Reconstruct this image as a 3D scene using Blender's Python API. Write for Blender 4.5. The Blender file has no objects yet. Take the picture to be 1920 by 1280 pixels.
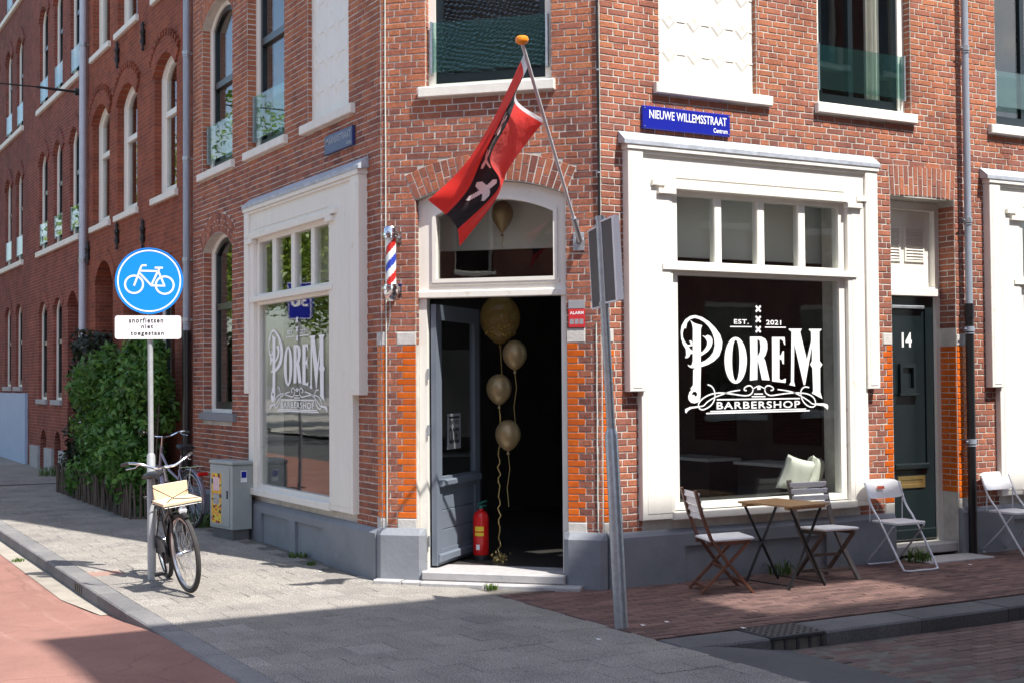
import bpy, math, random
import numpy as np
from mathutils import Vector, Matrix, Euler, Quaternion
from mathutils.geometry import tessellate_polygon

random.seed(7)
RNG = np.random.default_rng(11)
scene = bpy.context.scene
COL = scene.collection
R_ = math.radians

# ------------------------------------------------------------------ camera, sky, sun, exposure
CAM_LOC = Vector((-4.990, -9.803, 1.80))
YAW, PITCH, ROLL, FOCAL_PX = R_(29.47), R_(1.676), R_(-0.395), 2525.0
fwd = Vector((math.sin(YAW) * math.cos(PITCH), math.cos(YAW) * math.cos(PITCH), math.sin(PITCH)))
rgt = fwd.cross(Vector((0, 0, 1))).normalized()
upv = rgt.cross(fwd)
rgt2 = rgt * math.cos(ROLL) + upv * math.sin(ROLL)
upv2 = -rgt * math.sin(ROLL) + upv * math.cos(ROLL)
cam_data = bpy.data.cameras.new('camera')
cam_data.sensor_width = 36.0
cam_data.lens = FOCAL_PX / 1920.0 * 36.0
cam_data.clip_start = 0.1
cam_data.clip_end = 3000.0
cam = bpy.data.objects.new('camera', cam_data)
cam.matrix_world = Matrix((
    (rgt2.x, upv2.x, -fwd.x, CAM_LOC.x),
    (rgt2.y, upv2.y, -fwd.y, CAM_LOC.y),
    (rgt2.z, upv2.z, -fwd.z, CAM_LOC.z),
    (0, 0, 0, 1)))
COL.objects.link(cam)
scene.camera = cam

SUN_EL, SUN_AZ = R_(59.5), R_(17.5)
SUN = Vector((math.cos(SUN_EL) * math.sin(SUN_AZ), -math.cos(SUN_EL) * math.cos(SUN_AZ), math.sin(SUN_EL)))
world = bpy.data.worlds.new('World')
scene.world = world
world.use_nodes = True
wn = world.node_tree
wn.nodes.clear()
sky = wn.nodes.new('ShaderNodeTexSky')
sky.sky_type = 'NISHITA'
sky.sun_disc = False
sky.sun_elevation = SUN_EL
sky.sun_rotation = R_(162.5)
sky.air_density = 1.0
sky.dust_density = 1.5
sky.ozone_density = 1.0
bg = wn.nodes.new('ShaderNodeBackground')
bg.inputs['Strength'].default_value = 0.15
wo = wn.nodes.new('ShaderNodeOutputWorld')
# scattered fair-weather clouds, the same all round the sky
tc = wn.nodes.new('ShaderNodeTexCoord')
cmap = wn.nodes.new('ShaderNodeMapping'); cmap.inputs['Scale'].default_value = (1.0, 1.0, 2.6)
cno = wn.nodes.new('ShaderNodeTexNoise'); cno.inputs['Scale'].default_value = 2.3; cno.inputs['Detail'].default_value = 9; cno.inputs['Roughness'].default_value = 0.58
crp = wn.nodes.new('ShaderNodeValToRGB'); crp.color_ramp.elements[0].position = 0.53; crp.color_ramp.elements[1].position = 0.69
cbw = wn.nodes.new('ShaderNodeRGBToBW')
cml = wn.nodes.new('ShaderNodeMath'); cml.operation = 'MULTIPLY'; cml.inputs[1].default_value = 1.7
cmx = wn.nodes.new('ShaderNodeMix'); cmx.data_type = 'RGBA'
wn.links.new(tc.outputs['Generated'], cmap.inputs['Vector']); wn.links.new(cmap.outputs[0], cno.inputs['Vector'])
wn.links.new(cno.outputs[0], crp.inputs[0]); wn.links.new(crp.outputs[0], cmx.inputs['Factor'])
wn.links.new(sky.outputs[0], cbw.inputs[0]); wn.links.new(cbw.outputs[0], cml.inputs[0])
wn.links.new(sky.outputs[0], cmx.inputs['A']); wn.links.new(cml.outputs[0], cmx.inputs['B'])
wn.links.new(cmx.outputs['Result'], bg.inputs['Color'])
wn.links.new(bg.outputs[0], wo.inputs['Surface'])

sun_data = bpy.data.lights.new('sun', 'SUN')
sun_data.energy = 5.0
sun_data.angle = R_(0.55)
sun_data.color = (1.0, 0.955, 0.89)
sun = bpy.data.objects.new('sun', sun_data)
sun.rotation_euler = SUN.to_track_quat('Z', 'Y').to_euler()
sun.location = SUN * 40
COL.objects.link(sun)

scene.view_settings.view_transform = 'Standard'
scene.view_settings.look = 'None'
scene.view_settings.gamma = 1.0
scene.view_settings.use_curve_mapping = False
scene.view_settings.exposure = 0.85
scene.render.engine = 'CYCLES'
scene.cycles.max_bounces = 10
scene.cycles.diffuse_bounces = 4
scene.cycles.glossy_bounces = 5
scene.cycles.transmission_bounces = 8
scene.cycles.transparent_max_bounces = 24
scene.cycles.use_denoising = True
scene.cycles.blur_glossy = 0.5
scene.cycles.sample_clamp_indirect = 6.0

def project(p):
    v = Vector(p) - CAM_LOC
    zc = v.dot(fwd)
    if zc < 0.1:
        return None
    return (960 + FOCAL_PX * v.dot(rgt2) / zc, 640 - FOCAL_PX * v.dot(upv2) / zc, zc)

# ------------------------------------------------------------------ helpers
ORG = {}

def link(o, parent=None):
    COL.objects.link(o)
    if parent is not None:
        o.parent = parent
    return o

def tag(o, label, cat, group=None):
    o['label'] = label
    o['category'] = cat
    if group:
        o['group'] = group
    return o

def thing(name, label, cat, loc=(0, 0, 0), group=None, rot=None, local=False):
    o = bpy.data.objects.new(name, None)
    o.empty_display_size = 0.2
    o.location = loc
    if rot is not None:
        o.rotation_euler = rot
    link(o)
    tag(o, label, cat, group)
    ORG[o.name] = Vector((0, 0, 0)) if local else Vector(loc)
    return o

class Frame:
    """A vertical facade: u runs along it, d is the distance out of the wall, z is up."""
    def __init__(s, O, u, n):
        s.O, s.u, s.n = Vector(O), Vector(u).normalized(), Vector(n).normalized()
    def pt(s, u, d, z):
        return s.O + s.u * u + s.n * d + Vector((0, 0, z))

A = 1.447
S2 = math.sqrt(0.5)
CH = 2.046
FR = Frame((0, 0, 0), (1, 0, 0), (0, -1, 0))
FL = Frame((0, 0, 0), (0, 1, 0), (-1, 0, 0))
FC = Frame((0, A, 0), (S2, -S2, 0), (-S2, -S2, 0))
WORLD = Frame((0, 0, 0), (1, 0, 0), (0, 1, 0))

class MB:
    """Collects shapes and links them as ONE mesh object."""
    def __init__(s):
        s.v, s.f, s.m = [], [], []
    def add(s, verts, faces, mi=0):
        b = len(s.v)
        s.v.extend([tuple(x) for x in verts])
        s.f.extend([tuple(b + i for i in f) for f in faces])
        s.m.extend([mi] * len(faces))
        return s
    def hexa(s, p, mi=0):
        return s.add(p, [(0, 1, 2, 3), (7, 6, 5, 4), (0, 4, 5, 1), (1, 5, 6, 2), (2, 6, 7, 3), (3, 7, 4, 0)], mi)
    def box(s, F, u0, u1, z0, z1, d0, d1, mi=0):
        P = F.pt
        return s.hexa([P(u0, d0, z0), P(u1, d0, z0), P(u1, d0, z1), P(u0, d0, z1),
                       P(u0, d1, z0), P(u1, d1, z0), P(u1, d1, z1), P(u0, d1, z1)], mi)
    def bbox(s, F, u0, u1, z0, z1, d0, d1, b=0.004, mi=0):
        """box whose outer (d1) edges are chamfered"""
        P = F.pt
        q = [P(u0, d0, z0), P(u1, d0, z0), P(u1, d0, z1), P(u0, d0, z1),
             P(u0, d1 - b, z0), P(u1, d1 - b, z0), P(u1, d1 - b, z1), P(u0, d1 - b, z1),
             P(u0 + b, d1, z0 + b), P(u1 - b, d1, z0 + b), P(u1 - b, d1, z1 - b), P(u0 + b, d1, z1 - b)]
        f = [(0, 3, 2, 1), (8, 9, 10, 11)]
        for i in range(4):
            j = (i + 1) % 4
            f += [(i, j, 4 + j, 4 + i), (4 + i, 4 + j, 8 + j, 8 + i)]
        return s.add(q, f, mi)
    def wbox(s, c, size, b=0.0, rot=None, mi=0):
        """box centred at c (world axes), optional rotation matrix and bevel on all edges"""
        hx, hy, hz = size[0] / 2, size[1] / 2, size[2] / 2
        pts = []
        if b <= 0:
            pts = [Vector((x, y, z)) for z in (-hz, hz) for x, y in ((-hx, -hy), (hx, -hy), (hx, hy), (-hx, hy))]
            fs = [(3, 2, 1, 0), (4, 5, 6, 7), (0, 1, 5, 4), (1, 2, 6, 5), (2, 3, 7, 6), (3, 0, 4, 7)]
        else:
            rings = [(hx - b, hy - b, -hz), (hx, hy, -hz + b), (hx, hy, hz - b), (hx - b, hy - b, hz)]
            fs = [(3, 2, 1, 0), (12, 13, 14, 15)]
            for k, (ax, ay, az) in enumerate(rings):
                pts += [Vector((x, y, az)) for x, y in ((-ax, -ay), (ax, -ay), (ax, ay), (-ax, ay))]
            for k in range(3):
                for i in range(4):
                    j = (i + 1) % 4
                    fs.append((4 * k + i, 4 * k + j, 4 * k + 4 + j, 4 * k + 4 + i))
        if rot is not None:
            pts = [rot @ p for p in pts]
        c = Vector(c)
        return s.add([c + p for p in pts], fs, mi)
    def bar(s, a, b, w, h, upd=(0, 0, 1), mi=0):
        """rectangular bar from a to b, w wide and h high"""
        a, b = Vector(a), Vector(b)
        t = (b - a).normalized()
        x = t.cross(Vector(upd))
        if x.length < 1e-4:
            x = t.cross(Vector((1, 0, 0)))
        x.normalize()
        y = x.cross(t)
        x, y = x * w / 2, y * h / 2
        return s.hexa([a - x - y, a + x - y, a + x + y, a - x + y, b - x - y, b + x - y, b + x + y, b - x + y], mi)
    def tube(s, path, r, n=10, mi=0, cap=True, closed=False):
        path = [Vector(p) for p in path]
        rs = r if isinstance(r, (list, tuple)) else [r] * len(path)
        base = len(s.v)
        N = len(path)
        ref = None
        for i, p in enumerate(path):
            if closed:
                t = path[(i + 1) % N] - path[i - 1]
            else:
                t = path[min(i + 1, N - 1)] - path[max(i - 1, 0)]
            if t.length < 1e-9:
                t = Vector((0, 0, 1))
            t.normalize()
            if ref is None:
                ref = t.cross(Vector((0, 0, 1)))
                if ref.length < 1e-3:
                    ref = t.cross(Vector((1, 0, 0)))
            ref = (ref - t * ref.dot(t)).normalized()
            y = t.cross(ref)
            for k in range(n):
                a = 2 * math.pi * k / n
                s.v.append(tuple(p + (ref * math.cos(a) + y * math.sin(a)) * rs[i]))
        M = N if closed else N - 1
        for i in range(M):
            j = (i + 1) % N
            for k in range(n):
                l = (k + 1) % n
                s.f.append((base + i * n + k, base + i * n + l, base + j * n + l, base + j * n + k))
                s.m.append(mi)
        if cap and not closed:
            s.f.append(tuple(base + k for k in range(n))[::-1]); s.m.append(mi)
            s.f.append(tuple(base + (N - 1) * n + k for k in range(n))); s.m.append(mi)
        return s
    def lathe(s, prof, c=(0, 0, 0), axis=None, n=24, mi=0):
        """prof: list of (radius, height) along axis"""
        ax = Vector(axis).normalized() if axis is not None else Vector((0, 0, 1))
        x = ax.orthogonal().normalized()
        y = ax.cross(x)
        c = Vector(c)
        base = len(s.v)
        for r, h in prof:
            for k in range(n):
                a = 2 * math.pi * k / n
                s.v.append(tuple(c + ax * h + (x * math.cos(a) + y * math.sin(a)) * max(r, 1e-5)))
        for i in range(len(prof) - 1):
            for k in range(n):
                l = (k + 1) % n
                s.f.append((base + i * n + k, base + i * n + l, base + (i + 1) * n + l, base + (i + 1) * n + k))
                s.m.append(mi)
        return s
    def prism(s, outer, holes, mapf, d0, d1, mi=0):
        """flat shape with holes; mapf(x, y, d) -> point; extruded d0..d1"""
        loops = [outer] + list(holes)
        polys = [[Vector((p[0], p[1], 0)) for p in l] for l in loops]
        tri = tessellate_polygon(polys)
        flat = [p for l in loops for p in l]
        n = len(flat)
        verts = [mapf(p[0], p[1], d0) for p in flat] + [mapf(p[0], p[1], d1) for p in flat]
        faces = []
        for t in tri:
            faces.append((t[0], t[1], t[2]))
            faces.append((t[2] + n, t[1] + n, t[0] + n))
        o = 0
        for l in loops:
            k = len(l)
            for i in range(k):
                j = (i + 1) % k
                faces.append((o + i, o + j, n + o + j, n + o + i))
            o += k
        return s.add(verts, faces, mi)
    def ribbon(s, pts, w, mapf, d0, d1, mi=0):
        """flat stroke of width w along a 2D polyline"""
        P = [Vector((p[0], p[1])) for p in pts]
        L, Rr = [], []
        N = len(P)
        for i in range(N):
            t = (P[min(i + 1, N - 1)] - P[max(i - 1, 0)]).normalized()
            nn = Vector((-t.y, t.x))
            ww = (w[i] if isinstance(w, (list, tuple)) else w) / 2
            L.append(P[i] + nn * ww); Rr.append(P[i] - nn * ww)
        for i in range(N - 1):
            q = [L[i], L[i + 1], Rr[i + 1], Rr[i]]
            s.hexa([mapf(a.x, a.y, d0) for a in q] + [mapf(a.x, a.y, d1) for a in q], mi)
        return s
    def build(s, name, mat, parent=None, smooth=False, kind=None, world_org=None):
        org = ORG.get(parent.name, Vector((0, 0, 0))) if parent is not None else (Vector(world_org) if world_org is not None else Vector((0, 0, 0)))
        me = bpy.data.meshes.new(name)
        vs = s.v if org.length == 0 else [(x - org.x, y - org.y, z - org.z) for x, y, z in s.v]
        me.from_pydata(vs, [], s.f)
        mats = mat if isinstance(mat, (list, tuple)) else [mat]
        for mm in mats:
            me.materials.append(mm)
        if len(mats) > 1:
            me.polygons.foreach_set('material_index', s.m)
        me.validate()
        fix_normals(me)
        if smooth:
            smooth_by_angle(me, smooth if not isinstance(smooth, bool) else 40)
        o = bpy.data.objects.new(name, me)
        link(o, parent)
        if parent is None and world_org is not None:
            o.location = world_org
        ORG[o.name] = org
        if kind:
            o['kind'] = kind
        return o

import bmesh
def fix_normals(me):
    bm = bmesh.new()
    bm.from_mesh(me)
    bmesh.ops.recalc_face_normals(bm, faces=bm.faces)
    bm.to_mesh(me)
    bm.free()

def smooth_by_angle(me, deg):
    bm = bmesh.new()
    bm.from_mesh(me)
    c = math.radians(deg)
    for f in bm.faces:
        f.smooth = True
    for e in bm.edges:
        if len(e.link_faces) == 2 and e.calc_face_angle(0) > c:
            e.smooth = False
    bm.to_mesh(me)
    bm.free()

def copy_tree(o, parent=None):
    c = o.copy()
    COL.objects.link(c)
    c.parent = parent
    ORG[c.name] = ORG.get(o.name, Vector((0, 0, 0)))
    for ch in list(o.children):
        copy_tree(ch, c)
    return c

# ------------------------------------------------------------------ materials
def srgb(r, g, b):
    f = lambda c: c / 12.92 if c <= 0.04045 else ((c + 0.055) / 1.055) ** 2.4
    return tuple(f(x / 255.0) for x in (r, g, b))

def mat_base(name):
    m = bpy.data.materials.new(name)
    m.use_nodes = True
    nt = m.node_tree
    return m, nt, nt.nodes['Principled BSDF']

def mat(name, col, rough=0.6, var=0.12, scale=6.0, bump=0.0, bscale=60.0, metal=0.0, spec=0.5, stretch=None, dirt=None):
    """paint, metal, stone: base colour with a little mottling and fine relief"""
    m, nt, b = mat_base(name)
    N, L = nt.nodes, nt.links
    geo = N.new('ShaderNodeNewGeometry')
    src = geo.outputs['Position']
    if stretch:
        mp = N.new('ShaderNodeMapping')
        mp.inputs['Scale'].default_value = stretch
        L.new(src, mp.inputs['Vector'])
        src = mp.outputs[0]
    nz = N.new('ShaderNodeTexNoise')
    nz.inputs['Scale'].default_value = scale
    nz.inputs['Detail'].default_value = 6
    nz.inputs['Roughness'].default_value = 0.65
    L.new(src, nz.inputs['Vector'])
    rp = N.new('ShaderNodeValToRGB')
    rp.color_ramp.elements[0].position = 0.3
    rp.color_ramp.elements[1].position = 0.7
    lo = [max(0, c * (1 - var)) for c in col]
    hi = [min(1, c * (1 + var)) for c in col]
    rp.color_ramp.elements[0].color = (*lo, 1)
    rp.color_ramp.elements[1].color = (*hi, 1)
    L.new(nz.outputs[0], rp.inputs[0])
    out = rp.outputs[0]
    if dirt:
        n2 = N.new('ShaderNodeTexNoise')
        n2.inputs['Scale'].default_value = dirt[1]
        n2.inputs['Detail'].default_value = 8
        n2.inputs['Roughness'].default_value = 0.7
        L.new(geo.outputs['Position'], n2.inputs['Vector'])
        r2 = N.new('ShaderNodeValToRGB')
        r2.color_ramp.elements[0].position = dirt[2]
        r2.color_ramp.elements[1].position = dirt[2] + 0.12
        L.new(n2.outputs[0], r2.inputs[0])
        mx = N.new('ShaderNodeMix'); mx.data_type = 'RGBA'
        L.new(r2.outputs[0], mx.inputs['Factor'])
        L.new(out, mx.inputs['A'])
        mx.inputs['B'].default_value = (*dirt[0], 1)
        out = mx.outputs['Result']
    L.new(out, b.inputs['Base Color'])
    b.inputs['Roughness'].default_value = rough
    b.inputs['Metallic'].default_value = metal
    b.inputs['Specular IOR Level'].default_value = spec
    if bump > 0:
        nb = N.new('ShaderNodeTexNoise')
        nb.inputs['Scale'].default_value = bscale
        nb.inputs['Detail'].default_value = 5
        L.new(src, nb.inputs['Vector'])
        bp = N.new('ShaderNodeBump')
        bp.inputs['Strength'].default_value = bump
        bp.inputs['Distance'].default_value = 0.01
        L.new(nb.outputs[0], bp.inputs['Height'])
        L.new(bp.outputs[0], b.inputs['Normal'])
    return m

def glass_mat(name, tint=(0.96, 0.98, 0.97), ior=1.6, body=None):
    m, nt, b = mat_base(name)
    N, L = nt.nodes, nt.links
    N.remove(b)
    out = N['Material Output']
    fr = N.new('ShaderNodeFresnel'); fr.inputs['IOR'].default_value = ior
    tr = N.new('ShaderNodeBsdfTransparent'); tr.inputs['Color'].default_value = (*tint, 1)
    gl = N.new('ShaderNodeBsdfGlossy'); gl.inputs['Roughness'].default_value = 0.0
    geo = N.new('ShaderNodeNewGeometry')
    # both faces of the thin pane reflect alike (no total reflection inside it)
    fm = N.new('ShaderNodeMapRange'); fm.inputs['To Min'].default_value = ior; fm.inputs['To Max'].default_value = 1.0 / ior
    L.new(geo.outputs['Backfacing'], fm.inputs['Value']); L.new(fm.outputs[0], fr.inputs['IOR'])
    nz = N.new('ShaderNodeTexNoise'); nz.inputs['Scale'].default_value = 1.7
    L.new(geo.outputs['Position'], nz.inputs['Vector'])
    bp = N.new('ShaderNodeBump'); bp.inputs['Strength'].default_value = 0.02; bp.inputs['Distance'].default_value = 0.05
    L.new(nz.outputs[0], bp.inputs['Height'])
    L.new(bp.outputs[0], gl.inputs['Normal'])
    mx = N.new('ShaderNodeMixShader')
    L.new(fr.outputs[0], mx.inputs[0]); L.new(tr.outputs[0], mx.inputs[1]); L.new(gl.outputs[0], mx.inputs[2])
    if body:
        df = N.new('ShaderNodeBsdfDiffuse'); df.inputs['Color'].default_value = (*body[0], 1)
        m2 = N.new('ShaderNodeMixShader'); m2.inputs[0].default_value = body[1]
        L.new(mx.outputs[0], m2.inputs[1]); L.new(df.outputs[0], m2.inputs[2])
        mx = m2
    L.new(mx.outputs[0], out.inputs['Surface'])
    return m

def brick_mat(name, ramp, rough=0.85, bump=0.6, gloss=False, spec=0.3, zvar=None):
    """one fired brick: colour differs from brick to brick, with burnt patches and a gritty face"""
    m, nt, b = mat_base(name)
    N, L = nt.nodes, nt.links
    geo = N.new('ShaderNodeNewGeometry')
    oi = N.new('ShaderNodeObjectInfo')
    ad = N.new('ShaderNodeMath'); ad.operation = 'ADD'
    L.new(geo.outputs['Random Per Island'], ad.inputs[0]); L.new(oi.outputs['Random'], ad.inputs[1])
    fr = N.new('ShaderNodeMath'); fr.operation = 'FRACT'
    L.new(ad.outputs[0], fr.inputs[0])
    fac = fr.outputs[0]
    # broad patches: parts of the wall were laid from other batches
    nb = N.new('ShaderNodeTexNoise'); nb.inputs['Scale'].default_value = 0.9; nb.inputs['Detail'].default_value = 2
    L.new(geo.outputs['Position'], nb.inputs['Vector'])
    mm = N.new('ShaderNodeMath'); mm.operation = 'MULTIPLY_ADD'
    mm.inputs[1].default_value = 0.65
    L.new(fac, mm.inputs[0])
    m2 = N.new('ShaderNodeMath'); m2.operation = 'MULTIPLY'; m2.inputs[1].default_value = 0.42
    L.new(nb.outputs[0], m2.inputs[0])
    L.new(m2.outputs[0], mm.inputs[2])
    src = mm.outputs[0]
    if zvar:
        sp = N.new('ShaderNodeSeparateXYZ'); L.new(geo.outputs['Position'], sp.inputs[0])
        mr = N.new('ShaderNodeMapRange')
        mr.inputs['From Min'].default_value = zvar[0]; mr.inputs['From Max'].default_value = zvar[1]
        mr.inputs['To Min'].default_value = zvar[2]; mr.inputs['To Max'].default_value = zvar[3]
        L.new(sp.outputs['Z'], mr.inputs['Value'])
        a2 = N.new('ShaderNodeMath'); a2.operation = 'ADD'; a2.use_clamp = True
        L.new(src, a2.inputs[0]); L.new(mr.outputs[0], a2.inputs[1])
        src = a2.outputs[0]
    rp = N.new('ShaderNodeValToRGB')
    e = rp.color_ramp.elements
    e[0].position, e[0].color = ramp[0][0], (*ramp[0][1], 1)
    e[1].position, e[1].color = ramp[-1][0], (*ramp[-1][1], 1)
    for p, c in ramp[1:-1]:
        x = e.new(p); x.color = (*c, 1)
    L.new(src, rp.inputs[0])
    nf = N.new('ShaderNodeTexNoise'); nf.inputs['Scale'].default_value = 38; nf.inputs['Detail'].default_value = 7; nf.inputs['Roughness'].default_value = 0.7
    L.new(geo.outputs['Position'], nf.inputs['Vector'])
    r2 = N.new('ShaderNodeValToRGB')
    r2.color_ramp.elements[0].position = 0.32; r2.color_ramp.elements[0].color = (0.55, 0.5, 0.5, 1) if not gloss else (0.8, 0.78, 0.75, 1)
    r2.color_ramp.elements[1].position = 0.62; r2.color_ramp.elements[1].color = (1.12, 1.1, 1.1, 1)
    L.new(nf.outputs[0], r2.inputs[0])
    mx = N.new('ShaderNodeMix'); mx.data_type = 'RGBA'; mx.blend_type = 'MULTIPLY'; mx.inputs['Factor'].default_value = 0.75
    L.new(rp.outputs[0], mx.inputs['A']); L.new(r2.outputs[0], mx.inputs['B'])
    ns = N.new('ShaderNodeTexNoise'); ns.inputs['Scale'].default_value = 1.3; ns.inputs['Detail'].default_value = 9; ns.inputs['Roughness'].default_value = 0.72
    ms = N.new('ShaderNodeMapping'); ms.inputs['Scale'].default_value = (1.6, 1.6, 0.6); ms.inputs['Location'].default_value = (3.1, 7.7, 1.3)
    L.new(geo.outputs['Position'], ms.inputs['Vector']); L.new(ms.outputs[0], ns.inputs['Vector'])
    r3 = N.new('ShaderNodeValToRGB')
    r3.color_ramp.elements[0].position = 0.36; r3.color_ramp.elements[0].color = (0.70, 0.68, 0.68, 1)
    r3.color_ramp.elements[1].position = 0.56; r3.color_ramp.elements[1].color = (1.05, 1.05, 1.05, 1)
    L.new(ns.outputs[0], r3.inputs[0])
    m3 = N.new('ShaderNodeMix'); m3.data_type = 'RGBA'; m3.blend_type = 'MULTIPLY'; m3.inputs['Factor'].default_value = 1.0
    L.new(mx.outputs['Result'], m3.inputs['A']); L.new(r3.outputs[0], m3.inputs['B'])
    L.new(m3.outputs['Result'], b.inputs['Base Color'])
    b.inputs['Roughness'].default_value = rough
    b.inputs['Specular IOR Level'].default_value = spec
    bp = N.new('ShaderNodeBump'); bp.inputs['Strength'].default_value = bump; bp.inputs['Distance'].default_value = 0.006
    L.new(nf.outputs[0], bp.inputs['Height']); L.new(bp.outputs[0], b.inputs['Normal'])
    return m

def brick_field_mat(name, c1, c2, mortar, axis='Y', bump=0.6):
    """walls too far off to tell single bricks apart: courses drawn by the Brick Texture"""
    m, nt, b = mat_base(name)
    N, L = nt.nodes, nt.links
    geo = N.new('ShaderNodeNewGeometry')
    sp = N.new('ShaderNodeSeparateXYZ'); L.new(geo.outputs['Position'], sp.inputs[0])
    ad = N.new('ShaderNodeMath'); ad.operation = 'ADD'
    L.new(sp.outputs['X'], ad.inputs[0]); L.new(sp.outputs['Y'], ad.inputs[1])
    cb = N.new('ShaderNodeCombineXYZ')
    L.new(ad.outputs[0], cb.inputs[0]); L.new(sp.outputs['Z'], cb.inputs[1])
    bt = N.new('ShaderNodeTexBrick')
    bt.inputs['Scale'].default_value = 1.0
    bt.inputs['Brick Width'].default_value = 0.22
    bt.inputs['Row Height'].default_value = 0.06
    bt.inputs['Mortar Size'].default_value = 0.004
    bt.inputs['Mortar Smooth'].default_value = 0.3
    bt.inputs['Color1'].default_value = (*c1, 1)
    bt.inputs['Color2'].default_value = (*c2, 1)
    bt.inputs['Mortar'].default_value = (*mortar, 1)
    L.new(cb.outputs[0], bt.inputs['Vector'])
    nz = N.new('ShaderNodeTexNoise'); nz.inputs['Scale'].default_value = 2.2; nz.inputs['Detail'].default_value = 8; nz.inputs['Roughness'].default_value = 0.7
    L.new(geo.outputs['Position'], nz.inputs['Vector'])
    r2 = N.new('ShaderNodeValToRGB')
    r2.color_ramp.elements[0].position = 0.3; r2.color_ramp.elements[0].color = (0.62, 0.6, 0.62, 1)
    r2.color_ramp.elements[1].position = 0.7; r2.color_ramp.elements[1].color = (1.2, 1.15, 1.1, 1)
    L.new(nz.outputs[0], r2.inputs[0])
    mx = N.new('ShaderNodeMix'); mx.data_type = 'RGBA'; mx.blend_type = 'MULTIPLY'; mx.inputs['Factor'].default_value = 1.0
    L.new(bt.outputs['Color'], mx.inputs['A']); L.new(r2.outputs[0], mx.inputs['B'])
    L.new(mx.outputs['Result'], b.inputs['Base Color'])
    b.inputs['Roughness'].default_value = 0.9
    b.inputs['Specular IOR Level'].default_value = 0.2
    bp = N.new('ShaderNodeBump'); bp.inputs['Strength'].default_value = bump; bp.inputs['Distance'].default_value = 0.01; bp.invert = True
    L.new(bt.outputs['Fac'], bp.inputs['Height']); L.new(bp.outputs[0], b.inputs['Normal'])
    return m

def leaf_mat(name, dark, light):
    m, nt, b = mat_base(name)
    N, L = nt.nodes, nt.links
    geo = N.new('ShaderNodeNewGeometry')
    rp = N.new('ShaderNodeValToRGB')
    rp.color_ramp.elements[0].color = (*dark, 1); rp.color_ramp.elements[1].color = (*light, 1)
    L.new(geo.outputs['Random Per Island'], rp.inputs[0])
    L.new(rp.outputs[0], b.inputs['Base Color'])
    b.inputs['Roughness'].default_value = 0.42
    b.inputs['Specular IOR Level'].default_value = 0.45
    tl = N.new('ShaderNodeBsdfTranslucent')
    L.new(rp.outputs[0], tl.inputs['Color'])
    mx = N.new('ShaderNodeMixShader'); mx.inputs[0].default_value = 0.3
    L.new(b.outputs[0], mx.inputs[1]); L.new(tl.outputs[0], mx.inputs[2])
    L.new(mx.outputs[0], N['Material Output'].inputs['Surface'])
    return m

def emit_mat(name, col, strength):
    m, nt, b = mat_base(name)
    b.inputs['Base Color'].default_value = (*col, 1)
    b.inputs['Emission Color'].default_value = (*col, 1)
    b.inputs['Emission Strength'].default_value = strength
    return m

WHITE = mat('cream_paint', (0.77, 0.745, 0.68), 0.42, 0.04, 3, 0.12, 45, stretch=(3, 3, 0.6), dirt=((0.60, 0.555, 0.47), 7.0, 0.61))
STONE = mat('hardstone_sill', (0.72, 0.70, 0.64), 0.6, 0.08, 9, 0.1, 90)
LEAD = mat('lead_sheet', (0.40, 0.43, 0.48), 0.5, 0.25, 14, 0.25, 30, metal=0.1)
PLINTH = mat('plinth_paint', (0.20, 0.215, 0.24), 0.6, 0.12, 3.5, 0.25, 25, dirt=((0.33, 0.33, 0.33), 4.0, 0.66))
BLOCK = mat('block_stone', (0.52, 0.50, 0.47), 0.75, 0.12, 14, 0.3, 60)
MORTAR = mat('mortar', (0.50, 0.475, 0.43), 0.95, 0.25, 5, 0.3, 160)
DARKGREEN = mat('dark_green_paint', (0.008, 0.014, 0.016), 0.28, 0.15, 4, 0.04, 80)
BLACKPAINT = mat('black_paint', (0.012, 0.012, 0.014), 0.35, 0.2, 5)
DOORBLUE = mat('blue_grey_paint', (0.145, 0.17, 0.21), 0.4, 0.06, 4, 0.05, 100)
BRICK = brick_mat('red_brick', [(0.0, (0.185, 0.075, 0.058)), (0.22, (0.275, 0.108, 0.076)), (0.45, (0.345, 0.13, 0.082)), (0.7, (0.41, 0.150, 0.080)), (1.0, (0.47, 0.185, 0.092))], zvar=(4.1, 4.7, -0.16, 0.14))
GLAZED = brick_mat('glazed_brick', [(0.0, (0.46, 0.085, 0.008)), (0.5, (0.58, 0.115, 0.010)), (1.0, (0.64, 0.145, 0.012))], rough=0.2, bump=0.15, gloss=True, spec=0.6)
GLASS = glass_mat('window_glass')
BALUSTRADE = glass_mat('balustrade_glass', tint=(0.78, 0.91, 0.88), body=((0.05, 0.18, 0.18), 0.05))
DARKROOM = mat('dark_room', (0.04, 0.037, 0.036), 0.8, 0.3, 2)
GREYWALL = mat('grey_wall', (0.70, 0.72, 0.70), 0.8, 0.05, 2)
CURTAIN = mat('curtain_cloth', (0.62, 0.60, 0.55), 0.9, 0.06, 5)
DECAL = mat('white_vinyl', (0.86, 0.87, 0.88), 0.5, 0.01, 3)
GALV = mat('galvanised_steel', (0.42, 0.45, 0.48), 0.42, 0.18, 18, 0.1, 70, metal=0.75)
CHROME = mat('chrome', (0.75, 0.75, 0.77), 0.12, 0.04, 6, metal=1.0)
IRON = mat('black_iron', (0.012, 0.012, 0.013), 0.5, 0.2, 10, 0.1, 60)
ZINC = mat('zinc_pipe', (0.30, 0.34, 0.40), 0.5, 0.14, 5, 0.08, 40, metal=0.25, stretch=(6, 6, 0.7))
PVC = mat('black_pipe', (0.010, 0.010, 0.012), 0.33, 0.2, 5)
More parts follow.
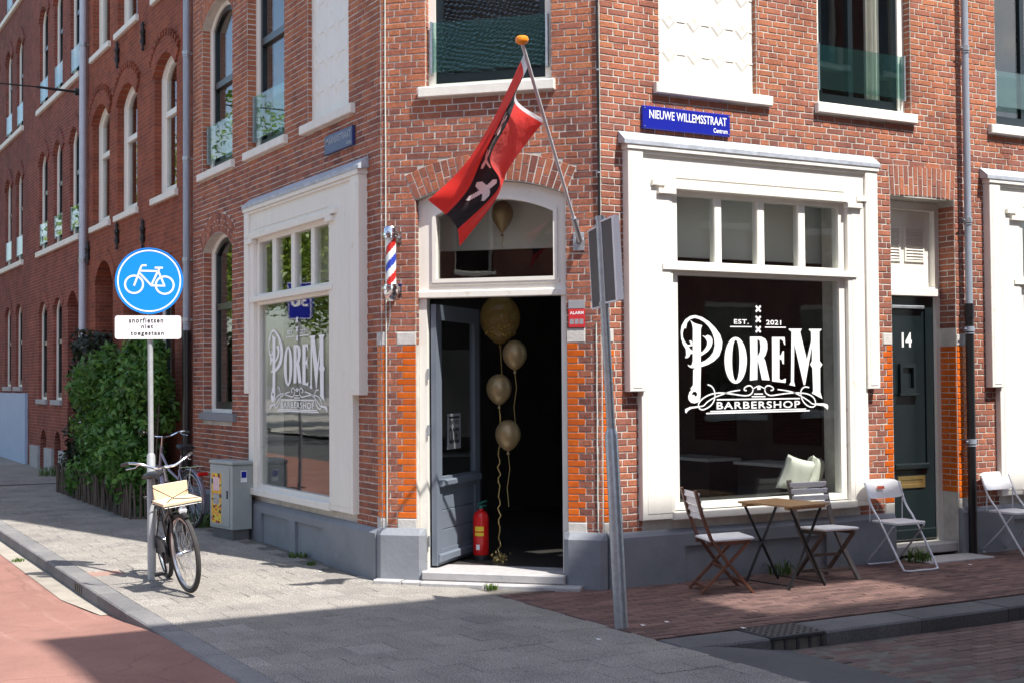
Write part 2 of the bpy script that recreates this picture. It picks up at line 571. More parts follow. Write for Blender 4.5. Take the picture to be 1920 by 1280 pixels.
# ------------------------------------------------------------------ lettering (built-in font), evaluated once
def make_texts(specs):
    obs = []
    for key, body, off, space in specs:
        c = bpy.data.curves.new('t', 'FONT')
        c.body = body
        c.size = 1.0
        c.offset = off
        c.space_character = space
        c.resolution_u = 4
        o = bpy.data.objects.new('t', c)
        COL.objects.link(o)
        obs.append((key, o, c))
    bpy.context.view_layer.update()
    dg = bpy.context.evaluated_depsgraph_get()
    res = {}
    for key, o, c in obs:
        ev = o.evaluated_get(dg)
        me = ev.to_mesh()
        vs = [(v.co.x, v.co.y) for v in me.vertices]
        fs = [tuple(p.vertices) for p in me.polygons]
        ev.to_mesh_clear()
        xs = [v[0] for v in vs]; ys = [v[1] for v in vs]
        x0, x1, y0, y1 = min(xs), max(xs), min(ys), max(ys)
        res[key] = ([((x - x0) / (x1 - x0), (y - y0) / (y1 - y0)) for x, y in vs], fs)
    for key, o, c in obs:
        bpy.data.objects.remove(o)
        bpy.data.curves.remove(c)
    return res

TEXT = make_texts([('EST.', 'EST.', 0.018, 1.1), ('2021', '2021', 0.018, 1.05), ('BARBERSHOP', 'BARBERSHOP', 0.018, 1.15),
                   ('NW', 'NIEUWE WILLEMSSTRAAT', 0.012, 1.0), ('MS', 'MARNIXSTRAAT', 0.012, 1.0), ('CE', 'Centrum', 0.018, 1.0),
                   ('14', '14', 0.03, 1.0), ('SN', 'snorfietsen', 0.028, 1.25), ('NI', 'niet', 0.028, 1.25), ('TO', 'toegestaan', 0.028, 1.25),
                   ('ALARM', 'ALARM', 0.03, 1.05), ('CLOSED', 'CLOSED', 0.03, 1.0), ('30', '30', 0.02, 1.0), ('SORRY', "SORRY WE'RE", 0.015, 1.0)])

def put_text(mb, key, mapf, x0, y0, x1, y1, d, mi=0):
    vs, fs = TEXT[key]
    mb.add([mapf(x0 + (x1 - x0) * a, y0 + (y1 - y0) * b, d) for a, b in vs], fs, mi)
LOGO_POLYS = [
 ([(-0.783,0.3891),(-0.7574,0.3714),(-0.7272,0.3574),(-0.6459,0.3404),(-0.6598,0.3202),(-0.6647,0.2929),(-0.669,-0.0159),(-0.6671,-0.0432),(-0.6735,-0.1792),(-0.675,-0.2879),(-0.68,-0.3241),(-0.703,-0.351),(-0.7425,-0.3613),(-0.7817,-0.3544),(-0.8083,-0.3315),(-0.8146,-0.2999),(-0.8006,-0.2595),(-0.7746,-0.2372),(-0.7913,-0.2298),(-0.7743,-0.2146),(-0.7594,-0.1967),(-0.7553,-0.0611),(-0.7326,-0.0431),(-0.772,-0.043),(-0.8021,-0.0322),(-0.8186,-0.0114),(-0.7885,-0.0231),(-0.7693,-0.0114),(-0.7599,0.0202),(-0.7548,0.3099),(-0.7611,0.346)],[[(-0.7751,-0.2778),(-0.7557,-0.2554),(-0.7298,-0.2557),(-0.7109,-0.274),(-0.7191,-0.2965),(-0.7361,-0.3008),(-0.7449,-0.2871),(-0.7527,-0.2825),(-0.764,-0.2887)]]),
 ([(-0.8906,0.2811),(-0.8788,0.3353),(-0.839,0.39),(-0.7826,0.4226),(-0.7261,0.4327),(-0.6472,0.4159),(-0.568,0.3762),(-0.5,0.3224),(-0.4434,0.2589),(-0.4189,0.1949),(-0.4279,0.1307),(-0.4577,0.0664),(-0.5158,0.0206),(-0.5848,-0.0114),(-0.6681,-0.0341),(-0.6675,0.0077),(-0.6185,0.025),(-0.561,0.0615),(-0.5261,0.1027),(-0.5081,0.1576),(-0.5129,0.2216),(-0.5351,0.2762),(-0.5744,0.3305),(-0.6251,0.3708),(-0.6814,0.3972),(-0.7321,0.4072),(-0.7829,0.3937),(-0.817,0.3633),(-0.8264,0.3315),(-0.8311,0.3089),(-0.8455,0.3177),(-0.8604,0.295),(-0.8685,0.2678),(-0.8657,0.2318),(-0.8472,0.1959),(-0.814,0.1646),(-0.7803,0.1694),(-0.7856,0.1919),(-0.799,0.1963),(-0.7798,0.2055),(-0.7632,0.1921),(-0.7603,0.1559),(-0.803,0.1511),(-0.7865,0.1286),(-0.7587,0.1107),(-0.759,0.0881),(-0.7871,0.0816),(-0.7964,0.0608),(-0.8212,0.0472),(-0.8458,0.0472),(-0.832,0.0743),(-0.8369,0.1283),(-0.8665,0.1687),(-0.8859,0.2181)],[]),
 ([(-0.6494,0.2521),(-0.6155,0.2407),(-0.5868,0.2555),(-0.5527,0.244),(-0.5325,0.2168),(-0.533,0.1849),(-0.5483,0.1482),(-0.5831,0.1116),(-0.629,0.0841),(-0.6679,0.0658),(-0.6674,0.0975),(-0.64,0.1113),(-0.6112,0.1387),(-0.596,0.1662),(-0.5934,0.1935),(-0.6101,0.2207)],[]),
 ([(-0.1351,0.0266),(-0.1373,-0.0069),(-0.1426,-0.0395),(-0.151,-0.0705),(-0.1623,-0.0991),(-0.1761,-0.1246),(-0.1922,-0.1463),(-0.2101,-0.1637),(-0.2293,-0.1763),(-0.2494,-0.184),(-0.27,-0.1865),(-0.2904,-0.1837),(-0.3102,-0.1758),(-0.3289,-0.1629),(-0.3461,-0.1454),(-0.3613,-0.1237),(-0.3741,-0.0984),(-0.3843,-0.07),(-0.3917,-0.0393),(-0.396,-0.0069),(-0.3971,0.0262),(-0.395,0.0594),(-0.3898,0.0918),(-0.3815,0.1226),(-0.3705,0.151),(-0.3569,0.1765),(-0.341,0.1982),(-0.3233,0.2158),(-0.3042,0.2288),(-0.2841,0.2368),(-0.2636,0.2396),(-0.2431,0.2372),(-0.2232,0.2296),(-0.2043,0.2169),(-0.187,0.1995),(-0.1715,0.1779),(-0.1585,0.1524),(-0.1481,0.1238),(-0.1406,0.0928),(-0.1363,0.0601)],[[(-0.2223,0.0265),(-0.2237,-0.0101),(-0.2267,-0.0453),(-0.2312,-0.0776),(-0.237,-0.106),(-0.2439,-0.1293),(-0.2516,-0.1466),(-0.2599,-0.1572),(-0.2684,-0.1607),(-0.2768,-0.1571),(-0.2847,-0.1464),(-0.2919,-0.1291),(-0.2981,-0.1058),(-0.3031,-0.0775),(-0.3066,-0.0452),(-0.3085,-0.0101),(-0.3088,0.0264),(-0.3074,0.0628),(-0.3045,0.0979),(-0.3,0.1303),(-0.2942,0.1587),(-0.2873,0.182),(-0.2796,0.1994),(-0.2713,0.2101),(-0.2628,0.2138),(-0.2544,0.2103),(-0.2465,0.1997),(-0.2392,0.1824),(-0.233,0.1591),(-0.228,0.1307),(-0.2245,0.0983),(-0.2226,0.0631)]]),
 ([(-0.0963,0.2441),(0.0384,0.2454),(0.0861,0.2272),(0.112,0.19),(0.1123,0.1338),(0.0898,0.0775),(0.0653,0.0475),(0.083,0.0288),(0.1342,-0.1584),(0.0417,-0.1541),(-0.0034,0.0213),(-0.0094,0.0166),(-0.0133,-0.152),(-0.1025,-0.1598),(-0.0923,0.0397)],[[(-0.0074,0.2245),(0.0199,0.2079),(0.0287,0.1613),(0.0218,0.1053),(-0.0088,0.0585)]]),
 ([(0.1685,0.2439),(0.3231,0.2455),(0.3293,0.1728),(0.3182,0.1727),(0.3041,0.2056),(0.2775,0.2243),(0.2592,0.2213),(0.2567,0.0734),(0.2776,0.0782),(0.2965,0.116),(0.3124,0.116),(0.3104,-0.0066),(0.2945,-0.0047),(0.2829,0.0311),(0.2563,0.0433),(0.2531,-0.1478),(0.2858,-0.1592),(0.3203,-0.1434),(0.3325,-0.1454),(0.3258,-0.184),(0.1642,-0.1679)],[]),
 ([(0.3735,0.3246),(0.5382,0.3267),(0.5178,0.2979),(0.5212,0.2789),(0.5943,0.0364),(0.6513,0.2134),(0.6503,0.2995),(0.6255,0.3164),(0.6257,0.3259),(0.786,0.328),(0.7832,0.3184),(0.7563,0.3007),(0.7564,0.0223),(0.79,-0.0113),(0.7602,-0.0449),(0.7586,-0.275),(0.7841,-0.3396),(0.6526,-0.2854),(0.668,-0.2646),(0.6618,-0.0448),(0.6348,-0.0113),(0.658,0.0221),(0.6605,0.1656),(0.5689,-0.2046),(0.5502,-0.2045),(0.4414,0.1831),(0.4305,-0.1676),(0.4445,-0.217),(0.3733,-0.2032),(0.3934,-0.1769),(0.4076,0.2966),(0.377,0.3133)],[]),
 ([(-0.8496,-0.4119),(-0.7935,-0.3921),(-0.6978,-0.3854),(-0.6946,-0.3999),(-0.7769,-0.4077),(-0.8185,-0.4259),(-0.839,-0.4499),(-0.85,-0.4389)],[]),
 ([(0.6911,-0.3814),(0.7922,-0.3809),(0.8429,-0.3912),(0.8578,-0.4107),(0.8495,-0.4471),(0.8294,-0.4295),(0.7917,-0.4078),(0.6908,-0.3967)],[]),
]
LOGO_LINES = [
 ([(-0.5931,-0.1934),(-0.5534,-0.2073),(-0.5252,-0.2349),(-0.5109,-0.2806),(-0.5208,-0.3352),(-0.5558,-0.3803),(-0.6132,-0.4112),(-0.6643,-0.4194),(-0.6979,-0.3963),(-0.6941,-0.3601),(-0.6574,-0.3244),(-0.5887,-0.2907),(-0.5085,-0.2733),(-0.4164,-0.2706),(-0.3006,-0.2829),(-0.2072,-0.295),(-0.1484,-0.2984),(-0.101,-0.2896),(-0.0709,-0.2621),(-0.0704,-0.2296),(-0.0938,-0.209),(-0.1293,-0.2088),(-0.165,-0.227),(-0.1688,-0.2455),(-0.1418,-0.2522)],0.0124),
 ([(-0.2182,-0.2468),(-0.3235,-0.2597),(-0.4166,-0.2816),(-0.5205,-0.3124),(-0.601,-0.3523),(-0.6412,-0.3835),(-0.6922,-0.3918)],0.0112),
 ([(0.6184,-0.2298),(0.5686,-0.2237),(0.5283,-0.2442),(0.514,-0.2821),(0.5292,-0.3393),(0.5719,-0.3874),(0.634,-0.4149),(0.6843,-0.4081),(0.6975,-0.3748),(0.6732,-0.3267),(0.6048,-0.2926),(0.5054,-0.2801),(0.3941,-0.279),(0.2715,-0.289),(0.1742,-0.2992),(0.1259,-0.2968),(0.0842,-0.273),(0.0764,-0.2356),(0.0972,-0.2124),(0.1333,-0.2089),(0.1729,-0.227),(0.1775,-0.2458),(0.1447,-0.2539)],0.0124),
 ([(0.2296,-0.2444),(0.3331,-0.2567),(0.4312,-0.2765),(0.5296,-0.3155),(0.6162,-0.3594),(0.6533,-0.3837),(0.7036,-0.3892)],0.0112),
 ([(-0.0741,-0.2389),(-0.0346,-0.2225),(0.0049,-0.2098),(0.0442,-0.2232),(0.0835,-0.2403)],0.0090),
 ([(-0.0145,-0.2329),(0.0237,-0.2332)],0.0247),
 ([(-0.0534,-0.2846),(0.0516,-0.2848)],0.0112),
 ([(-0.0835,-0.3084),(0.0812,-0.3094)],0.0112),
 ([(-0.4898,-0.332),(0.5007,-0.3323)],0.0124),
 ([(-0.5657,-0.4383),(0.5774,-0.4331)],0.0112),
 ([(-0.6138,-0.4547),(0.6208,-0.45)],0.0124),
 ([(-0.3264,0.3348),(-0.0711,0.3365)],0.0101),
 ([(0.0854,0.3349),(0.3393,0.3364)],0.0101),
 ([(-0.0204,0.5307),(0.036,0.4788)], 0.0200),
 ([(-0.0213,0.4777),(0.0369,0.5319)], 0.0200),
 ([(-0.0219,0.4346),(0.0345,0.3823)], 0.0200),
 ([(-0.0227,0.3815),(0.0355,0.4356)], 0.0200),
 ([(-0.0234,0.3402),(0.033,0.288)], 0.0200),
 ([(-0.0243,0.2873),(0.034,0.3411)], 0.0200),
]
LOGO_TEXT = [('EST.',-0.281,0.361,-0.108,0.404),('2021',0.1,0.3585,0.283,0.4035),('BARBERSHOP',-0.4934,-0.4195,0.504,-0.3535)]
# ------------------------------------------------------------------ ground, road, pavements
def zg(y):
    if y < 1:
        return 0.0
    if y < 9:
        return 0.012 * (y - 1)
    return 0.096 + 0.006 * (y - 9)

def smooth01(t):
    t = max(0.0, min(1.0, t))
    return t * t * (3 - 2 * t)

def roadz(y):
    k = smooth01((y + 0.3) / 2.3)
    return zg(y) - 0.012 - 0.108 * k

def sheet(name, xs, ys, zf, m, kind='structure', parent=None):
    mb = MB()
    nx, ny = len(xs), len(ys)
    mb.v = [(x, y, zf(x, y)) for y in ys for x in xs]
    mb.f = [(j * nx + i, j * nx + i + 1, (j + 1) * nx + i + 1, (j + 1) * nx + i) for j in range(ny - 1) for i in range(nx - 1)]
    mb.m = [0] * len(mb.f)
    o = mb.build(name, m, parent)
    if parent is None:
        o['kind'] = kind
    return o

def lin(a, b, n):
    return [a + (b - a) * i / (n - 1) for i in range(n)]

GROUND = mat('far_ground', (0.16, 0.15, 0.14), 0.95, 0.2, 0.4)
sheet('ground', lin(-900, 900, 3), lin(-900, 900, 3), lambda x, y: -0.35, GROUND)

def asphalt_mat(name, col, grit, patch, tracks=None):
    m, nt, b = mat_base(name)
    N, L = nt.nodes, nt.links
    geo = N.new('ShaderNodeNewGeometry')
    n1 = N.new('ShaderNodeTexNoise'); n1.inputs['Scale'].default_value = 190; n1.inputs['Detail'].default_value = 3
    n2 = N.new('ShaderNodeTexNoise'); n2.inputs['Scale'].default_value = 1.1; n2.inputs['Detail'].default_value = 7; n2.inputs['Roughness'].default_value = 0.65
    n3 = N.new('ShaderNodeTexVoronoi'); n3.feature = 'F1'; n3.inputs['Scale'].default_value = 120
    for n in (n1, n2, n3):
        L.new(geo.outputs['Position'], n.inputs['Vector'])
    r1 = N.new('ShaderNodeValToRGB')
    r1.color_ramp.elements[0].position = 0.35; r1.color_ramp.elements[0].color = (*[c * (1 - grit) for c in col], 1)
    r1.color_ramp.elements[1].position = 0.65; r1.color_ramp.elements[1].color = (*[c * (1 + grit) for c in col], 1)
    L.new(n1.outputs[0], r1.inputs[0])
    r2 = N.new('ShaderNodeValToRGB')
    r2.color_ramp.elements[0].position = 0.35; r2.color_ramp.elements[0].color = (1 - patch, 1 - patch, 1 - patch, 1)
    r2.color_ramp.elements[1].position = 0.68; r2.color_ramp.elements[1].color = (1 + patch, 1 + patch, 1 + patch, 1)
    L.new(n2.outputs[0], r2.inputs[0])
    mx = N.new('ShaderNodeMix'); mx.data_type = 'RGBA'; mx.blend_type = 'MULTIPLY'; mx.inputs['Factor'].default_value = 1
    L.new(r1.outputs[0], mx.inputs['A']); L.new(r2.outputs[0], mx.inputs['B'])
    prev = mx.outputs['Result']
    if tracks:
        # pale scuffs along the riding direction, hairline cracks and dark gum spots
        mp_ = N.new('ShaderNodeMapping'); mp_.inputs['Scale'].default_value = (9, 0.8, 1); mp_.inputs['Rotation'].default_value = (0, 0, 0.9)
        L.new(geo.outputs['Position'], mp_.inputs['Vector'])
        n4 = N.new('ShaderNodeTexNoise'); n4.inputs['Scale'].default_value = 0.8; n4.inputs['Detail'].default_value = 6; L.new(mp_.outputs[0], n4.inputs['Vector'])
        r4 = N.new('ShaderNodeValToRGB'); r4.color_ramp.elements[0].position = 0.60; r4.color_ramp.elements[0].color = (0, 0, 0, 1); r4.color_ramp.elements[1].position = 0.74; r4.color_ramp.elements[1].color = (0.35, 0.35, 0.35, 1)
        L.new(n4.outputs[0], r4.inputs[0])
        m4 = N.new('ShaderNodeMix'); m4.data_type = 'RGBA'; L.new(r4.outputs[0], m4.inputs['Factor']); L.new(prev, m4.inputs['A']); m4.inputs['B'].default_value = (0.42, 0.28, 0.24, 1)
        v5 = N.new('ShaderNodeTexVoronoi'); v5.feature = 'DISTANCE_TO_EDGE'; v5.inputs['Scale'].default_value = 0.55
        n5 = N.new('ShaderNodeTexNoise'); n5.inputs['Scale'].default_value = 3; n5.inputs['Detail'].default_value = 5
        L.new(geo.outputs['Position'], n5.inputs['Vector'])
        a5 = N.new('ShaderNodeMix'); a5.data_type = 'RGBA'; a5.blend_type = 'LINEAR_LIGHT'; a5.inputs['Factor'].default_value = 0.12
        L.new(geo.outputs['Position'], a5.inputs['A']); L.new(n5.outputs['Color'], a5.inputs['B']); L.new(a5.outputs['Result'], v5.inputs['Vector'])
        r5 = N.new('ShaderNodeValToRGB'); r5.color_ramp.elements[0].position = 0.0; r5.color_ramp.elements[0].color = (0.55, 0.55, 0.55, 1); r5.color_ramp.elements[1].position = 0.006; r5.color_ramp.elements[1].color = (1, 1, 1, 1)
        L.new(v5.outputs['Distance'], r5.inputs[0])
        m5 = N.new('ShaderNodeMix'); m5.data_type = 'RGBA'; m5.blend_type = 'MULTIPLY'; m5.inputs['Factor'].default_value = 0.6
        L.new(m4.outputs['Result'], m5.inputs['A']); L.new(r5.outputs[0], m5.inputs['B'])
        prev = m5.outputs['Result']
    L.new(prev, b.inputs['Base Color'])
    b.inputs['Roughness'].default_value = 0.85
    b.inputs['Specular IOR Level'].default_value = 0.3
    bp = N.new('ShaderNodeBump'); bp.inputs['Strength'].default_value = 0.35; bp.inputs['Distance'].default_value = 0.004
    L.new(n3.outputs['Distance'], bp.inputs['Height']); L.new(bp.outputs[0], b.inputs['Normal'])
    return m

REDASPHALT = asphalt_mat('red_asphalt', (0.25, 0.13, 0.105), 0.2, 0.16, tracks=True)
ASPHALT = asphalt_mat('grey_asphalt', (0.085, 0.085, 0.09), 0.3, 0.14)
CONCRETE = asphalt_mat('concrete_gutter', (0.30, 0.27, 0.23), 0.25, 0.25)
SLABF = asphalt_mat('pale_paving', (0.34, 0.32, 0.29), 0.2, 0.2)
ysr = lin(-60, -4, 12) + lin(-3.5, 4, 31) + lin(5, 90, 40)
sheet('cycle_path', lin(-6.2, -2.40, 3), ysr, lambda x, y: roadz(y), REDASPHALT)
sheet('far_pavement', lin(-60.0, -10.0, 3), ysr, lambda x, y: roadz(y) + 0.08, SLABF)
sheet('road', lin(-10.0, -6.2, 3), ysr, lambda x, y: roadz(y) - 0.006, ASPHALT)
# pale gutter strip beside the kerb, ending in a slant where the crossing starts
mb = MB()
yy = lin(1.55, 60, 60)
for i in range(len(yy) - 1):
    a, b_ = yy[i], yy[i + 1]
    wa = 0.17 * min(1, (a - 1.3) / 0.9) + 0.02; wb = 0.17 * min(1, (b_ - 1.3) / 0.9) + 0.02
    mb.add([(-2.405, a, roadz(a) + 0.005), (-2.405 - wa, a, roadz(a) + 0.005), (-2.405 - wb, b_, roadz(b_) + 0.005), (-2.405, b_, roadz(b_) + 0.005)], [(0, 1, 2, 3)])
o = mb.build('gutter_strip', CONCRETE); o['kind'] = 'structure'

# --- slab pavement in front of the shop: single 30 cm concrete slabs in running bond
def slab_mat(name, ramp, rough=0.88, grit=0.25, bump=0.5):
    m, nt, b = mat_base(name)
    N, L = nt.nodes, nt.links
    geo = N.new('ShaderNodeNewGeometry'); oi = N.new('ShaderNodeObjectInfo')
    ad = N.new('ShaderNodeMath'); L.new(geo.outputs['Random Per Island'], ad.inputs[0]); L.new(oi.outputs['Random'], ad.inputs[1])
    fr = N.new('ShaderNodeMath'); fr.operation = 'FRACT'; L.new(ad.outputs[0], fr.inputs[0])
    rp = N.new('ShaderNodeValToRGB')
    e = rp.color_ramp.elements
    e[0].position, e[0].color = ramp[0][0], (*ramp[0][1], 1)
    e[1].position, e[1].color = ramp[-1][0], (*ramp[-1][1], 1)
    for p, c in ramp[1:-1]:
        x = e.new(p); x.color = (*c, 1)
    L.new(fr.outputs[0], rp.inputs[0])
    n1 = N.new('ShaderNodeTexNoise'); n1.inputs['Scale'].default_value = 95; n1.inputs['Detail'].default_value = 4
    n2 = N.new('ShaderNodeTexNoise'); n2.inputs['Scale'].default_value = 1.6; n2.inputs['Detail'].default_value = 8; n2.inputs['Roughness'].default_value = 0.7
    for n in (n1, n2):
        L.new(geo.outputs['Position'], n.inputs['Vector'])
    r1 = N.new('ShaderNodeValToRGB')
    r1.color_ramp.elements[0].position = 0.35; r1.color_ramp.elements[0].color = (1 - grit,) * 3 + (1,)
    r1.color_ramp.elements[1].position = 0.65; r1.color_ramp.elements[1].color = (1 + grit,) * 3 + (1,)
    L.new(n1.outputs[0], r1.inputs[0])
    r2 = N.new('ShaderNodeValToRGB')
    r2.color_ramp.elements[0].position = 0.3; r2.color_ramp.elements[0].color = (0.72, 0.72, 0.74, 1)
    r2.color_ramp.elements[1].position = 0.62; r2.color_ramp.elements[1].color = (1.1, 1.09, 1.07, 1)
    L.new(n2.outputs[0], r2.inputs[0])
    prev = rp.outputs[0]
    for r in (r1, r2):
        mx = N.new('ShaderNodeMix'); mx.data_type = 'RGBA'; mx.blend_type = 'MULTIPLY'; mx.inputs['Factor'].default_value = 1
        L.new(prev, mx.inputs['A']); L.new(r.outputs[0], mx.inputs['B']); prev = mx.outputs['Result']
    v6 = N.new('ShaderNodeTexVoronoi'); v6.inputs['Scale'].default_value = 2.6; L.new(geo.outputs['Position'], v6.inputs['Vector'])
    r6 = N.new('ShaderNodeValToRGB'); r6.color_ramp.elements[0].position = 0.045; r6.color_ramp.elements[0].color = (0.5, 0.5, 0.5, 1); r6.color_ramp.elements[1].position = 0.065; r6.color_ramp.elements[1].color = (1, 1, 1, 1)
    L.new(v6.outputs['Distance'], r6.inputs[0])
    m6 = N.new('ShaderNodeMix'); m6.data_type = 'RGBA'; m6.blend_type = 'MULTIPLY'; m6.inputs['Factor'].default_value = 0.7
    L.new(prev, m6.inputs['A']); L.new(r6.outputs[0], m6.inputs['B']); prev = m6.outputs['Result']
    L.new(prev, b.inputs['Base Color'])
    b.inputs['Roughness'].default_value = rough
    b.inputs['Specular IOR Level'].default_value = 0.3
    bp = N.new('ShaderNodeBump'); bp.inputs['Strength'].default_value = bump; bp.inputs['Distance'].default_value = 0.003
    L.new(n1.outputs[0], bp.inputs['Height']); L.new(bp.outputs[0], b.inputs['Normal'])
    return m

SLAB = slab_mat('concrete_slab', [(0, (0.21, 0.196, 0.178)), (0.25, (0.24, 0.224, 0.203)), (0.9, (0.255, 0.238, 0.216)), (1, (0.295, 0.276, 0.252))], grit=0.55)
JOINT = mat('joint_sand', (0.12, 0.11, 0.095), 0.95, 0.3, 12, 0.3, 90)
PAVER = slab_mat('red_brown_paver', [(0, (0.10, 0.062, 0.055)), (0.5, (0.15, 0.088, 0.076)), (1, (0.19, 0.115, 0.10))], grit=0.2)
STREETB = slab_mat('street_clinker', [(0, (0.10, 0.07, 0.062)), (0.5, (0.135, 0.09, 0.08)), (1, (0.17, 0.12, 0.105))], grit=0.2)
KERBM = slab_mat('kerb_granite', [(0, (0.15, 0.148, 0.15)), (1, (0.22, 0.217, 0.217))], grit=0.22)
KERBD = slab_mat('dark_kerb_concrete', [(0, (0.085, 0.085, 0.09)), (1, (0.135, 0.135, 0.14))], grit=0.25)
PINKSLAB = slab_mat('pink_slab', [(0, (0.27, 0.175, 0.145)), (1, (0.31, 0.20, 0.165))])

XL, XB = -2.22, 0.50
ys_p = lin(-14, 1, 6) + lin(2, 40, 39)
pav = sheet('pavement', lin(XL, XB, 2), ys_p, lambda x, y: zg(y) - 0.007, JOINT)
tile_me = []
for k in range(4):
    t = MB()
    t.wbox((0, 0, -0.03), (0.2965, 0.2965, 0.06), 0.0035)
    me = bpy.data.meshes.new('tile')
    me.from_pydata(t.v, [], t.f)
    fix_normals(me)
    me.materials.append(SLAB)
    tile_me.append(me)
pink_me = tile_me[0].copy(); pink_me.materials.clear(); pink_me.materials.append(PINKSLAB)
recs = []
ny0, ny1 = int(-4.5 / 0.3), int(14 / 0.3)
NXT = int(round((XB - XL) / 0.3))
for j in range(ny0, ny1):
    y = (j + 0.5) * 0.3
    for i in range(-1, NXT + 1):
        x0 = XL + (i + (0.5 if j % 2 else 0.0)) * 0.3
        x1 = x0 + 0.3
        a, b_ = max(x0, XL), min(x1, XB)
        if b_ - a < 0.05:
            continue
        if y > A - max(0.0, (a + b_) / 2) + 0.25 and (a + b_) / 2 > -0.2:
            continue
        p = project(((a + b_) / 2, y, zg(y)))
        vis = p and -40 < p[0] < 1960 and p[1] < 1330
        recs.append((p[2] if vis else 1e9, (a + b_) / 2, y, (b_ - a) / 0.3))
recs.sort()
rest = MB()
for n, (d, x, y, sx) in enumerate(recs):
    dz = random.gauss(0, 0.0011)
    tx, ty = random.gauss(0, 0.004), random.gauss(0, 0.004)
    if n < 300:
        pink = abs(x + 1.98) < 0.16 and abs(y - 3.15) < 0.16
        o = bpy.data.objects.new('tile', pink_me if pink else random.choice(tile_me))
        o.location = (x, y, zg(y) + dz)
        o.rotation_euler = (tx + 0.012 * (y > 1), ty, random.gauss(0, 0.003))
        o.scale = (sx, 1, 1)
        link(o, pav)
        if pink:
            o['label'] = 'single reddish slab'
    else:
        rest.wbox((x, y, zg(y) + dz - 0.03), (0.2965 * sx, 0.2965, 0.06), 0.0035, Euler((tx, ty, 0)).to_matrix())
o = rest.build('slab_field', SLAB, pav); o['kind'] = 'stuff'
sheet('far_pavement', lin(XL, 0.3, 2), lin(14.0, 90, 30), lambda x, y: zg(y) + 0.001, SLAB)

# --- left kerb of long granite stones
kb = MB()
for i in range(len(ysr) - 1):
    a, b_ = ysr[i], ysr[i + 1]
    kb.hexa([(-2.39, a, zg(a) - 0.3), (-2.23, a, zg(a) - 0.3), (-2.23, b_, zg(b_) - 0.3), (-2.39, b_, zg(b_) - 0.3),
             (-2.39, a, zg(a) - 0.012), (-2.23, a, zg(a) - 0.012), (-2.23, b_, zg(b_) - 0.012), (-2.39, b_, zg(b_) - 0.012)])
kerb = kb.build('kerb', JOINT); kerb['kind'] = 'structure'
y = -9.0
while y < 30:
    ln = 1.0 if y < 1.2 or y > 2.2 else 0.8
    ym = y + ln / 2
    k = MB()
    k.wbox((-2.31, ym, zg(ym) - 0.138), (0.186, ln - 0.008, 0.28), 0.012, Euler((0.012 if ym > 1 else 0, 0, 0)).to_matrix())
    k.build('kerb_stone', KERBM, kerb)
    y += ln
# kerb inlet slots
gi = MB()
for q in range(4):
    gi.box(Frame((0, 0, 0), (0, 1, 0), (-1, 0, 0)), 2.62 + q * 0.085, 2.67 + q * 0.085, zg(2.7) - 0.095, zg(2.7) - 0.03, 2.395, 2.408)
gi.build('gully_slot', IRON, kerb)

# --- brick pavement along the side street and its kerb
SW0, SW1 = -2.05, 0.0
bp_ = sheet('brick_pavement', lin(XB + 0.004, 14, 2), lin(SW0, 0.6, 2), lambda x, y: -0.008, JOINT)
pv = MB()
row = 0
y = SW0 + 0.035
while y < 0.2:
    x = XB + 0.01 - (0.105 if row % 2 else 0.0)
    while x < 9.0:
        a, b_ = max(x, XB + 0.012), x + 0.204
        if b_ - a > 0.03 and not (x < A - 0.05 and y > A - x + 0.2):
            pv.wbox(((a + b_) / 2, y, random.gauss(-0.03, 0.0012)), (b_ - a, 0.064, 0.06), 0.003, Euler((random.gauss(0, 0.012), random.gauss(0, 0.006), random.gauss(0, 0.004))).to_matrix())
        x += 0.21
    y += 0.07
    row += 1
o = pv.build('paver_field', PAVER, bp_); o['kind'] = 'stuff'
kb2 = MB()
kb2.box(WORLD, XB + 0.02, 14, -0.4, -0.02, SW0 - 0.36, SW0 - 0.02)
kerb2 = kb2.build('kerb', JOINT); kerb2['kind'] = 'structure'
x = XB + 0.03
while x < 12:
    if 1.20 < x + 0.3 < 1.76:
        x = 1.76
        continue
    x1 = min(x + 0.95, 1.245) if x < 1.245 else x + 0.95
    MB().wbox(((x + x1) / 2, SW0 - 0.19, -0.158 + random.gauss(0, 0.002)), (x1 - x - 0.008, 0.37, 0.30), 0.014).build('kerb_stone', KERBD, kerb2)
    x = x1 if x1 != 1.245 else 1.76
# side street: clinkers, lower than the kerb; an asphalt ramp joins them to the slabs
def streetz(x):
    return -0.012 - 0.105 * smooth01((x - 0.55) / 1.0)
st = sheet('side_street', lin(1.36, 40, 20), lin(-6.05, SW0 - 0.36, 4), lambda x, y: streetz(x) - 0.008, JOINT)
sb = MB()
row = 0
y = -6.0
while y < SW0 - 0.38:
    x = 1.40 - (0.1 if row % 2 else 0)
    while x < 7.5:
        sb.wbox((x + 0.1, y, streetz(x + 0.1) - 0.03 + random.gauss(0, 0.0015)), (0.196, 0.082, 0.06), 0.005, Euler((random.gauss(0, 0.012), 0.0, random.gauss(0, 0.006))).to_matrix())
        x += 0.202
    y += 0.088
    row += 1
o = sb.build('clinker_field', STREETB, st); o['kind'] = 'stuff'
ab = MB()
xs = lin(XB + 0.002, 1.40, 8)
yb = [(-9, SW0 - 0.375)]
for i in range(len(xs) - 1):
    ab.add([(xs[i], -9, streetz(xs[i]) + 0.004), (xs[i + 1], -9, streetz(xs[i + 1]) + 0.004), (xs[i + 1], SW0 - 0.378, streetz(xs[i + 1]) + 0.004), (xs[i], SW0 - 0.378, streetz(xs[i]) + 0.004)], [(0, 1, 2, 3)])
o = ab.build('asphalt_ramp', ASPHALT); o['kind'] = 'structure'
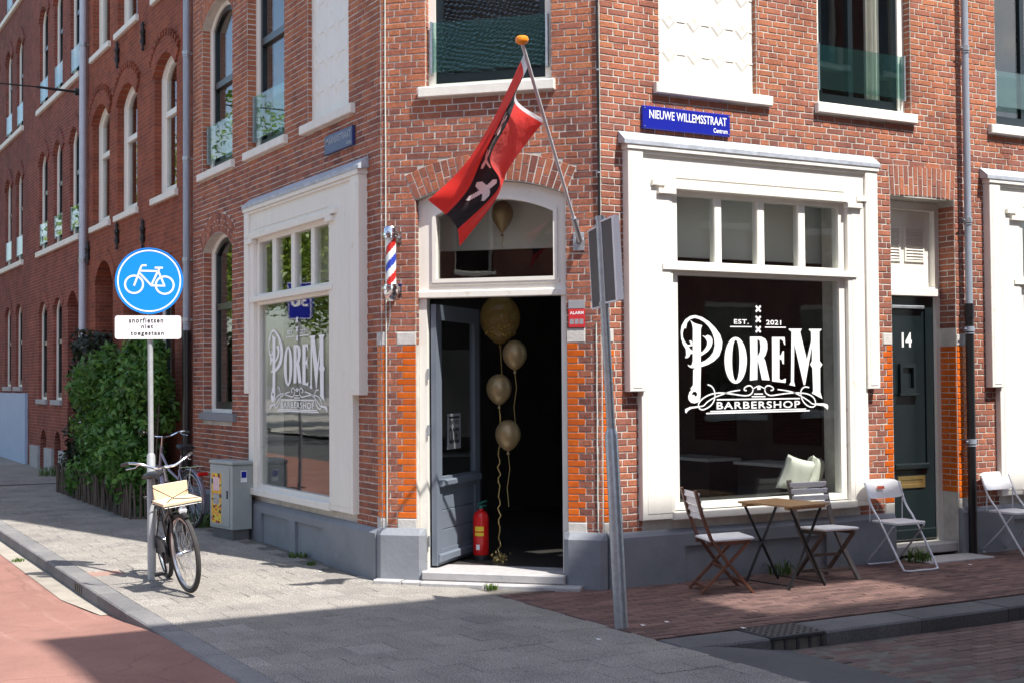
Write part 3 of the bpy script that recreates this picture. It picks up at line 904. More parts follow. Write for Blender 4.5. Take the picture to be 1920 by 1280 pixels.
sheet('far_brick_pavement', lin(XB, 40, 2), lin(-9.0, -6.05, 2), lambda x, y: 0.0, PAVER)
sheet('near_pavement', lin(XL, XB, 2), lin(-40.0, -4.5, 2), lambda x, y: -0.002, SLAB)
# ------------------------------------------------------------------ corner building: walls of single bricks
C0, CHT = 0.45, 0.06
BUILD = thing('corner_building', 'red brick corner building with cut-off corner door and cream shopfronts', 'building')

def arc_geo(half, zs, rise):
    Rr = (half * half + rise * rise) / (2 * rise)
    return Rr, zs + rise - Rr

def arched(u0, u1, z0, zs, rise, n=14):
    if rise <= 0:
        return [(u0, z0), (u1, z0), (u1, zs), (u0, zs)]
    half = (u1 - u0) / 2; c = (u0 + u1) / 2
    Rr, zc = arc_geo(half, zs, rise)
    th = math.asin(half / Rr)
    return [(u0, z0), (u1, z0)] + [(c + Rr * math.sin(th - 2 * th * i / n), zc + Rr * math.cos(th - 2 * th * i / n)) for i in range(n + 1)]

def wall_core(F, u0, u1, z0, z1, holes, d0, d1, m, parent, name='wall'):
    """wall body with real openings; holes: (u0, u1, z0, zs, rise)"""
    us = sorted({u0, u1, *[h[0] for h in holes], *[h[1] for h in holes]})
    zs = sorted({z0, z1, *[h[2] for h in holes], *[h[3] + h[4] for h in holes]})
    us = [u for u in us if u0 <= u <= u1]; zs = [z for z in zs if z0 <= z <= z1]
    mb = MB()
    for i in range(len(us) - 1):
        run = None
        for j in range(len(zs) - 1):
            um, zm = (us[i] + us[i + 1]) / 2, (zs[j] + zs[j + 1]) / 2
            inside = any(h[0] < um < h[1] and h[2] < zm < h[3] + h[4] for h in holes)
            if not inside:
                run = [zs[j], zs[j + 1]] if run is None else [run[0], zs[j + 1]]
            if (inside or j == len(zs) - 2) and run is not None:
                mb.box(F, us[i], us[i + 1], run[0], run[1], d0, d1)
                run = None
    for h in holes:
        if h[4] > 0:
            half = (h[1] - h[0]) / 2; c = (h[0] + h[1]) / 2
            Rr, zc = arc_geo(half, h[3], h[4])
            n = 16
            for i in range(n):
                a, b_ = h[0] + (h[1] - h[0]) * i / n, h[0] + (h[1] - h[0]) * (i + 1) / n
                za = zc + math.sqrt(max(0, Rr * Rr - (a - c) ** 2)); zb = zc + math.sqrt(max(0, Rr * Rr - (b_ - c) ** 2))
                t = h[3] + h[4] + 0.002
                P = F.pt
                mb.hexa([P(a, d0, za), P(b_, d0, zb), P(b_, d0, t), P(a, d0, t), P(a, d1, za), P(b_, d1, zb), P(b_, d1, t), P(a, d1, t)])
    return mb.build(name, m, parent)

def rect(u0, u1, z0, z1):
    return lambda z: (u0, u1) if z0 < z < z1 else None

def arch_ex(c, half, z0, zs, rise, band):
    Rr, zc = arc_geo(half, zs, rise)
    def f(z):
        if z <= z0:
            return None
        if z < zs:
            return (c - half, c + half)
        re = Rr + band
        if z >= zc + re:
            return None
        w = min(math.sqrt(re * re - (z - zc) ** 2), half * (z - zc) / (zs - zc))
        return (c - w, c + w)
    return f

BRECS = []      # every brick: (wall key, frame, u0, u1, z0, z1, face, material index)
def lay(key, F, u0, u1, z0, z1, excl, phase=0.0, quoins=(), mi=0):
    k0 = int(round((z0 - C0) / CHT)); k1 = int(math.floor((z1 - C0) / CHT + 1e-6))
    for k in range(k0, k1):
        za, zb = C0 + k * CHT, C0 + (k + 1) * CHT
        zm = (za + zb) / 2
        cuts = [e for e in (f(zm) for f in excl) if e]
        for (qe, qd, ql, qs, qz0, qz1, qm) in quoins:
            if qz0 < zm < qz1:
                w = ql if k % 2 == 0 else qs
                a, b_ = (qe, qe + w) if qd > 0 else (qe - w, qe)
                cuts.append((a, b_))
                BRECS.append((key, F, a, b_, za, zb, 0.0, qm))
        iv = [(u0, u1)]
        for a, b_ in cuts:
            nv = []
            for p, q in iv:
                if b_ <= p or a >= q:
                    nv.append((p, q))
                else:
                    if a - p > 0.02: nv.append((p, a))
                    if q - b_ > 0.02: nv.append((b_, q))
            iv = nv
        pitch = 0.22 if k % 2 == 0 else 0.11
        off = phase + (0.11 if k % 4 == 2 else 0.0) + (0.055 if k % 2 else 0.0)
        for p, q in iv:
            n = math.floor((p - off) / pitch)
            e = [p]
            x = off + (n + 1) * pitch
            while x < q - 0.03:
                if x - e[-1] > 0.035:
                    e.append(x)
                x += pitch
            e.append(q)
            for a, b_ in zip(e[:-1], e[1:]):
                BRECS.append((key, F, a, b_, za, zb, 0.0, mi))

def lay_reveal(key, F, ue, sgn, depth, z0, z1, mi=0, excl=None):
    """bricks of a window reveal: sgn +1 when the reveal faces +u"""
    G = Frame(F.pt(ue, 0, 0), -F.n, F.u * sgn)
    k0 = int(math.ceil((z0 - C0) / CHT)); k1 = int(math.floor((z1 - C0) / CHT))
    for k in range(k0, k1):
        za, zb = C0 + k * CHT, C0 + (k + 1) * CHT
        if depth <= 0.12 or k % 2:
            BRECS.append((key, G, 0.004, depth, za, zb, 0.004, mi))
        else:
            BRECS.append((key, G, 0.004, depth / 2, za, zb, 0.004, mi))
            BRECS.append((key, G, depth / 2, depth, za, zb, 0.004, mi))

def brick_geo(w, h, rough=0.0016, jt=0.0046):
    """one brick in local axes: x along, z up, front at y = 0 facing -y"""
    hx, hz = w / 2 - jt, h / 2 - jt
    b = 0.0035
    r = lambda s: random.gauss(0, s)
    back = [(-hx, 0.03, -hz), (hx, 0.03, -hz), (hx, 0.03, hz), (-hx, 0.03, hz)]
    mid = [(x + r(rough), 0.004 + abs(r(0.001)), z + r(rough)) for x, _, z in back]
    fr = [(x * (1 - b / max(hx, 0.01)) + r(rough), r(0.0005), z * (1 - b / hz) + r(rough)) for x, _, z in back]
    f = [(8, 9, 10, 11)]
    for i in range(4):
        j = (i + 1) % 4
        f += [(i, j, 4 + j, 4 + i), (4 + i, 4 + j, 8 + j, 8 + i)]
    return back + mid + fr, f

WALLS = {}
def finish_bricks(nobj=300):
    scored = []
    for i, r in enumerate(BRECS):
        key, F, a, b_, za, zb, d, mi = r
        c = F.pt((a + b_) / 2, d, (za + zb) / 2)
        p = project(c)
        s = 0
        if p and 0 < p[0] < 1920 and 0 < p[1] < 1280:
            v = (CAM_LOC - c)
            s = max(0, F.n.dot(v.normalized())) * (b_ - a) * (zb - za) / p[2] ** 2
            if b_ - a < 0.05: s = 0
        scored.append((s, i))
    order = sorted(scored, reverse=True)
    single = {i for s, i in order[:nobj] if s > 0}
    fields = {}
    cache = {}
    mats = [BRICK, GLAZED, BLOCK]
    names = ['brick', 'glazed_brick', 'corner_stone']
    for i, (key, F, a, b_, za, zb, d, mi) in enumerate(BRECS):
        c = F.pt((a + b_) / 2, d + random.gauss(0, 0.0006) + (0.002 if mi else 0), (za + zb) / 2)
        # basis: local x -> F.u (or flipped to stay right handed), local -y -> F.n
        x = F.u.copy()
        if x.cross(Vector((0, 0, 1))).dot(F.n) < 0:
            x = -x
        M = Matrix((( x.x, -F.n.x, 0, c.x), (x.y, -F.n.y, 0, c.y), (x.z, -F.n.z, 1, c.z), (0, 0, 0, 1)))
        if i in single:
            ck = (round((b_ - a) * 100), round((zb - za) * 100), mi, random.randint(0, 3))
            if ck not in cache:
                v, f = brick_geo(b_ - a, zb - za, 0.0018 if mi == 0 else 0.0006)
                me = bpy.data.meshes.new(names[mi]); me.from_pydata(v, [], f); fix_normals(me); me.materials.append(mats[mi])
                cache[ck] = me
            o = bpy.data.objects.new(names[mi], cache[ck])
            link(o, WALLS[key])
            o.matrix_local = M @ Matrix.Rotation(random.gauss(0, 0.004), 4, 'Y')
        else:
            v, f = brick_geo(b_ - a, zb - za, 0.0018 if mi == 0 else 0.0006)
            fields.setdefault(key, MB()).add([tuple(M @ Vector(q)) for q in v], f, mi)
    for key, mbx in fields.items():
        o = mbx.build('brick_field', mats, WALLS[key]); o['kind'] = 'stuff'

def arch_bricks(F, c, half, zs, rise, band, parent, jt=0.0052, proud=0.003):
    Rr, zc = arc_geo(half, zs, rise)
    th = math.asin(half / Rr)
    n = max(3, int(round(2 * th * (Rr + band / 2) / 0.066)))
    st = 2 * th / n
    core = MB()
    core.prism([(c + Rr * math.sin(-th + 2 * th * i / 16), zc + Rr * math.cos(-th + 2 * th * i / 16)) for i in range(17)] +
               [(c + (Rr + band) * math.sin(th - 2 * th * i / 16), zc + (Rr + band) * math.cos(th - 2 * th * i / 16)) for i in range(17)], [],
               lambda u, z, d: F.pt(u, d, z), -0.10, -0.0015)
    arch = core.build('arch', MORTAR, parent)
    for i in range(n):
        a = -th + (i + 0.5) * st
        sp = band * (0.36 if i % 2 else 0.62)
        for r0, r1 in ((Rr, Rr + sp), (Rr + sp, Rr + band)):
            mb = MB()
            h0, h1 = st / 2 * r0 - jt, st / 2 * r1 - jt
            e = lambda x, r: (c + x * math.cos(a) + r * math.sin(a), zc - x * math.sin(a) + r * math.cos(a))
            ra, rb = r0 + jt, r1 - jt
            pr = proud + random.gauss(0, 0.001)
            q = [e(-h0, ra), e(h0, ra), e(h1, rb), e(-h1, rb)]
            b = 0.003
            qi = [e(-h0 + b, ra + b), e(h0 - b, ra + b), e(h1 - b, rb - b), e(-h1 + b, rb - b)]
            vs = [F.pt(u, -0.09, z) for u, z in q] + [F.pt(u, pr - 0.003, z) for u, z in q] + [F.pt(u, pr, z) for u, z in qi]
            f = [(8, 9, 10, 11), (0, 3, 2, 1)]
            for k in range(4):
                l = (k + 1) % 4
                f += [(k, l, 4 + l, 4 + k), (4 + k, 4 + l, 8 + l, 8 + k)]
            mb.add(vs, f)
            mb.build('arch_brick', BRICK, arch)
    return arch

HT = 14.0
# openings: (u0, u1, z0, spring z, rise)
HOLES_R = [(2.17, 4.26, 0.60, 3.55, 0), (4.90, 5.80, 0.0, 3.62, 0), (2.09, 3.21, 4.45, 7.0, 0), (3.97, 5.21, 4.45, 7.0, 0), (6.45, 7.70, 4.45, 7.0, 0), (6.72, 8.80, 0.60, 3.55, 0)]
HOLES_C = [(0.335, 1.73, 0.0, 3.44, 0.15), (0.44, 1.61, 4.45, 7.0, 0)]
HOLES_L = [(2.55, 4.86, 0.60, 3.46, 0), (5.82, 7.0, 1.43, 3.45, 0.20), (2.2, 3.3, 4.45, 7.0, 0), (4.0, 5.25, 4.45, 7.0, 0), (5.8, 7.05, 4.45, 6.30, 0.24)]
WALLS['R'] = wall_core(FR, A, 9.3, 0.0, HT, HOLES_R, -0.30, -0.0046, MORTAR, BUILD)
WALLS['C'] = wall_core(FC, 0.0, CH, 0.0, HT, HOLES_C, -0.30, -0.0046, MORTAR, BUILD)
WALLS['L'] = wall_core(FL, A, 7.46, 0.0, HT, HOLES_L, -0.30, -0.0046, MORTAR, BUILD)
for k, t in (('R', 'wall on the side street'), ('C', 'cut-off corner wall with the shop door'), ('L', 'shaded wall on the main street')):
    WALLS[k]['label'] = t

QZ0, QZ1 = C0 + 2 * CHT, C0 + 28 * CHT
def stones(edge, d, w, wl=None):
    return [(edge, d, w, w, C0, QZ0, 2), (edge, d, wl or w, wl or w, QZ1, QZ1 + 2 * CHT, 2)]
# one stone spans two courses: made below as its own boxes, so here the courses are only left free
def stone_boxes(F, a, b_, parent):
    for za, zb in ((C0, QZ0), (QZ1, QZ1 + 2 * CHT)):
        MB().bbox(F, a + 0.004, b_ - 0.004, za + 0.005, zb - 0.005, -0.03, 0.004, 0.004).build('corner_stone', BLOCK, parent)
def stone_cut(a, b_):
    return [rect(a, b_, C0, QZ0), rect(a, b_, QZ1, QZ1 + 2 * CHT)]

ARCH_C = (1.0325, 0.6975, 3.44, 0.15, 0.25)
lay('C', FC, 0.004, CH - 0.004, C0, 6.0,
    [rect(0.335, 1.73, 0, 3.44), arch_ex(1.0325, 0.6975, 0, 3.44, 0.15, 0.25), rect(0.44, 1.61, 4.36, 7.0)] + stone_cut(0.15, 0.335) + stone_cut(1.73, 1.90) + stone_cut(0.0, 0.05),
    phase=0.03, quoins=[(0.335, -1, 0.19, 0.135, QZ0, QZ1, 1), (1.73, 1, 0.165, 0.105, QZ0, QZ1, 1), (0.004, 1, 0.045, 0.045, QZ0, QZ1, 1)])
for a, b_ in ((0.15, 0.335), (1.73, 1.90), (0.003, 0.05)):
    stone_boxes(FC, a, b_, WALLS['C'])
arch_bricks(FC, *ARCH_C, WALLS['C'])
lay_reveal('C', FC, 0.44, 1, 0.09, 4.45, 6.0)
lay_reveal('C', FC, 1.61, -1, 0.09, 4.45, 6.0)
lay_reveal('C', FC, 1.73, -1, 0.08, QZ1, 3.46)
lay_reveal('C', FC, 0.335, 1, 0.08, QZ1, 3.46)

lay('R', FR, A + 0.004, 7.95, C0, 6.2,
    [rect(1.73, 4.60, 1.74, 3.92), rect(1.86, 4.44, 0.4, 1.75), rect(4.90, 5.80, 0, 3.63), arch_ex(5.35, 0.45, 0, 3.62, 0.015, 0.31),
     rect(2.09, 3.21, 4.36, 7), rect(3.97, 5.21, 4.36, 7), rect(6.45, 7.70, 4.36, 7), rect(6.27, 9.2, 1.74, 3.92), rect(6.40, 9.2, 0.4, 1.75)]
    + stone_cut(A, 1.57) + stone_cut(4.77, 4.90) + stone_cut(5.80, 5.98),
    phase=0.0, quoins=[(A + 0.004, 1, 0.13, 0.07, QZ0, QZ1, 1), (4.90, -1, 0.13, 0.085, QZ0, QZ1, 1), (5.80, 1, 0.18, 0.18, QZ0, QZ1, 1)])
for a, b_ in ((A + 0.004, 1.57), (4.77, 4.90), (5.80, 5.98)):
    stone_boxes(FR, a, b_, WALLS['R'])
arch_bricks(FR, 5.35, 0.45, 3.62, 0.015, 0.31, WALLS['R'])
for ue in (3.21, 5.21, 7.70):
    lay_reveal('R', FR, ue, -1, 0.10, 4.45, 6.2)
lay_reveal('R', FR, 5.80, -1, 0.22, QZ1 + 0.12, 3.62)
lay_reveal('R', FR, 5.80, -1, 0.22, QZ0, QZ1, mi=1)

lay('L', FL, A + 0.004, 7.44, C0, 7.0,
    [rect(1.82, 5.05, 1.72, 3.84), rect(2.02, 4.98, 0.4, 1.73), arch_ex(6.41, 0.59, 1.3, 3.45, 0.20, 0.24), rect(2.2, 3.3, 4.36, 7.0), rect(4.0, 5.25, 4.36, 7), arch_ex(6.425, 0.625, 4.36, 6.30, 0.24, 0.24)]
    + stone_cut(A, A + 0.10),
    phase=0.05, quoins=[(A + 0.004, 1, 0.09, 0.09, QZ0, QZ1, 1)])
stone_boxes(FL, A + 0.004, A + 0.10, WALLS['L'])
arch_bricks(FL, 6.41, 0.59, 3.45, 0.20, 0.24, WALLS['L'])
arch_bricks(FL, 6.425, 0.625, 6.30, 0.24, 0.24, WALLS['L'])
for ue, z0, z1 in ((3.3, 4.45, 7.0), (5.25, 4.45, 7.0), (7.05, 4.45, 6.35), (7.0, 1.43, 3.5)):
    lay_reveal('L', FL, ue, -1, 0.12, z0, z1)
finish_bricks(300)

# roof and cornice far above the picture, so that the building throws its real shadow
mb = MB()
mb.prism([(0.02, A + 0.02), (A + 0.02, 0.02), (9.28, 0.02), (9.28, 9.0), (0.02, 9.0)], [], lambda x, y, d: Vector((x, y, d)), HT - 0.1, HT + 0.15)
mb.build('roof', LEAD, BUILD)
mb = MB()
for F, a, b_ in ((FR, A, 9.3), (FC, 0, CH), (FL, A, 7.46)):
    mb.box(F, a, b_, HT - 0.5, HT + 0.2, 0.0, 0.35)
mb.build('cornice', WHITE, BUILD)
# party walls close the body of the building
mb = MB()
mb.box(WORLD, 9.02, 9.28, 0, HT - 0.1, 0.32, 9.0)
mb.box(WORLD, 0.32, 9.0, 0, HT - 0.1, 8.8, 9.0)
mb.build('party_wall', MORTAR, BUILD)

# ------------------------------------------------------------------ plinths
def plinth(F, u0, u1, zt, recs, zb=-0.05, d=0.055):
    mb = MB()
    us = sorted({u0, u1, *[r[0] for r in recs], *[r[1] for r in recs]})
    for a, b_ in zip(us[:-1], us[1:]):
        r = [q for q in recs if q[0] <= a and q[1] >= b_]
        top = zt - 0.045
        if r:
            mb.box(F, a, b_, zb, r[0][2], -0.01, d - 0.03)
            mb.box(F, a, b_, r[0][2], top, -0.01, d)
        else:
            mb.box(F, a, b_, zb, top, -0.01, d)
    P = F.pt
    mb.hexa([P(u0, -0.01, zt - 0.045), P(u1, -0.01, zt - 0.045), P(u1, -0.01, zt), P(u0, -0.01, zt),
             P(u0, d, zt - 0.045), P(u1, d, zt - 0.045), P(u1, 0.015, zt), P(u0, 0.015, zt)])
    return mb.build('plinth', PLINTH, BUILD)
plinth(FR, A + 0.03, 4.86, 0.475, [(2.28, 3.95, 0.32)])
plinth(FR, 5.80, 7.9, 0.475, [(6.55, 7.6, 0.32)])
plinth(FL, A + 0.03, 7.46, 0.475, [(2.75, 3.55, 0.36), (3.72, 4.62, 0.36)])
def plinth_block(s0, s1, mname):
    mb = MB()
    P = FC.pt
    c = 0.05
    prof = [(s0, 0.0), (s0 + 0.0, 0.03), (s0 + c, 0.075), (s1 - c, 0.075), (s1, 0.03), (s1, 0.0)]
    vs = []
    for z, k in ((-0.05, 1.0), (0.425, 1.0), (0.485, 0.35)):
        for s, d in prof:
            cx = (s0 + s1) / 2
            vs.append(P(s if k == 1 else cx + (s - cx) * 0.97, d * k, z))
    n = len(prof)
    f = []
    for l in range(2):
        for i in range(n - 1):
            f.append((l * n + i, l * n + i + 1, (l + 1) * n + i + 1, (l + 1) * n + i))
    f.append(tuple(2 * n + i for i in range(n)))
    mb.add(vs, f)
    mb.build('plinth', PLINTH, BUILD)
plinth_block(-0.035, 0.43, 'a')
plinth_block(1.70, 2.085, 'b')
# ------------------------------------------------------------------ shopfronts
def shopfront(F, p, name_label, logo_c, logo_dir, logo=True):
    o0, o1, l0, l1 = p['o0'], p['o1'], p['l0'], p['l1']      # outer box, inner edges of the hanging legs
    a0, a1, b0, b1 = p['a0'], p['a1'], p['b0'], p['b1']      # pilasters
    g0, g1 = p['g0'], p['g1']                                # glass
    zt, zh, zg1, t0, t1, zg0, s0, s1, zl = p['zt'], p['zh'], p['zg1'], p['t0'], p['t1'], p['zg0'], p['s0'], p['s1'], p['zl']
    F = Frame(F.O, F.u, F.n)
    F.pt = lambda u, d, z, _F=F: _F.O + _F.u * u + _F.n * (d * 0.62 if d > 0.012 else d) + Vector((0, 0, z))
    mb = MB()
    # casing round the panes
    mb.box(F, a1 - 0.01, g0, zg0 - 0.06, zg1 + 0.05, -0.07, 0.035)
    mb.box(F, g1, b0 + 0.01, zg0 - 0.06, zg1 + 0.05, -0.07, 0.035)
    mb.box(F, g0, g1, zg1, zg1 + 0.05, -0.07, 0.034)
    mb.box(F, g0, g1, zg0 - 0.06, zg0, -0.07, 0.034)
    mb.box(F, g0, g1, t1 - 0.005, t1 + 0.035, -0.07, 0.033)
    mb.box(F, g0, g1, t0 - 0.035, t0 + 0.002, -0.07, 0.033)
    win = mb.build('shop_window', WHITE, BUILD)
    win['label'] = name_label
    mb = MB()
    mb.bbox(F, o0 + 0.03, o1 - 0.03, zg1 + 0.05, zt - 0.02, -0.03, 0.10)
    mb.build('fascia', WHITE, win)
    mb = MB()
    mb.bbox(F, o0 - 0.012, o1 + 0.012, zt - 0.055, zt, -0.02, 0.165)
    mb.bbox(F, l0 + 0.002, l1 - 0.002, zt - 0.085, zt - 0.056, -0.02, 0.135)
    mb.build('cornice', WHITE, win)
    for u0, u1 in ((o0, l0), (l1, o1)):
        mb = MB()
        mb.bbox(F, u0, u1, zl, zt - 0.056, -0.02, 0.145, 0.006)
        mb.bbox(F, u0 + 0.03, u1 - 0.03, zl + 0.03, zt - 0.12, 0.12, 0.152, 0.006)
        mb.build('hanging_leg', WHITE, win)
    for u0, u1 in ((a0, a1), (b0, b1)):
        mb = MB()
        mb.bbox(F, u0, u1, s0 + 0.01, zg1 + 0.06, -0.02, 0.105, 0.006)
        mb.bbox(F, u0 + 0.05, u1 - 0.03, s0 + 0.06, zh + 0.0, 0.1, 0.112, 0.006)
        mb.build('pilaster', WHITE, win)
    # head moulding with stepped ears at both ends
    mb = MB()
    mb.bbox(F, a1 - 0.10, b0 + 0.10, zg1 + 0.045, zg1 + 0.115, 0.02, 0.145, 0.006)
    mb.bbox(F, a1 + 0.04, b0 - 0.04, zg1 + 0.15, zg1 + 0.162, 0.09, 0.112, 0.003)
    for c, sg in ((a1, -1), (b0, 1)):
        mb.bbox(F, min(c - 0.02 * sg, c + 0.17 * sg), max(c - 0.02 * sg, c + 0.17 * sg), zg1 - 0.005, zg1 + 0.043, 0.05, 0.165, 0.005)
        mb.bbox(F, min(c + 0.10 * sg, c + 0.23 * sg), max(c + 0.10 * sg, c + 0.23 * sg), zg1 + 0.065, zg1 + 0.118, 0.05, 0.158, 0.005)
    mb.build('head_moulding', WHITE, win)
    mb = MB()
    mb.bbox(F, a1 - 0.12, b0 + 0.10, t0, t1, -0.05, 0.135, 0.006)
    mb.build('transom', WHITE, win)
    ms = p['m']
    for u0, u1 in ms:
        mb = MB()
        mb.bbox(F, u0, u1, t1 + 0.03, zg1 + 0.002, -0.06, 0.028, 0.008)
        mb.build('mullion', WHITE, win)
    edges = [g0] + [q for u in ms for q in u] + [g1]
    for i in range(0, len(edges), 2):
        mb = MB()
        mb.box(F, edges[i] - 0.004, edges[i + 1] + 0.004, t1 + 0.025, zg1 + 0.01, -0.018, -0.010)
        mb.build('pane', GLASS, win)
    mb = MB()
    mb.box(F, g0 - 0.005, g1 + 0.005, zg0 - 0.01, t0 - 0.03, -0.018, -0.008)
    mb.build('pane', GLASS, win)
    mb = MB()
    mb.bbox(F, a1 - 0.03, b0 + 0.06, s0, s1, -0.03, 0.15, 0.008)
    mb.build('sill', WHITE, win)
    # lead flashing on top, in lapped lengths
    n = 3
    for i in range(n):
        u0 = o0 - 0.05 + (o1 - o0 + 0.06) * i / n; u1 = o0 - 0.05 + (o1 - o0 + 0.06) * (i + 1) / n
        e = 0.002 * (i % 2)
        P = F.pt
        mb = MB()
        mb.hexa([P(u0, 0.002, zt + 0.001), P(u1 + 0.01, 0.002, zt + 0.001), P(u1 + 0.01, 0.006, zt + 0.11 + e), P(u0, 0.006, zt + 0.11 + e),
                 P(u0, 0.178 + e, zt - 0.012), P(u1 + 0.01, 0.178 + e, zt - 0.012), P(u1 + 0.01, 0.178 + e, zt + 0.025), P(u0, 0.178 + e, zt + 0.025)])
        mb.build('flashing', LEAD, win)
    if logo:
        mapf = lambda x, y, d: F.pt(logo_c[0] + logo_dir * x, d, logo_c[1] + y)
        strokes = []
        for pts, w in LOGO_LINES:
            q = catmull([Vector((a, b, 0)) for a, b in pts], 5) if len(pts) > 2 else [Vector((a, b, 0)) for a, b in pts]
            strokes.append(([(a.x, a.y) for a in q], w))
        for ids in ((0, 1, 2), (3,), (4,), (5,), (6,)):
            mb = MB()
            for k in ids:
                mb.prism(*LOGO_POLYS[k], mapf, -0.007, -0.0055)
            mb.build('letter', DECAL, win)
        for ids in ((0, 1, 7), (2, 3, 8), (4,), (5,), (6,), (7,), (8,), (9,), (10,), (11,), (12,)):
            mb = MB()
            if len(ids) == 3:
                mb.prism(*LOGO_POLYS[ids[2]], mapf, -0.007, -0.0055)
            for k in ids[:2]:
                mb.ribbon(strokes[k][0], strokes[k][1], mapf, -0.007, -0.0056)
            mb.build('ornament', DECAL, win)
        for c in range(3):
            mb = MB()
            for k in (13 + 2 * c, 14 + 2 * c):
                mb.ribbon(strokes[k][0], strokes[k][1], mapf, -0.007, -0.0056 - 0.0001 * (k % 2))
            mb.build('cross', DECAL, win)
        for key, x0, y0, x1, y1 in LOGO_TEXT:
            mb = MB()
            put_text(mb, key, mapf, x0, y0, x1, y1, -0.0058)
            mb.build('lettering', DECAL, win)
    return win

def catmull(P, n):
    out = []
    for i in range(len(P) - 1):
        p0, p1, p2, p3 = P[max(i - 1, 0)], P[i], P[i + 1], P[min(i + 2, len(P) - 1)]
        for k in range(n):
            t = k / n
            out.append(0.5 * ((2 * p1) + (p2 - p0) * t + (2 * p0 - 5 * p1 + 4 * p2 - p3) * t * t + (3 * p1 - p0 - 3 * p2 + p3) * t ** 3))
    out.append(P[-1])
    return out

RIGHTW = dict(o0=1.68, o1=4.64, l0=1.84, l1=4.48, a0=1.82, a1=2.17, b0=4.26, b1=4.50, g0=2.25, g1=4.18, zt=3.88, zh=3.5, zg1=3.455, t0=2.775, t1=2.83, zg0=0.70, s0=0.56, s1=0.63, zl=1.70,
              m=[(2.68, 2.76), (3.18, 3.265), (3.68, 3.765)])
LEFTW = dict(o0=1.76, o1=5.10, l0=1.97, l1=4.95, a0=1.97, a1=2.56, b0=4.84, b1=5.01, g0=2.65, g1=4.75, zt=3.79, zh=3.41, zg1=3.37, t0=2.70, t1=2.755, zg0=0.67, s0=0.55, s1=0.625, zl=1.68,
             m=[(3.07, 3.17), (3.64, 3.75), (4.22, 4.34)])
shopfront(FR, RIGHTW, 'wide sunlit shop window with white lettering', (3.19, 1.95), 1)
shopfront(FL, LEFTW, 'shaded shop window mirroring the street', (3.64, 1.95), -1)
R2 = dict(RIGHTW)
for k in ('o0', 'o1', 'l0', 'l1', 'a0', 'a1', 'b0', 'b1', 'g0', 'g1'):
    R2[k] = RIGHTW[k] + 4.545
R2['m'] = [(a + 4.545, b_ + 4.545) for a, b_ in RIGHTW['m']]
shopfront(FR, R2, 'second shop window cut by the picture edge', (7.7, 1.95), 1, logo=False)

# ------------------------------------------------------------------ upper and ground floor windows
def window(F, u0, u1, z0, zs, rise, bld, d=-0.10, fw=0.075, far=1, rail=None, bal=None, sill=(0.075, 0.075), curtain=None, sash_mat=None, sillmat=None, room=True, mull=None, detail=True):
    sash_mat = sash_mat or DARKGREEN
    mapf = lambda u, z, dd: F.pt(u, dd, z)
    out = arched(u0, u1, z0, zs, rise)
    inn = arched(u0 + fw, u1 - fw, z0 + 0.05, zs - (0.02 if rise else fw), rise * 0.86)
    mb = MB()
    mb.prism(out, [inn], mapf, d - 0.10, d)
    w = mb.build('window', WHITE, bld)
    sw = 0.055
    inn2 = arched(u0 + fw + sw, u1 - fw - sw, z0 + 0.05 + 0.09, zs - (0.05 if rise else fw + sw), rise * 0.74)
    if detail:
        mb = MB()
        mb.prism(inn, [inn2], mapf, d - 0.075, d - 0.02)
        if rail:
            mb.box(F, u0 + fw + sw - 0.002, u1 - fw - sw + 0.002, rail - 0.04, rail + 0.04, d - 0.07, d - 0.005)
        if mull:
            for um in mull:
                mb.box(F, um - 0.03, um + 0.03, z0 + 0.138, zs - 0.05, d - 0.072, d - 0.022)
        mb.build('sash', sash_mat, w)
    mb = MB()
    mb.prism(inn2 if detail else inn, [], mapf, d - 0.055, d - 0.047)
    mb.build('pane', GLASS, w)
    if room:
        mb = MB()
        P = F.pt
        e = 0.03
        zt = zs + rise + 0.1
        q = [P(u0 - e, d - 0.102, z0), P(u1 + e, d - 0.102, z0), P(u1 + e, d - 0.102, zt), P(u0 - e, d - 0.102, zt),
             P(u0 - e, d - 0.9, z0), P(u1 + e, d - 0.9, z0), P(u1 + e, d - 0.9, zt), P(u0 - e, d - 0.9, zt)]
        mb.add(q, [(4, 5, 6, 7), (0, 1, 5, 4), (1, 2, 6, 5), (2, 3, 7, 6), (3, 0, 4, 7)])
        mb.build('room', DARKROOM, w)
    if curtain:
        for c0, c1 in curtain:
            mb = MB()
            n = 40
            vs = []
            for i in range(n + 1):
                u = c0 + (c1 - c0) * i / n
                dd = d - 0.16 + 0.018 * math.sin(i * 1.15) + 0.008 * math.sin(i * 2.7)
                vs += [F.pt(u, dd, z0 + 0.05), F.pt(u, dd, zs + rise)]
            mb.add(vs, [(2 * i, 2 * i + 2, 2 * i + 3, 2 * i + 1) for i in range(n)])
            mb.build('curtain', CURTAIN, w, smooth=True)
    if sill:
        mb = MB()
        P = F.pt
        a, b_ = u0 - sill[0], u1 + sill[1]
        mb.bbox(F, a, b_, z0 - 0.09, z0 + 0.004, -0.09, 0.055, 0.008)
        mb.build('sill', sillmat or STONE, w)
    if bal:
        mb = MB()
        mb.box(F, u0 + 0.05, u1 - 0.05, bal[0], bal[1], d + 0.035, d + 0.049)
        b = mb.build('balustrade', BALUSTRADE, w)
        for ue in (u0 + 0.035, u1 - 0.055):
            mb = MB()
            mb.box(F, ue, ue + 0.02, bal[0] - 0.02, bal[1] + 0.01, d + 0.002, d + 0.055)
            mb.build('clamp', GALV, w)
    return w

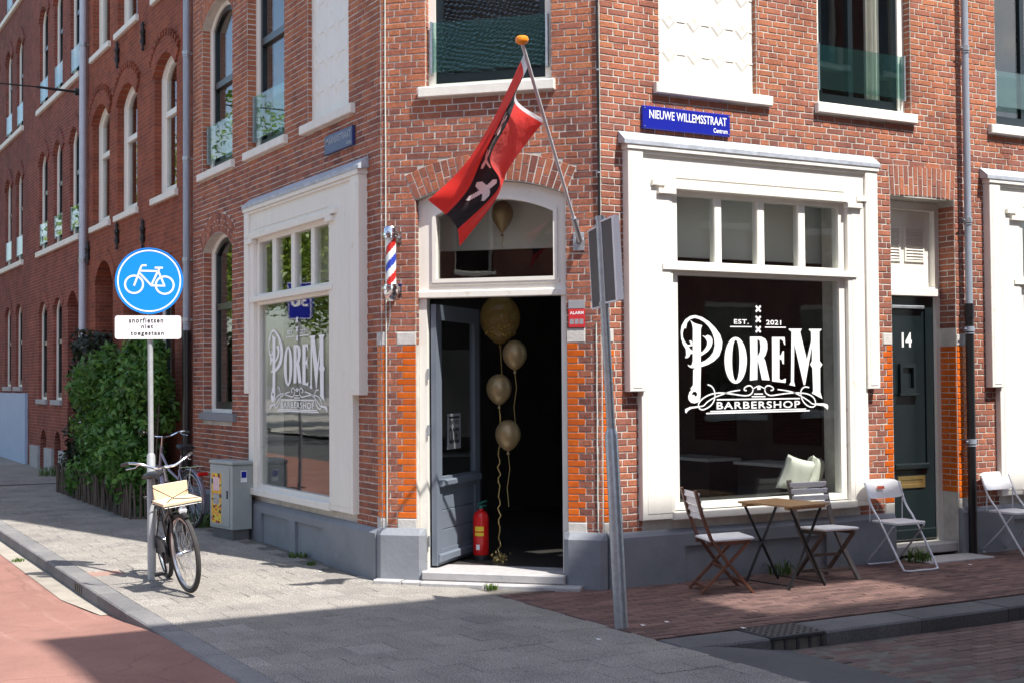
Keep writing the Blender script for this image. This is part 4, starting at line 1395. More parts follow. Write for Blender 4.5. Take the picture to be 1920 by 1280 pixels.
w = window(FC, 0.44, 1.61, 4.45, 7.0, 0, BUILD, d=-0.075, fw=0.07, bal=(4.60, 5.05), sill=(0.06, 0.04), rail=6.2)
w['label'] = 'upper window over the shop door'
window(FR, 3.97, 5.21, 4.45, 7.0, 0, BUILD, d=-0.09, fw=0.09, bal=(4.62, 5.05), sill=(0.05, 0.04), mull=[4.5], curtain=[(4.82, 5.0)])
window(FR, 6.45, 7.70, 4.45, 6.6, 0, BUILD, d=-0.09, fw=0.06, bal=(4.68, 5.06), sill=(0.13, 0.04), mull=[7.0])
window(FL, 4.0, 5.25, 4.45, 7.0, 0, BUILD, d=-0.11, fw=0.125, bal=(4.60, 5.10), sill=(0.12, 0.02), rail=5.72, curtain=[(4.15, 4.5)])
window(FL, 5.8, 7.05, 4.45, 6.30, 0.24, BUILD, d=-0.11, fw=0.125, bal=(4.60, 5.05), sill=(0.10, 0.06), rail=5.55, curtain=[(6.0, 6.3)])
window(FL, 5.82, 7.0, 1.43, 3.45, 0.20, BUILD, d=-0.11, fw=0.125, sill=(0.18, 0.0), rail=2.75, curtain=[(5.9, 6.5)], sillmat=PLINTH)

# blind windows filled with a moulded cream panel
def blind(F, u0, u1, z0, z1, sillx, flip):
    mb = MB()
    mb.box(F, u0, u1, z0 - 0.02, z1, -0.2, -0.05)
    pl = mb.build('blind_panel', WHITE, BUILD)
    nx = 3
    for r in range(6):
        zc = z0 + 0.31 + r * 0.30
        cs = [u0 + (u1 - u0) * (i + 0.5) / 4 for i in range(4)]
        for c in cs:
            h, w = 0.10, 0.095
            mb = MB()
            sq = [(c - w, zc), (c, zc - h), (c + w, zc), (c, zc + h)]
            iq = [(c - w * 0.62, zc), (c, zc - h * 0.62), (c + w * 0.62, zc), (c, zc + h * 0.62)]
            vs = [F.pt(a, -0.051, b_) for a, b_ in sq] + [F.pt(a, -0.042, b_) for a, b_ in iq] + [F.pt(c, -0.05, zc)]
            fs = [(i, (i + 1) % 4, 4 + (i + 1) % 4, 4 + i) for i in range(4)] + [(4 + i, 4 + (i + 1) % 4, 8) for i in range(4)]
            mb.add(vs, fs)
            mb.build('diamond', WHITE, pl)
        xs = [u0] + cs + [u1]
        for i in range(len(xs) - 1):
            mb = MB()
            a = xs[i] + (0.095 if i > 0 else 0); b_ = xs[i + 1] - (0.095 if i < len(xs) - 2 else 0)
            mb.box(F, a, b_, zc - 0.007, zc + 0.007, -0.052, -0.044)
            mb.build('moulding', WHITE, pl)
    mb = MB()
    mb.bbox(F, u0 - sillx[0], u1 + sillx[1], z0 - 0.09, z0 + 0.004, -0.05, 0.055, 0.008)
    mb.build('sill', STONE, pl)
blind(FR, 2.09, 3.21, 4.45, 7.0, (0.07, 0.15), False)
blind(FL, 2.2, 3.3, 4.45, 7.0, (0.17, 0.11), True)

# ------------------------------------------------------------------ corner doorway
mapC = lambda u, z, dd: FC.pt(u, dd, z)
mb = MB()
mb.prism(arched(0.337, 1.728, 0.05, 3.438, 0.148), [arched(0.41, 1.665, 0.06, 2.55, 0), arched(0.505, 1.60, 2.70, 3.30, 0.13)], mapC, -0.17, -0.085)
doorw = mb.build('shop_doorway', WHITE, BUILD)
mb = MB()
mb.bbox(FC, 0.335, 1.73, 2.55, 2.615, -0.16, -0.055, 0.008)
mb.bbox(FC, 0.45, 1.655, 2.665, 2.70, -0.10, -0.072, 0.006)
mb.build('transom', WHITE, doorw)
mb = MB()
mb.prism(arched(0.47, 1.635, 2.69, 3.33, 0.135), [arched(0.505, 1.60, 2.725, 3.30, 0.13)], mapC, -0.085, -0.066)
mb.build('fanlight_frame', WHITE, doorw)
mb = MB()
mb.prism(arched(0.495, 1.61, 2.69, 3.31, 0.135), [], mapC, -0.135, -0.127)
mb.build('pane', GLASS, doorw)
STEP = mat('blue_stone_step', (0.36, 0.35, 0.35), 0.7, 0.12, 10, 0.2, 50, dirt=((0.2, 0.2, 0.2), 6, 0.62))
mb = MB(); mb.bbox(FC, 0.41, 1.72, 0.035, 0.115, -0.4, 0.10, 0.012)
mb.build('threshold', STEP, doorw)
for a, b_ in ((-0.02, 0.24), (0.25, 0.42), (0.43, 1.02), (1.03, 1.88)):
    mb = MB(); mb.bbox(FC, a, b_, -0.03, 0.032 + random.gauss(0, 0.002), -0.05, 0.205 - (0.03 if a < 0.4 else 0), 0.01)
    mb.build('edging_stone', STEP, doorw)
# open door leaf
FD = Frame((0.415, 1.215, 0), (0.76, 0.65, 0), (0.65, -0.76, 0))
mapD = lambda u, z, dd: FD.pt(u, dd, z)
LW = 1.08
mb = MB()
mb.prism(arched(0.0, LW, 0.135, 2.50, 0), [arched(0.13, LW - 0.13, 0.93, 2.36, 0), arched(0.13, LW - 0.13, 0.27, 0.80, 0)], mapD, -0.025, 0.025)
leaf = mb.build('door', DOORBLUE, BUILD)
leaf['label'] = 'blue-grey shop door leaf standing open'
mb = MB(); mb.box(FD, 0.12, LW - 0.12, 0.92, 2.37, -0.005, 0.003); mb.build('pane', GLASS, leaf)
for i in range(3):
    mb = MB(); mb.bbox(FD, 0.12, LW - 0.12, 0.265 + i * 0.18, 0.265 + (i + 1) * 0.18 - 0.003, -0.01, 0.012, 0.006); mb.build('board', DOORBLUE, leaf)
mb = MB(); mb.bbox(FD, 0.06, LW - 0.06, 0.845, 0.905, 0.02, 0.07, 0.012); mb.build('weather_bar', DOORBLUE, leaf)
mb = MB(); mb.bbox(FD, 0.02, LW - 0.02, 0.16, 0.235, 0.02, 0.055, 0.012); mb.build('kick_rail', DOORBLUE, leaf)
for z in (0.36, 1.36, 1.87):
    mb = MB(); mb.tube([FC.pt(0.425, -0.08, z - 0.05), FC.pt(0.425, -0.08, z + 0.05)], 0.012, 8)
    mb.build('hinge', GALV, leaf, smooth=True)
PAPER = mat('printed_card', (0.30, 0.31, 0.34), 0.6, 0.05, 4)
PRINT = mat('black_print', (0.012, 0.012, 0.014), 0.6, 0.02, 4)
mb = MB()
mb.box(FD, 0.30, 0.62, 1.17, 1.50, 0.006, 0.009, 0)
mb.box(FD, 0.33, 0.59, 1.455, 1.475, 0.009, 0.0098, 1)
put_text(mb, 'SORRY', mapD, 0.34, 1.40, 0.58, 1.44, 0.0102, 1)
put_text(mb, 'CLOSED', mapD, 0.33, 1.22, 0.59, 1.37, 0.0102, 1)
mb.build('closed_sign', [PAPER, PRINT], leaf)

# ------------------------------------------------------------------ inside the shop
FLOORM = mat('dark_floor', (0.055, 0.05, 0.048), 0.3, 0.25, 2)
REDCEIL = mat('dark_red_ceiling', (0.07, 0.02, 0.02), 0.7, 0.15, 2)
mb = MB(); mb.prism([(0.32, A + 0.0), (0.30, A), (A, 0.30), (4.8, 0.30), (4.8, 5.6), (0.30, 5.6)], [], lambda x, y, d: Vector((x, y, d)), 0.0, 0.112)
mb.build('shop_floor', FLOORM, BUILD)
mb = MB(); mb.prism([(0.30, A), (A, 0.30), (4.8, 0.30), (4.8, 5.6), (0.30, 5.6)], [], lambda x, y, d: Vector((x, y, d)), 3.75, 3.9)
mb.build('shop_ceiling', REDCEIL, BUILD)
mb = MB()
mb.box(WORLD, 4.8, 4.9, 0, 3.9, 0.30, 5.7); mb.box(WORLD, 0.3, 4.8, 0, 3.9, 5.6, 5.7)
mb.build('shop_wall', DARKROOM, BUILD)
mb = MB(); mb.bar((0.36, 1.62, 1.9), (1.75, 2.85, 1.9), 0.06, 3.6); mb.build('light_block', DARKROOM, BUILD)  # added dark screen, keeps the bright side window out of the door glass
mb = MB()
mb.box(FR, 2.0, 4.5, 2.95, 3.75, -0.45, -0.40)
mb.box(FL, 2.4, 5.0, 2.95, 3.75, -0.75, -0.70)
mb.box(FC, -0.05, 2.1, 3.06, 3.75, -0.95, -0.90)
mb.build('bulkhead', GREYWALL, BUILD)
LAMP = emit_mat('lamp_panel', (1.0, 0.95, 0.85), 2.0)
# barber's stations along the back wall
COUNTER = mat('dark_counter', (0.05, 0.05, 0.055), 0.35, 0.15, 4)
for i, yy0 in enumerate((1.3, 2.7, 4.1)):
    t = thing('barber_station', ['dark barber counter with mirror nearest the side-street window', 'dark barber counter with mirror in the middle of the shop', 'dark barber counter with mirror deepest in the shop'][i], 'counter', (4.55, yy0, 0.112), 'barber counters along the inner wall')
    MB().wbox((4.56, yy0, 0.50), (0.44, 0.9, 0.76), 0.01).build('cabinet', COUNTER, t)
    MB().wbox((4.54, yy0, 0.90), (0.48, 0.95, 0.035), 0.006).build('worktop', GREYWALL, t)
    MB().wbox((4.785, yy0, 1.65), (0.02, 0.75, 1.1), 0.004).build('mirror', mat('smoked_mirror', (0.06, 0.06, 0.065), 0.12, 0.1, 4, metal=1.0), t)

# ------------------------------------------------------------------ house door number 14
mapR = lambda u, z, dd: FR.pt(u, dd, z)
mb = MB()
mb.prism(arched(4.90, 5.80, 0.12, 3.615, 0), [arched(4.97, 5.735, 0.13, 2.66, 0), arched(4.97, 5.735, 2.74, 3.53, 0)], mapR, -0.32, -0.215)
hd = mb.build('house_doorway', WHITE, BUILD)
mb = MB(); mb.bbox(FR, 4.93, 5.76, 2.64, 2.72, -0.25, -0.185, 0.006); mb.build('transom', WHITE, hd)
# louvred panel over the door
mb = MB(); mb.box(FR, 4.965, 5.74, 2.735, 3.535, -0.30, -0.285); mb.build('panel', WHITE, hd)
for a, b_ in ((5.03, 5.31), (5.37, 5.65)):
    mb = MB()
    mb.prism(arched(a, b_, 3.0, 3.36, 0), [arched(a + 0.02, b_ - 0.02, 3.02, 3.34, 0)], mapR, -0.286, -0.272)
    lv = mb.build('louvre', WHITE, hd)
for a, b_ in ((5.03, 5.31), (5.37, 5.65)):
    for k in range(10):
        z = 3.03 + k * 0.031
        P = FR.pt
        m2 = MB(); m2.hexa([P(a + 0.02, -0.286, z + 0.016), P(b_ - 0.02, -0.286, z + 0.016), P(b_ - 0.02, -0.286, z + 0.02), P(a + 0.02, -0.286, z + 0.02),
                            P(a + 0.02, -0.27, z), P(b_ - 0.02, -0.27, z), P(b_ - 0.02, -0.27, z + 0.004), P(a + 0.02, -0.27, z + 0.004)])
        m2.build('slat', WHITE, hd)
mb = MB()
mb.prism(arched(4.965, 5.74, 0.14, 2.665, 0), [arched(5.10, 5.62, 0.86, 2.52, 0)], mapR, -0.29, -0.25)
dr = mb.build('door', DARKGREEN, BUILD); dr['label'] = 'dark green house door with number 14'
mb = MB(); mb.bbox(FR, 5.095, 5.625, 0.855, 2.525, -0.29, -0.268, 0.01); mb.build('panel', DARKGREEN, dr)
mb = MB(); mb.bbox(FR, 5.13, 5.59, 2.51, 2.545, -0.255, -0.225, 0.006); mb.build('head_bead', GALV, dr)
mb = MB()
mb.prism(arched(5.245, 5.465, 1.65, 1.95, 0), [arched(5.28, 5.43, 1.70, 1.91, 0)], mapR, -0.268, -0.235)
mb.bbox(FR, 5.22, 5.49, 1.62, 1.648, -0.268, -0.215, 0.005)
mb.build('peep_window', DARKGREEN, dr)
BRASS = mat('brass', (0.55, 0.40, 0.16), 0.35, 0.15, 8, metal=0.9)
mb = MB(); mb.bbox(FR, 5.14, 5.62, 0.87, 0.93, -0.27, -0.21, 0.012); mb.build('weather_bar', DARKGREEN, dr)
mb = MB(); mb.prism(arched(5.19, 5.57, 0.68, 0.80, 0), [arched(5.23, 5.53, 0.715, 0.765, 0)], mapR, -0.25, -0.236); mb.bbox(FR, 5.225, 5.535, 0.71, 0.77, -0.25, -0.243, 0.003)
mb.build('letter_box', BRASS, dr)
mb = MB(); mb.bbox(FR, 5.0, 5.71, 0.15, 0.26, -0.25, -0.225, 0.01); mb.build('kick_rail', DARKGREEN, dr)
mb = MB(); put_text(mb, '14', mapR, 5.30, 2.12, 5.44, 2.27, -0.2668); mb.build('house_number', DECAL, dr)
mb = MB(); mb.bbox(FR, 4.90, 5.80, 0.03, 0.125, -0.33, -0.02, 0.01); mb.build('doorstep', STEP, dr)
mb = MB(); mb.wbox((5.42, -0.20, 0.0), (0.9, 0.36, 0.03), 0.006); mb.build('entrance_slab', STEP, dr)
# ------------------------------------------------------------------ neighbouring houses up the main street
BF2 = brick_field_mat('orange_red_brickwork', (0.30, 0.088, 0.05), (0.22, 0.065, 0.042), (0.27, 0.17, 0.13))
BF3 = brick_field_mat('red_brickwork', (0.26, 0.075, 0.055), (0.19, 0.058, 0.045), (0.30, 0.24, 0.21))
BF4 = brick_field_mat('brown_brickwork', (0.23, 0.07, 0.055), (0.17, 0.055, 0.045), (0.24, 0.20, 0.18))
PALEBLUE = mat('pale_blue_render', (0.33, 0.42, 0.58), 0.7, 0.06, 2, 0.1, 30)
GREYSTONE = mat('grey_stone', (0.33, 0.33, 0.34), 0.8, 0.15, 5, 0.3, 30)

def arch_ring(F, c, half, zs, rise, band, parent, m, d=0.03):
    Rr, zc = arc_geo(half, zs, rise)
    th = math.asin(half / Rr)
    mb = MB()
    n = 14
    mb.prism([(c + Rr * math.sin(-th + 2 * th * i / n), zc + Rr * math.cos(-th + 2 * th * i / n)) for i in range(n + 1)] +
             [(c + (Rr + band) * math.sin(th - 2 * th * i / n), zc + (Rr + band) * math.cos(th - 2 * th * i / n)) for i in range(n + 1)], [],
             lambda u, z, dd: F.pt(u, dd, z), -0.05, d)
    return mb.build('arch', m, parent)

def house(label, y0, y1, cols, floors, bm, depth, ground=(), base=None, rise=0.25, top=15.5, sills='each', dentil=True, drev=0.10):
    b = thing('terraced_house', label, 'house', (0, y0, zg(y0)), 'brick houses up the main street')
    holes = []
    for z0, zs in floors:
        for a, c in cols:
            holes.append((a, c, z0, zs, rise))
    for a, c, z0, zs, r, kind in ground:
        holes.append((a, c, z0, zs, r))
    wl = wall_core(FL, y0 + 0.003, y1, 0.0, top, holes, -0.30, 0.0, bm, b)
    for z0, zs in floors:
        for a, c in cols:
            window(FL, a, c, z0, zs, rise, b, d=-drev, fw=0.14, rail=zs - 0.55, sill=(0.08, 0.08) if sills == 'each' else None, sash_mat=WHITE if depth else None, curtain=[(a + 0.1, a + 0.4)] if (z0 + a) % 0.7 < 0.35 else None,
                   bal=(z0 + 0.15, z0 + 0.55) if not depth else None)
            arch_ring(FL, (a + c) / 2, (c - a) / 2, zs, rise, 0.23, b, bm)
            if dentil:
                mb = MB()
                Rr, zc = arc_geo((c - a) / 2, zs, rise)
                th = math.asin((c - a) / 2 / Rr)
                for i in range(13):
                    t = -th + 2 * th * (i + 0.5) / 13
                    r0 = Rr + 0.235
                    p = lambda r, o: ((a + c) / 2 + r * math.sin(t + o), zc + r * math.cos(t + o))
                    q = [p(r0, -0.02), p(r0, 0.02), p(r0 + 0.09, 0.02), p(r0 + 0.09, -0.02)]
                    mb.hexa([FL.pt(u, -0.01, z) for u, z in q] + [FL.pt(u, 0.045, z) for u, z in q])
                mb.build('brick_dentils', bm, b, kind='stuff')
        if sills == 'long':
            mb = MB(); mb.bbox(FL, cols[0][0] - 0.12, cols[-1][1] + 0.12, z0 - 0.10, z0 + 0.004, -0.12, 0.06, 0.008)
            mb.build('sill', STONE, b)
    for a, c, z0, zs, r, kind in ground:
        if kind == 'w':
            window(FL, a, c, z0, zs, r, b, d=-drev, fw=0.085, rail=zs - 0.6, sill=(0.06, 0.06), sillmat=GREYSTONE)
            arch_ring(FL, (a + c) / 2, (c - a) / 2, zs, r, 0.2, b, bm, 0.012)
        elif kind == 'b':
            mb = MB(); mb.prism(arched(a, c, z0, zs, r), [], lambda u, z, dd: FL.pt(u, dd, z), -0.2, -0.19); mb.build('cellar_pane', BLACKPAINT, b)
            mb = MB(); mb.box(FL, (a + c) / 2 - 0.04, (a + c) / 2 + 0.04, z0, zs + r - 0.03, -0.18, -0.12); mb.build('cellar_frame', WHITE, b)
        else:
            # recessed porch with a door at the back
            mb = MB()
            P = FL.pt
            q = [P(a, -0.3, z0), P(c, -0.3, z0), P(c, -0.3, zs + r), P(a, -0.3, zs + r), P(a, -1.2, z0), P(c, -1.2, z0), P(c, -1.2, zs + r), P(a, -1.2, zs + r)]
            mb.add(q, [(0, 1, 5, 4), (1, 2, 6, 5), (2, 3, 7, 6), (3, 0, 4, 7), (4, 5, 6, 7)])
            mb.build('porch', bm, b)
            mb = MB(); mb.bbox(FL, a + 0.12, c - 0.12, z0 + 0.15, 2.5, -1.19, -1.14, 0.01); mb.build('door', DARKGREEN, b)
            arch_ring(FL, (a + c) / 2, (c - a) / 2, zs, r, 0.2, b, bm, 0.012)
    if base:
        for (a, c, z1, mm, dd) in base:
            mb = MB(); mb.box(FL, a, c, 0.0, z1, 0.001, dd); mb.build('plinth', mm, b)
    mb = MB(); mb.box(FL, y0 + 0.003, y1, top - 0.6, top, 0.001, 0.4); mb.build('cornice', WHITE, b)
    mb = MB(); mb.box(WORLD, 0.0, 8.8, top, top + 0.1, y0 + 0.003, y1); mb.build('roof', LEAD, b)
    return b

house('orange-red brick house with arched white windows behind the hedge', 7.46, 13.72, [(8.22, 9.36), (10.36, 11.60), (12.14, 13.36)], [(4.42, 6.14), (7.30, 9.0), (10.1, 11.7)], BF2, True,
      ground=[(8.3, 9.3, 1.5, 3.2, 0.22, 'w'), (10.2, 11.2, 0.0, 3.25, 0.3, 'd'), (11.9, 13.15, 0.0, 3.45, 0.35, 'd')])
house('red brick house with continuous cream sills and cellar arches', 13.72, 19.25, [(14.42, 15.22), (15.92, 16.72), (17.35, 18.2)], [(4.42, 6.12), (7.27, 9.0), (10.1, 11.8)], BF3, False, sills='long', dentil=False, drev=0.06,
      ground=[(14.5, 15.4, 0.1, 3.2, 0.25, 'd'), (15.92, 16.72, 1.5, 3.2, 0.22, 'w'), (17.35, 18.2, 1.5, 3.2, 0.22, 'w'), (16.0, 16.6, 0.15, 0.72, 0.2, 'b'), (17.4, 18.0, 0.15, 0.72, 0.2, 'b')],
      base=[(16.62, 17.38, 0.58, GREYSTONE, 0.05), (18.02, 18.9, 0.58, GREYSTONE, 0.05), (15.45, 15.98, 0.58, GREYSTONE, 0.05)])
house('brown brick house with pale blue painted base', 19.25, 25.2, [(20.1, 20.9), (21.5, 22.3), (23.3, 24.2)], [(4.42, 6.12), (7.27, 9.0), (10.1, 11.8)], BF4, False, sills='long', dentil=False, drev=0.06,
      ground=[(20.1, 20.9, 1.75, 3.3, 0.22, 'w'), (21.5, 22.3, 1.75, 3.3, 0.22, 'w'), (23.3, 24.3, 0.1, 3.2, 0.25, 'd')],
      base=[(19.4, 22.9, 1.62, PALEBLUE, 0.06)])
house('farthest red brick house at the left picture edge', 25.2, 33.0, [(26, 26.9), (28, 28.9), (30, 30.9)], [(4.42, 6.12), (7.27, 9.0), (10.1, 11.8)], BF3, False, sills='long', dentil=False, drev=0.06,
      ground=[(26, 26.9, 1.5, 3.2, 0.22, 'w'), (28, 29, 0.1, 3.2, 0.25, 'd')])

for k, (ya, yb) in enumerate(((33.0, 41.0), (41.0, 50.0), (50.0, 60.0))):
    house(['brown brick house beyond the row, sixth from the corner', 'red brick house far up the street, seventh from the corner', 'last brick house far up the street'][k], ya, yb, [(ya + 1 + 2.2 * i, ya + 2 + 2.2 * i) for i in range(3)], [(4.42, 6.12), (7.27, 9.0), (10.1, 11.8)], (BF4, BF2, BF3)[k], False, sills='long', dentil=False, drev=0.06, ground=[(ya + 1, ya + 2, 1.5, 3.2, 0.22, 'w')])

# wrought wall anchors on the second house
def wall_anchor(y, z, label):
    t = thing('wall_anchor', label, 'wall anchor', (0, y, z), 'iron wall anchors')
    mb = MB()
    mb.lathe([(0.0, -0.22), (0.025, -0.2), (0.015, -0.15), (0.045, -0.08), (0.02, 0.0), (0.05, 0.06), (0.02, 0.12), (0.03, 0.17), (0.0, 0.23)], (-0.035, y, z), n=10)
    mb.tube([(0, y, z), (-0.06, y, z)], 0.02, 8)
    mb.build('anchor_bar', IRON, t, smooth=True)
wall_anchor(11.50, 4.10, 'lower black wall anchor right of the far arched porch')
wall_anchor(9.91, 3.98, 'lower black wall anchor just above the blue round sign')
wall_anchor(11.50, 6.95, 'upper black wall anchor between far arched windows')
wall_anchor(9.91, 6.88, 'upper black wall anchor left of the grey downpipe')
wall_anchor(13.58, 4.02, 'lower black wall anchor beside the pale downpipe')

# downpipes
def downpipe(name_label, F, u, d, z0, zsplit, z1, r, mu, ml, brk, rl=None):
    base = F.pt(u, d, z0)
    t = thing('downpipe', name_label, 'downpipe', base, 'rainwater pipes')
    rl = rl or r * 1.18
    mb = MB(); mb.tube([F.pt(u, d, zsplit), F.pt(u, d, z1)], r, 14)
    mb.build('pipe', mu, t, smooth=True)
    mb = MB(); mb.tube([F.pt(u, d, z0), F.pt(u, d, zsplit)], rl, 14); mb.tube([F.pt(u, d, zsplit - 0.12), F.pt(u, d, zsplit + 0.03)], rl * 1.12, 14)
    mb.build('standpipe', ml, t, smooth=True)
    for z in brk:
        rr = (r if z > zsplit else rl)
        mb = MB()
        mb.tube([F.pt(u, d, z - 0.025), F.pt(u, d, z + 0.025)], rr + 0.008, 14)
        mb.tube([F.pt(u, d, z - 0.05), F.pt(u, d, z - 0.038)], rr + 0.006, 14)
        mb.box(F, u - 0.012, u + 0.012, z - 0.015, z + 0.015, -0.02, d)
        mb.tube([F.pt(u - rr - 0.03, d, z), F.pt(u + rr + 0.03, d, z)], 0.008, 6)
        mb.build('bracket', GALV if z > zsplit else mu, t, smooth=True)
    return t
downpipe('zinc downpipe with black foot beside the number 14 door', FR, 5.91, 0.075, 0.0, 2.53, 13.4, 0.037, ZINC, PVC, (5.2, 3.42, 2.3, 1.15))
downpipe('blue-grey downpipe with black foot between corner building and hedge house', FL, 7.48, 0.075, 0.05, 2.45, 13.4, 0.045, ZINC, PVC, (6.1, 4.72, 3.4, 2.62))
PALEPIPE = mat('pale_zinc', (0.46, 0.49, 0.56), 0.5, 0.08, 5, metal=0.15)
downpipe('pale grey downpipe between the two far brick houses', FL, 13.72, 0.09, 0.1, 1.0, 13.4, 0.06, PALEPIPE, PALEPIPE, (7.6, 3.9))
# span wire over the street
t = thing('span_wire', 'thin black span wire with bracket crossing above the far houses', 'wire', (0, 13.95, 6.82))
mb = MB(); mb.tube([(0.0, 13.95, 6.82), (-0.18, 13.95, 6.82)], 0.06, 10); mb.tube([(-0.18, 13.95, 6.82), (-0.8, 13.95, 6.84)], 0.022, 8); mb.build('bracket', IRON, t, smooth=True)
mb = MB(); mb.tube([(-0.8 - 1.2 * i, 13.95, 6.84 + 0.004 * i * i) for i in range(12)], 0.013, 6); mb.build('cable', IRON, t)

# cable running down the right-hand corner of the cut-off wall
t = thing('wall_cable', 'black cable running down the corner beside the flag', 'cable', FC.pt(2.0, 0.015, 3.2))
mb = MB(); mb.tube([FC.pt(2.035, 0.016, 3.2), FC.pt(2.037, 0.02, 4.0), FC.pt(2.03, 0.016, 5.0), FC.pt(2.036, 0.018, 6.5)], 0.011, 8); mb.build('cable', PVC, t, smooth=True)
for z in (3.6, 4.5, 5.4):
    mb = MB(); mb.tube([FC.pt(2.034, 0.017, z), FC.pt(2.034, 0.017, z + 0.015)], 0.016, 8); mb.build('clip', GALV, t)

# ------------------------------------------------------------------ across the streets (mirrored in the panes, and casting the shade in front)
FO = Frame((0, -8.05, 0), (1, 0, 0), (0, 1, 0))
BFO = brick_field_mat('opposite_brickwork', (0.20, 0.07, 0.05), (0.15, 0.055, 0.045), (0.22, 0.18, 0.16))
OH = 14.85
BARK_SLAT = mat('dimming_slat_wood', (0.2, 0.14, 0.09), 0.8, 0.2, 8)
op = thing('opposite_building', 'dark red brick corner building across the side street', 'building', (-0.56, -8.05, 0))
cols = [(0.4 + 2.1 * i, 1.6 + 2.1 * i) for i in range(7)]
wins = [(a, c, z0, z0 + 1.9, 0) for a, c in cols for z0 in (1.2, 4.4, 7.4, 10.4) if not (z0 > 10 and 3.7 < a < 6.5)]
light_notch = (3.72, 6.50, 11.1, 13.4, 0)  # added wall opening that lets a sunbeam through to the pavement
holes = wins + [light_notch]
wall_core(FO, -0.56, 14.4, 0, OH, holes, -0.3, 0.0, BFO, op)
for a, c, z0, zs, r in wins:
    window(FO, a, c, z0, zs, 0, op, d=-0.1, detail=False, sill=(0.05, 0.05))
mb = MB(); mb.box(WORLD, -0.56, -0.26, 0, OH, -20, -8.36); mb.box(WORLD, -0.26, 14.4, 0, OH, -20, -19.7); mb.box(WORLD, 14.1, 14.4, 0, OH, -19.7, -8.36); mb.build('side_wall', BFO, op)
# flat roof with an added opening: its sunbeam stands in for window-reflected light
mb = MB()
lx0, lx1, ly0, ly1 = 4.43, 6.43, -10.14, -8.92
mb.box(WORLD, -0.5, lx0, OH, OH + 0.12, -20, -8.1); mb.box(WORLD, lx1, 14.4, OH, OH + 0.12, -20, -8.1)
mb.box(WORLD, lx0, lx1, OH, OH + 0.12, -20, ly0); mb.box(WORLD, lx0, lx1, OH, OH + 0.12, ly1, -8.1)
mb.build('roof', LEAD, op)
mb = MB(); mb.box(WORLD, 3.6, 6.6, 11.0, 11.1, -10.3, -8.36); mb.box(WORLD, 3.6, 6.6, 11.1, OH, -10.3, -10.2); mb.box(WORLD, 3.55, 3.62, 11.1, OH, -10.2, -8.36); mb.box(WORLD, 6.58, 6.65, 11.1, OH, -10.2, -8.36)
mb.build('light_notch', BFO, op)  # floor and walls enclosing the added beam opening
for i in range(7):
    mb = MB(); yq = ly0 + 0.10 + i * 0.17
    mb.box(WORLD, lx0 - 0.02, lx1 + 0.02, OH + 0.03, OH + 0.06, yq, yq + 0.035); mb.build('dimming_slat', BARK_SLAT, op)  # added slats thin out the sunbeam

def leaf_cloud(n, centers, radii, size, rng, squash=1.0, shell=0.55, up=0.3):
    """leaf-sized faces spread through several overlapping lobes"""
    k = rng.integers(0, len(centers), n)
    d = rng.normal(size=(n, 3)); d /= np.linalg.norm(d, axis=1)[:, None]
    r = shell + (1 - shell) * rng.random(n) ** 0.6
    c = np.array(centers)[k] + d * r[:, None] * np.array(radii)[k]
    nrm = d * 0.6 + rng.normal(size=(n, 3)) * 0.6; nrm[:, 2] += up
    nrm /= np.linalg.norm(nrm, axis=1)[:, None]
    t = np.cross(nrm, rng.normal(size=(n, 3))); t /= np.linalg.norm(t, axis=1)[:, None]
    b = np.cross(nrm, t)
    L = size * (0.7 + 0.6 * rng.random(n))[:, None]
    W = L * 0.42
    bend = nrm * L * 0.12
    v = np.stack([c - t * L, c + b * W + bend * 0.3, c + t * L - bend, c - b * W + bend * 0.3], 1).reshape(-1, 3)
    f = np.arange(4 * n).reshape(-1, 4)
    return v, f

def leaf_object(name, v, f, m, parent, org):
    me = bpy.data.meshes.new(name)
    me.vertices.add(len(v)); me.vertices.foreach_set('co', (v - np.array(org)).ravel())
    me.loops.add(f.size); me.loops.foreach_set('vertex_index', f.ravel().astype(np.int32))
    me.polygons.add(len(f)); me.polygons.foreach_set('loop_start', np.arange(0, f.size, 4, dtype=np.int32)); me.polygons.foreach_set('loop_total', np.full(len(f), 4, dtype=np.int32))
    me.update(calc_edges=True)
    me.materials.append(m)
    o = bpy.data.objects.new(name, me)
    link(o, parent)
    return o

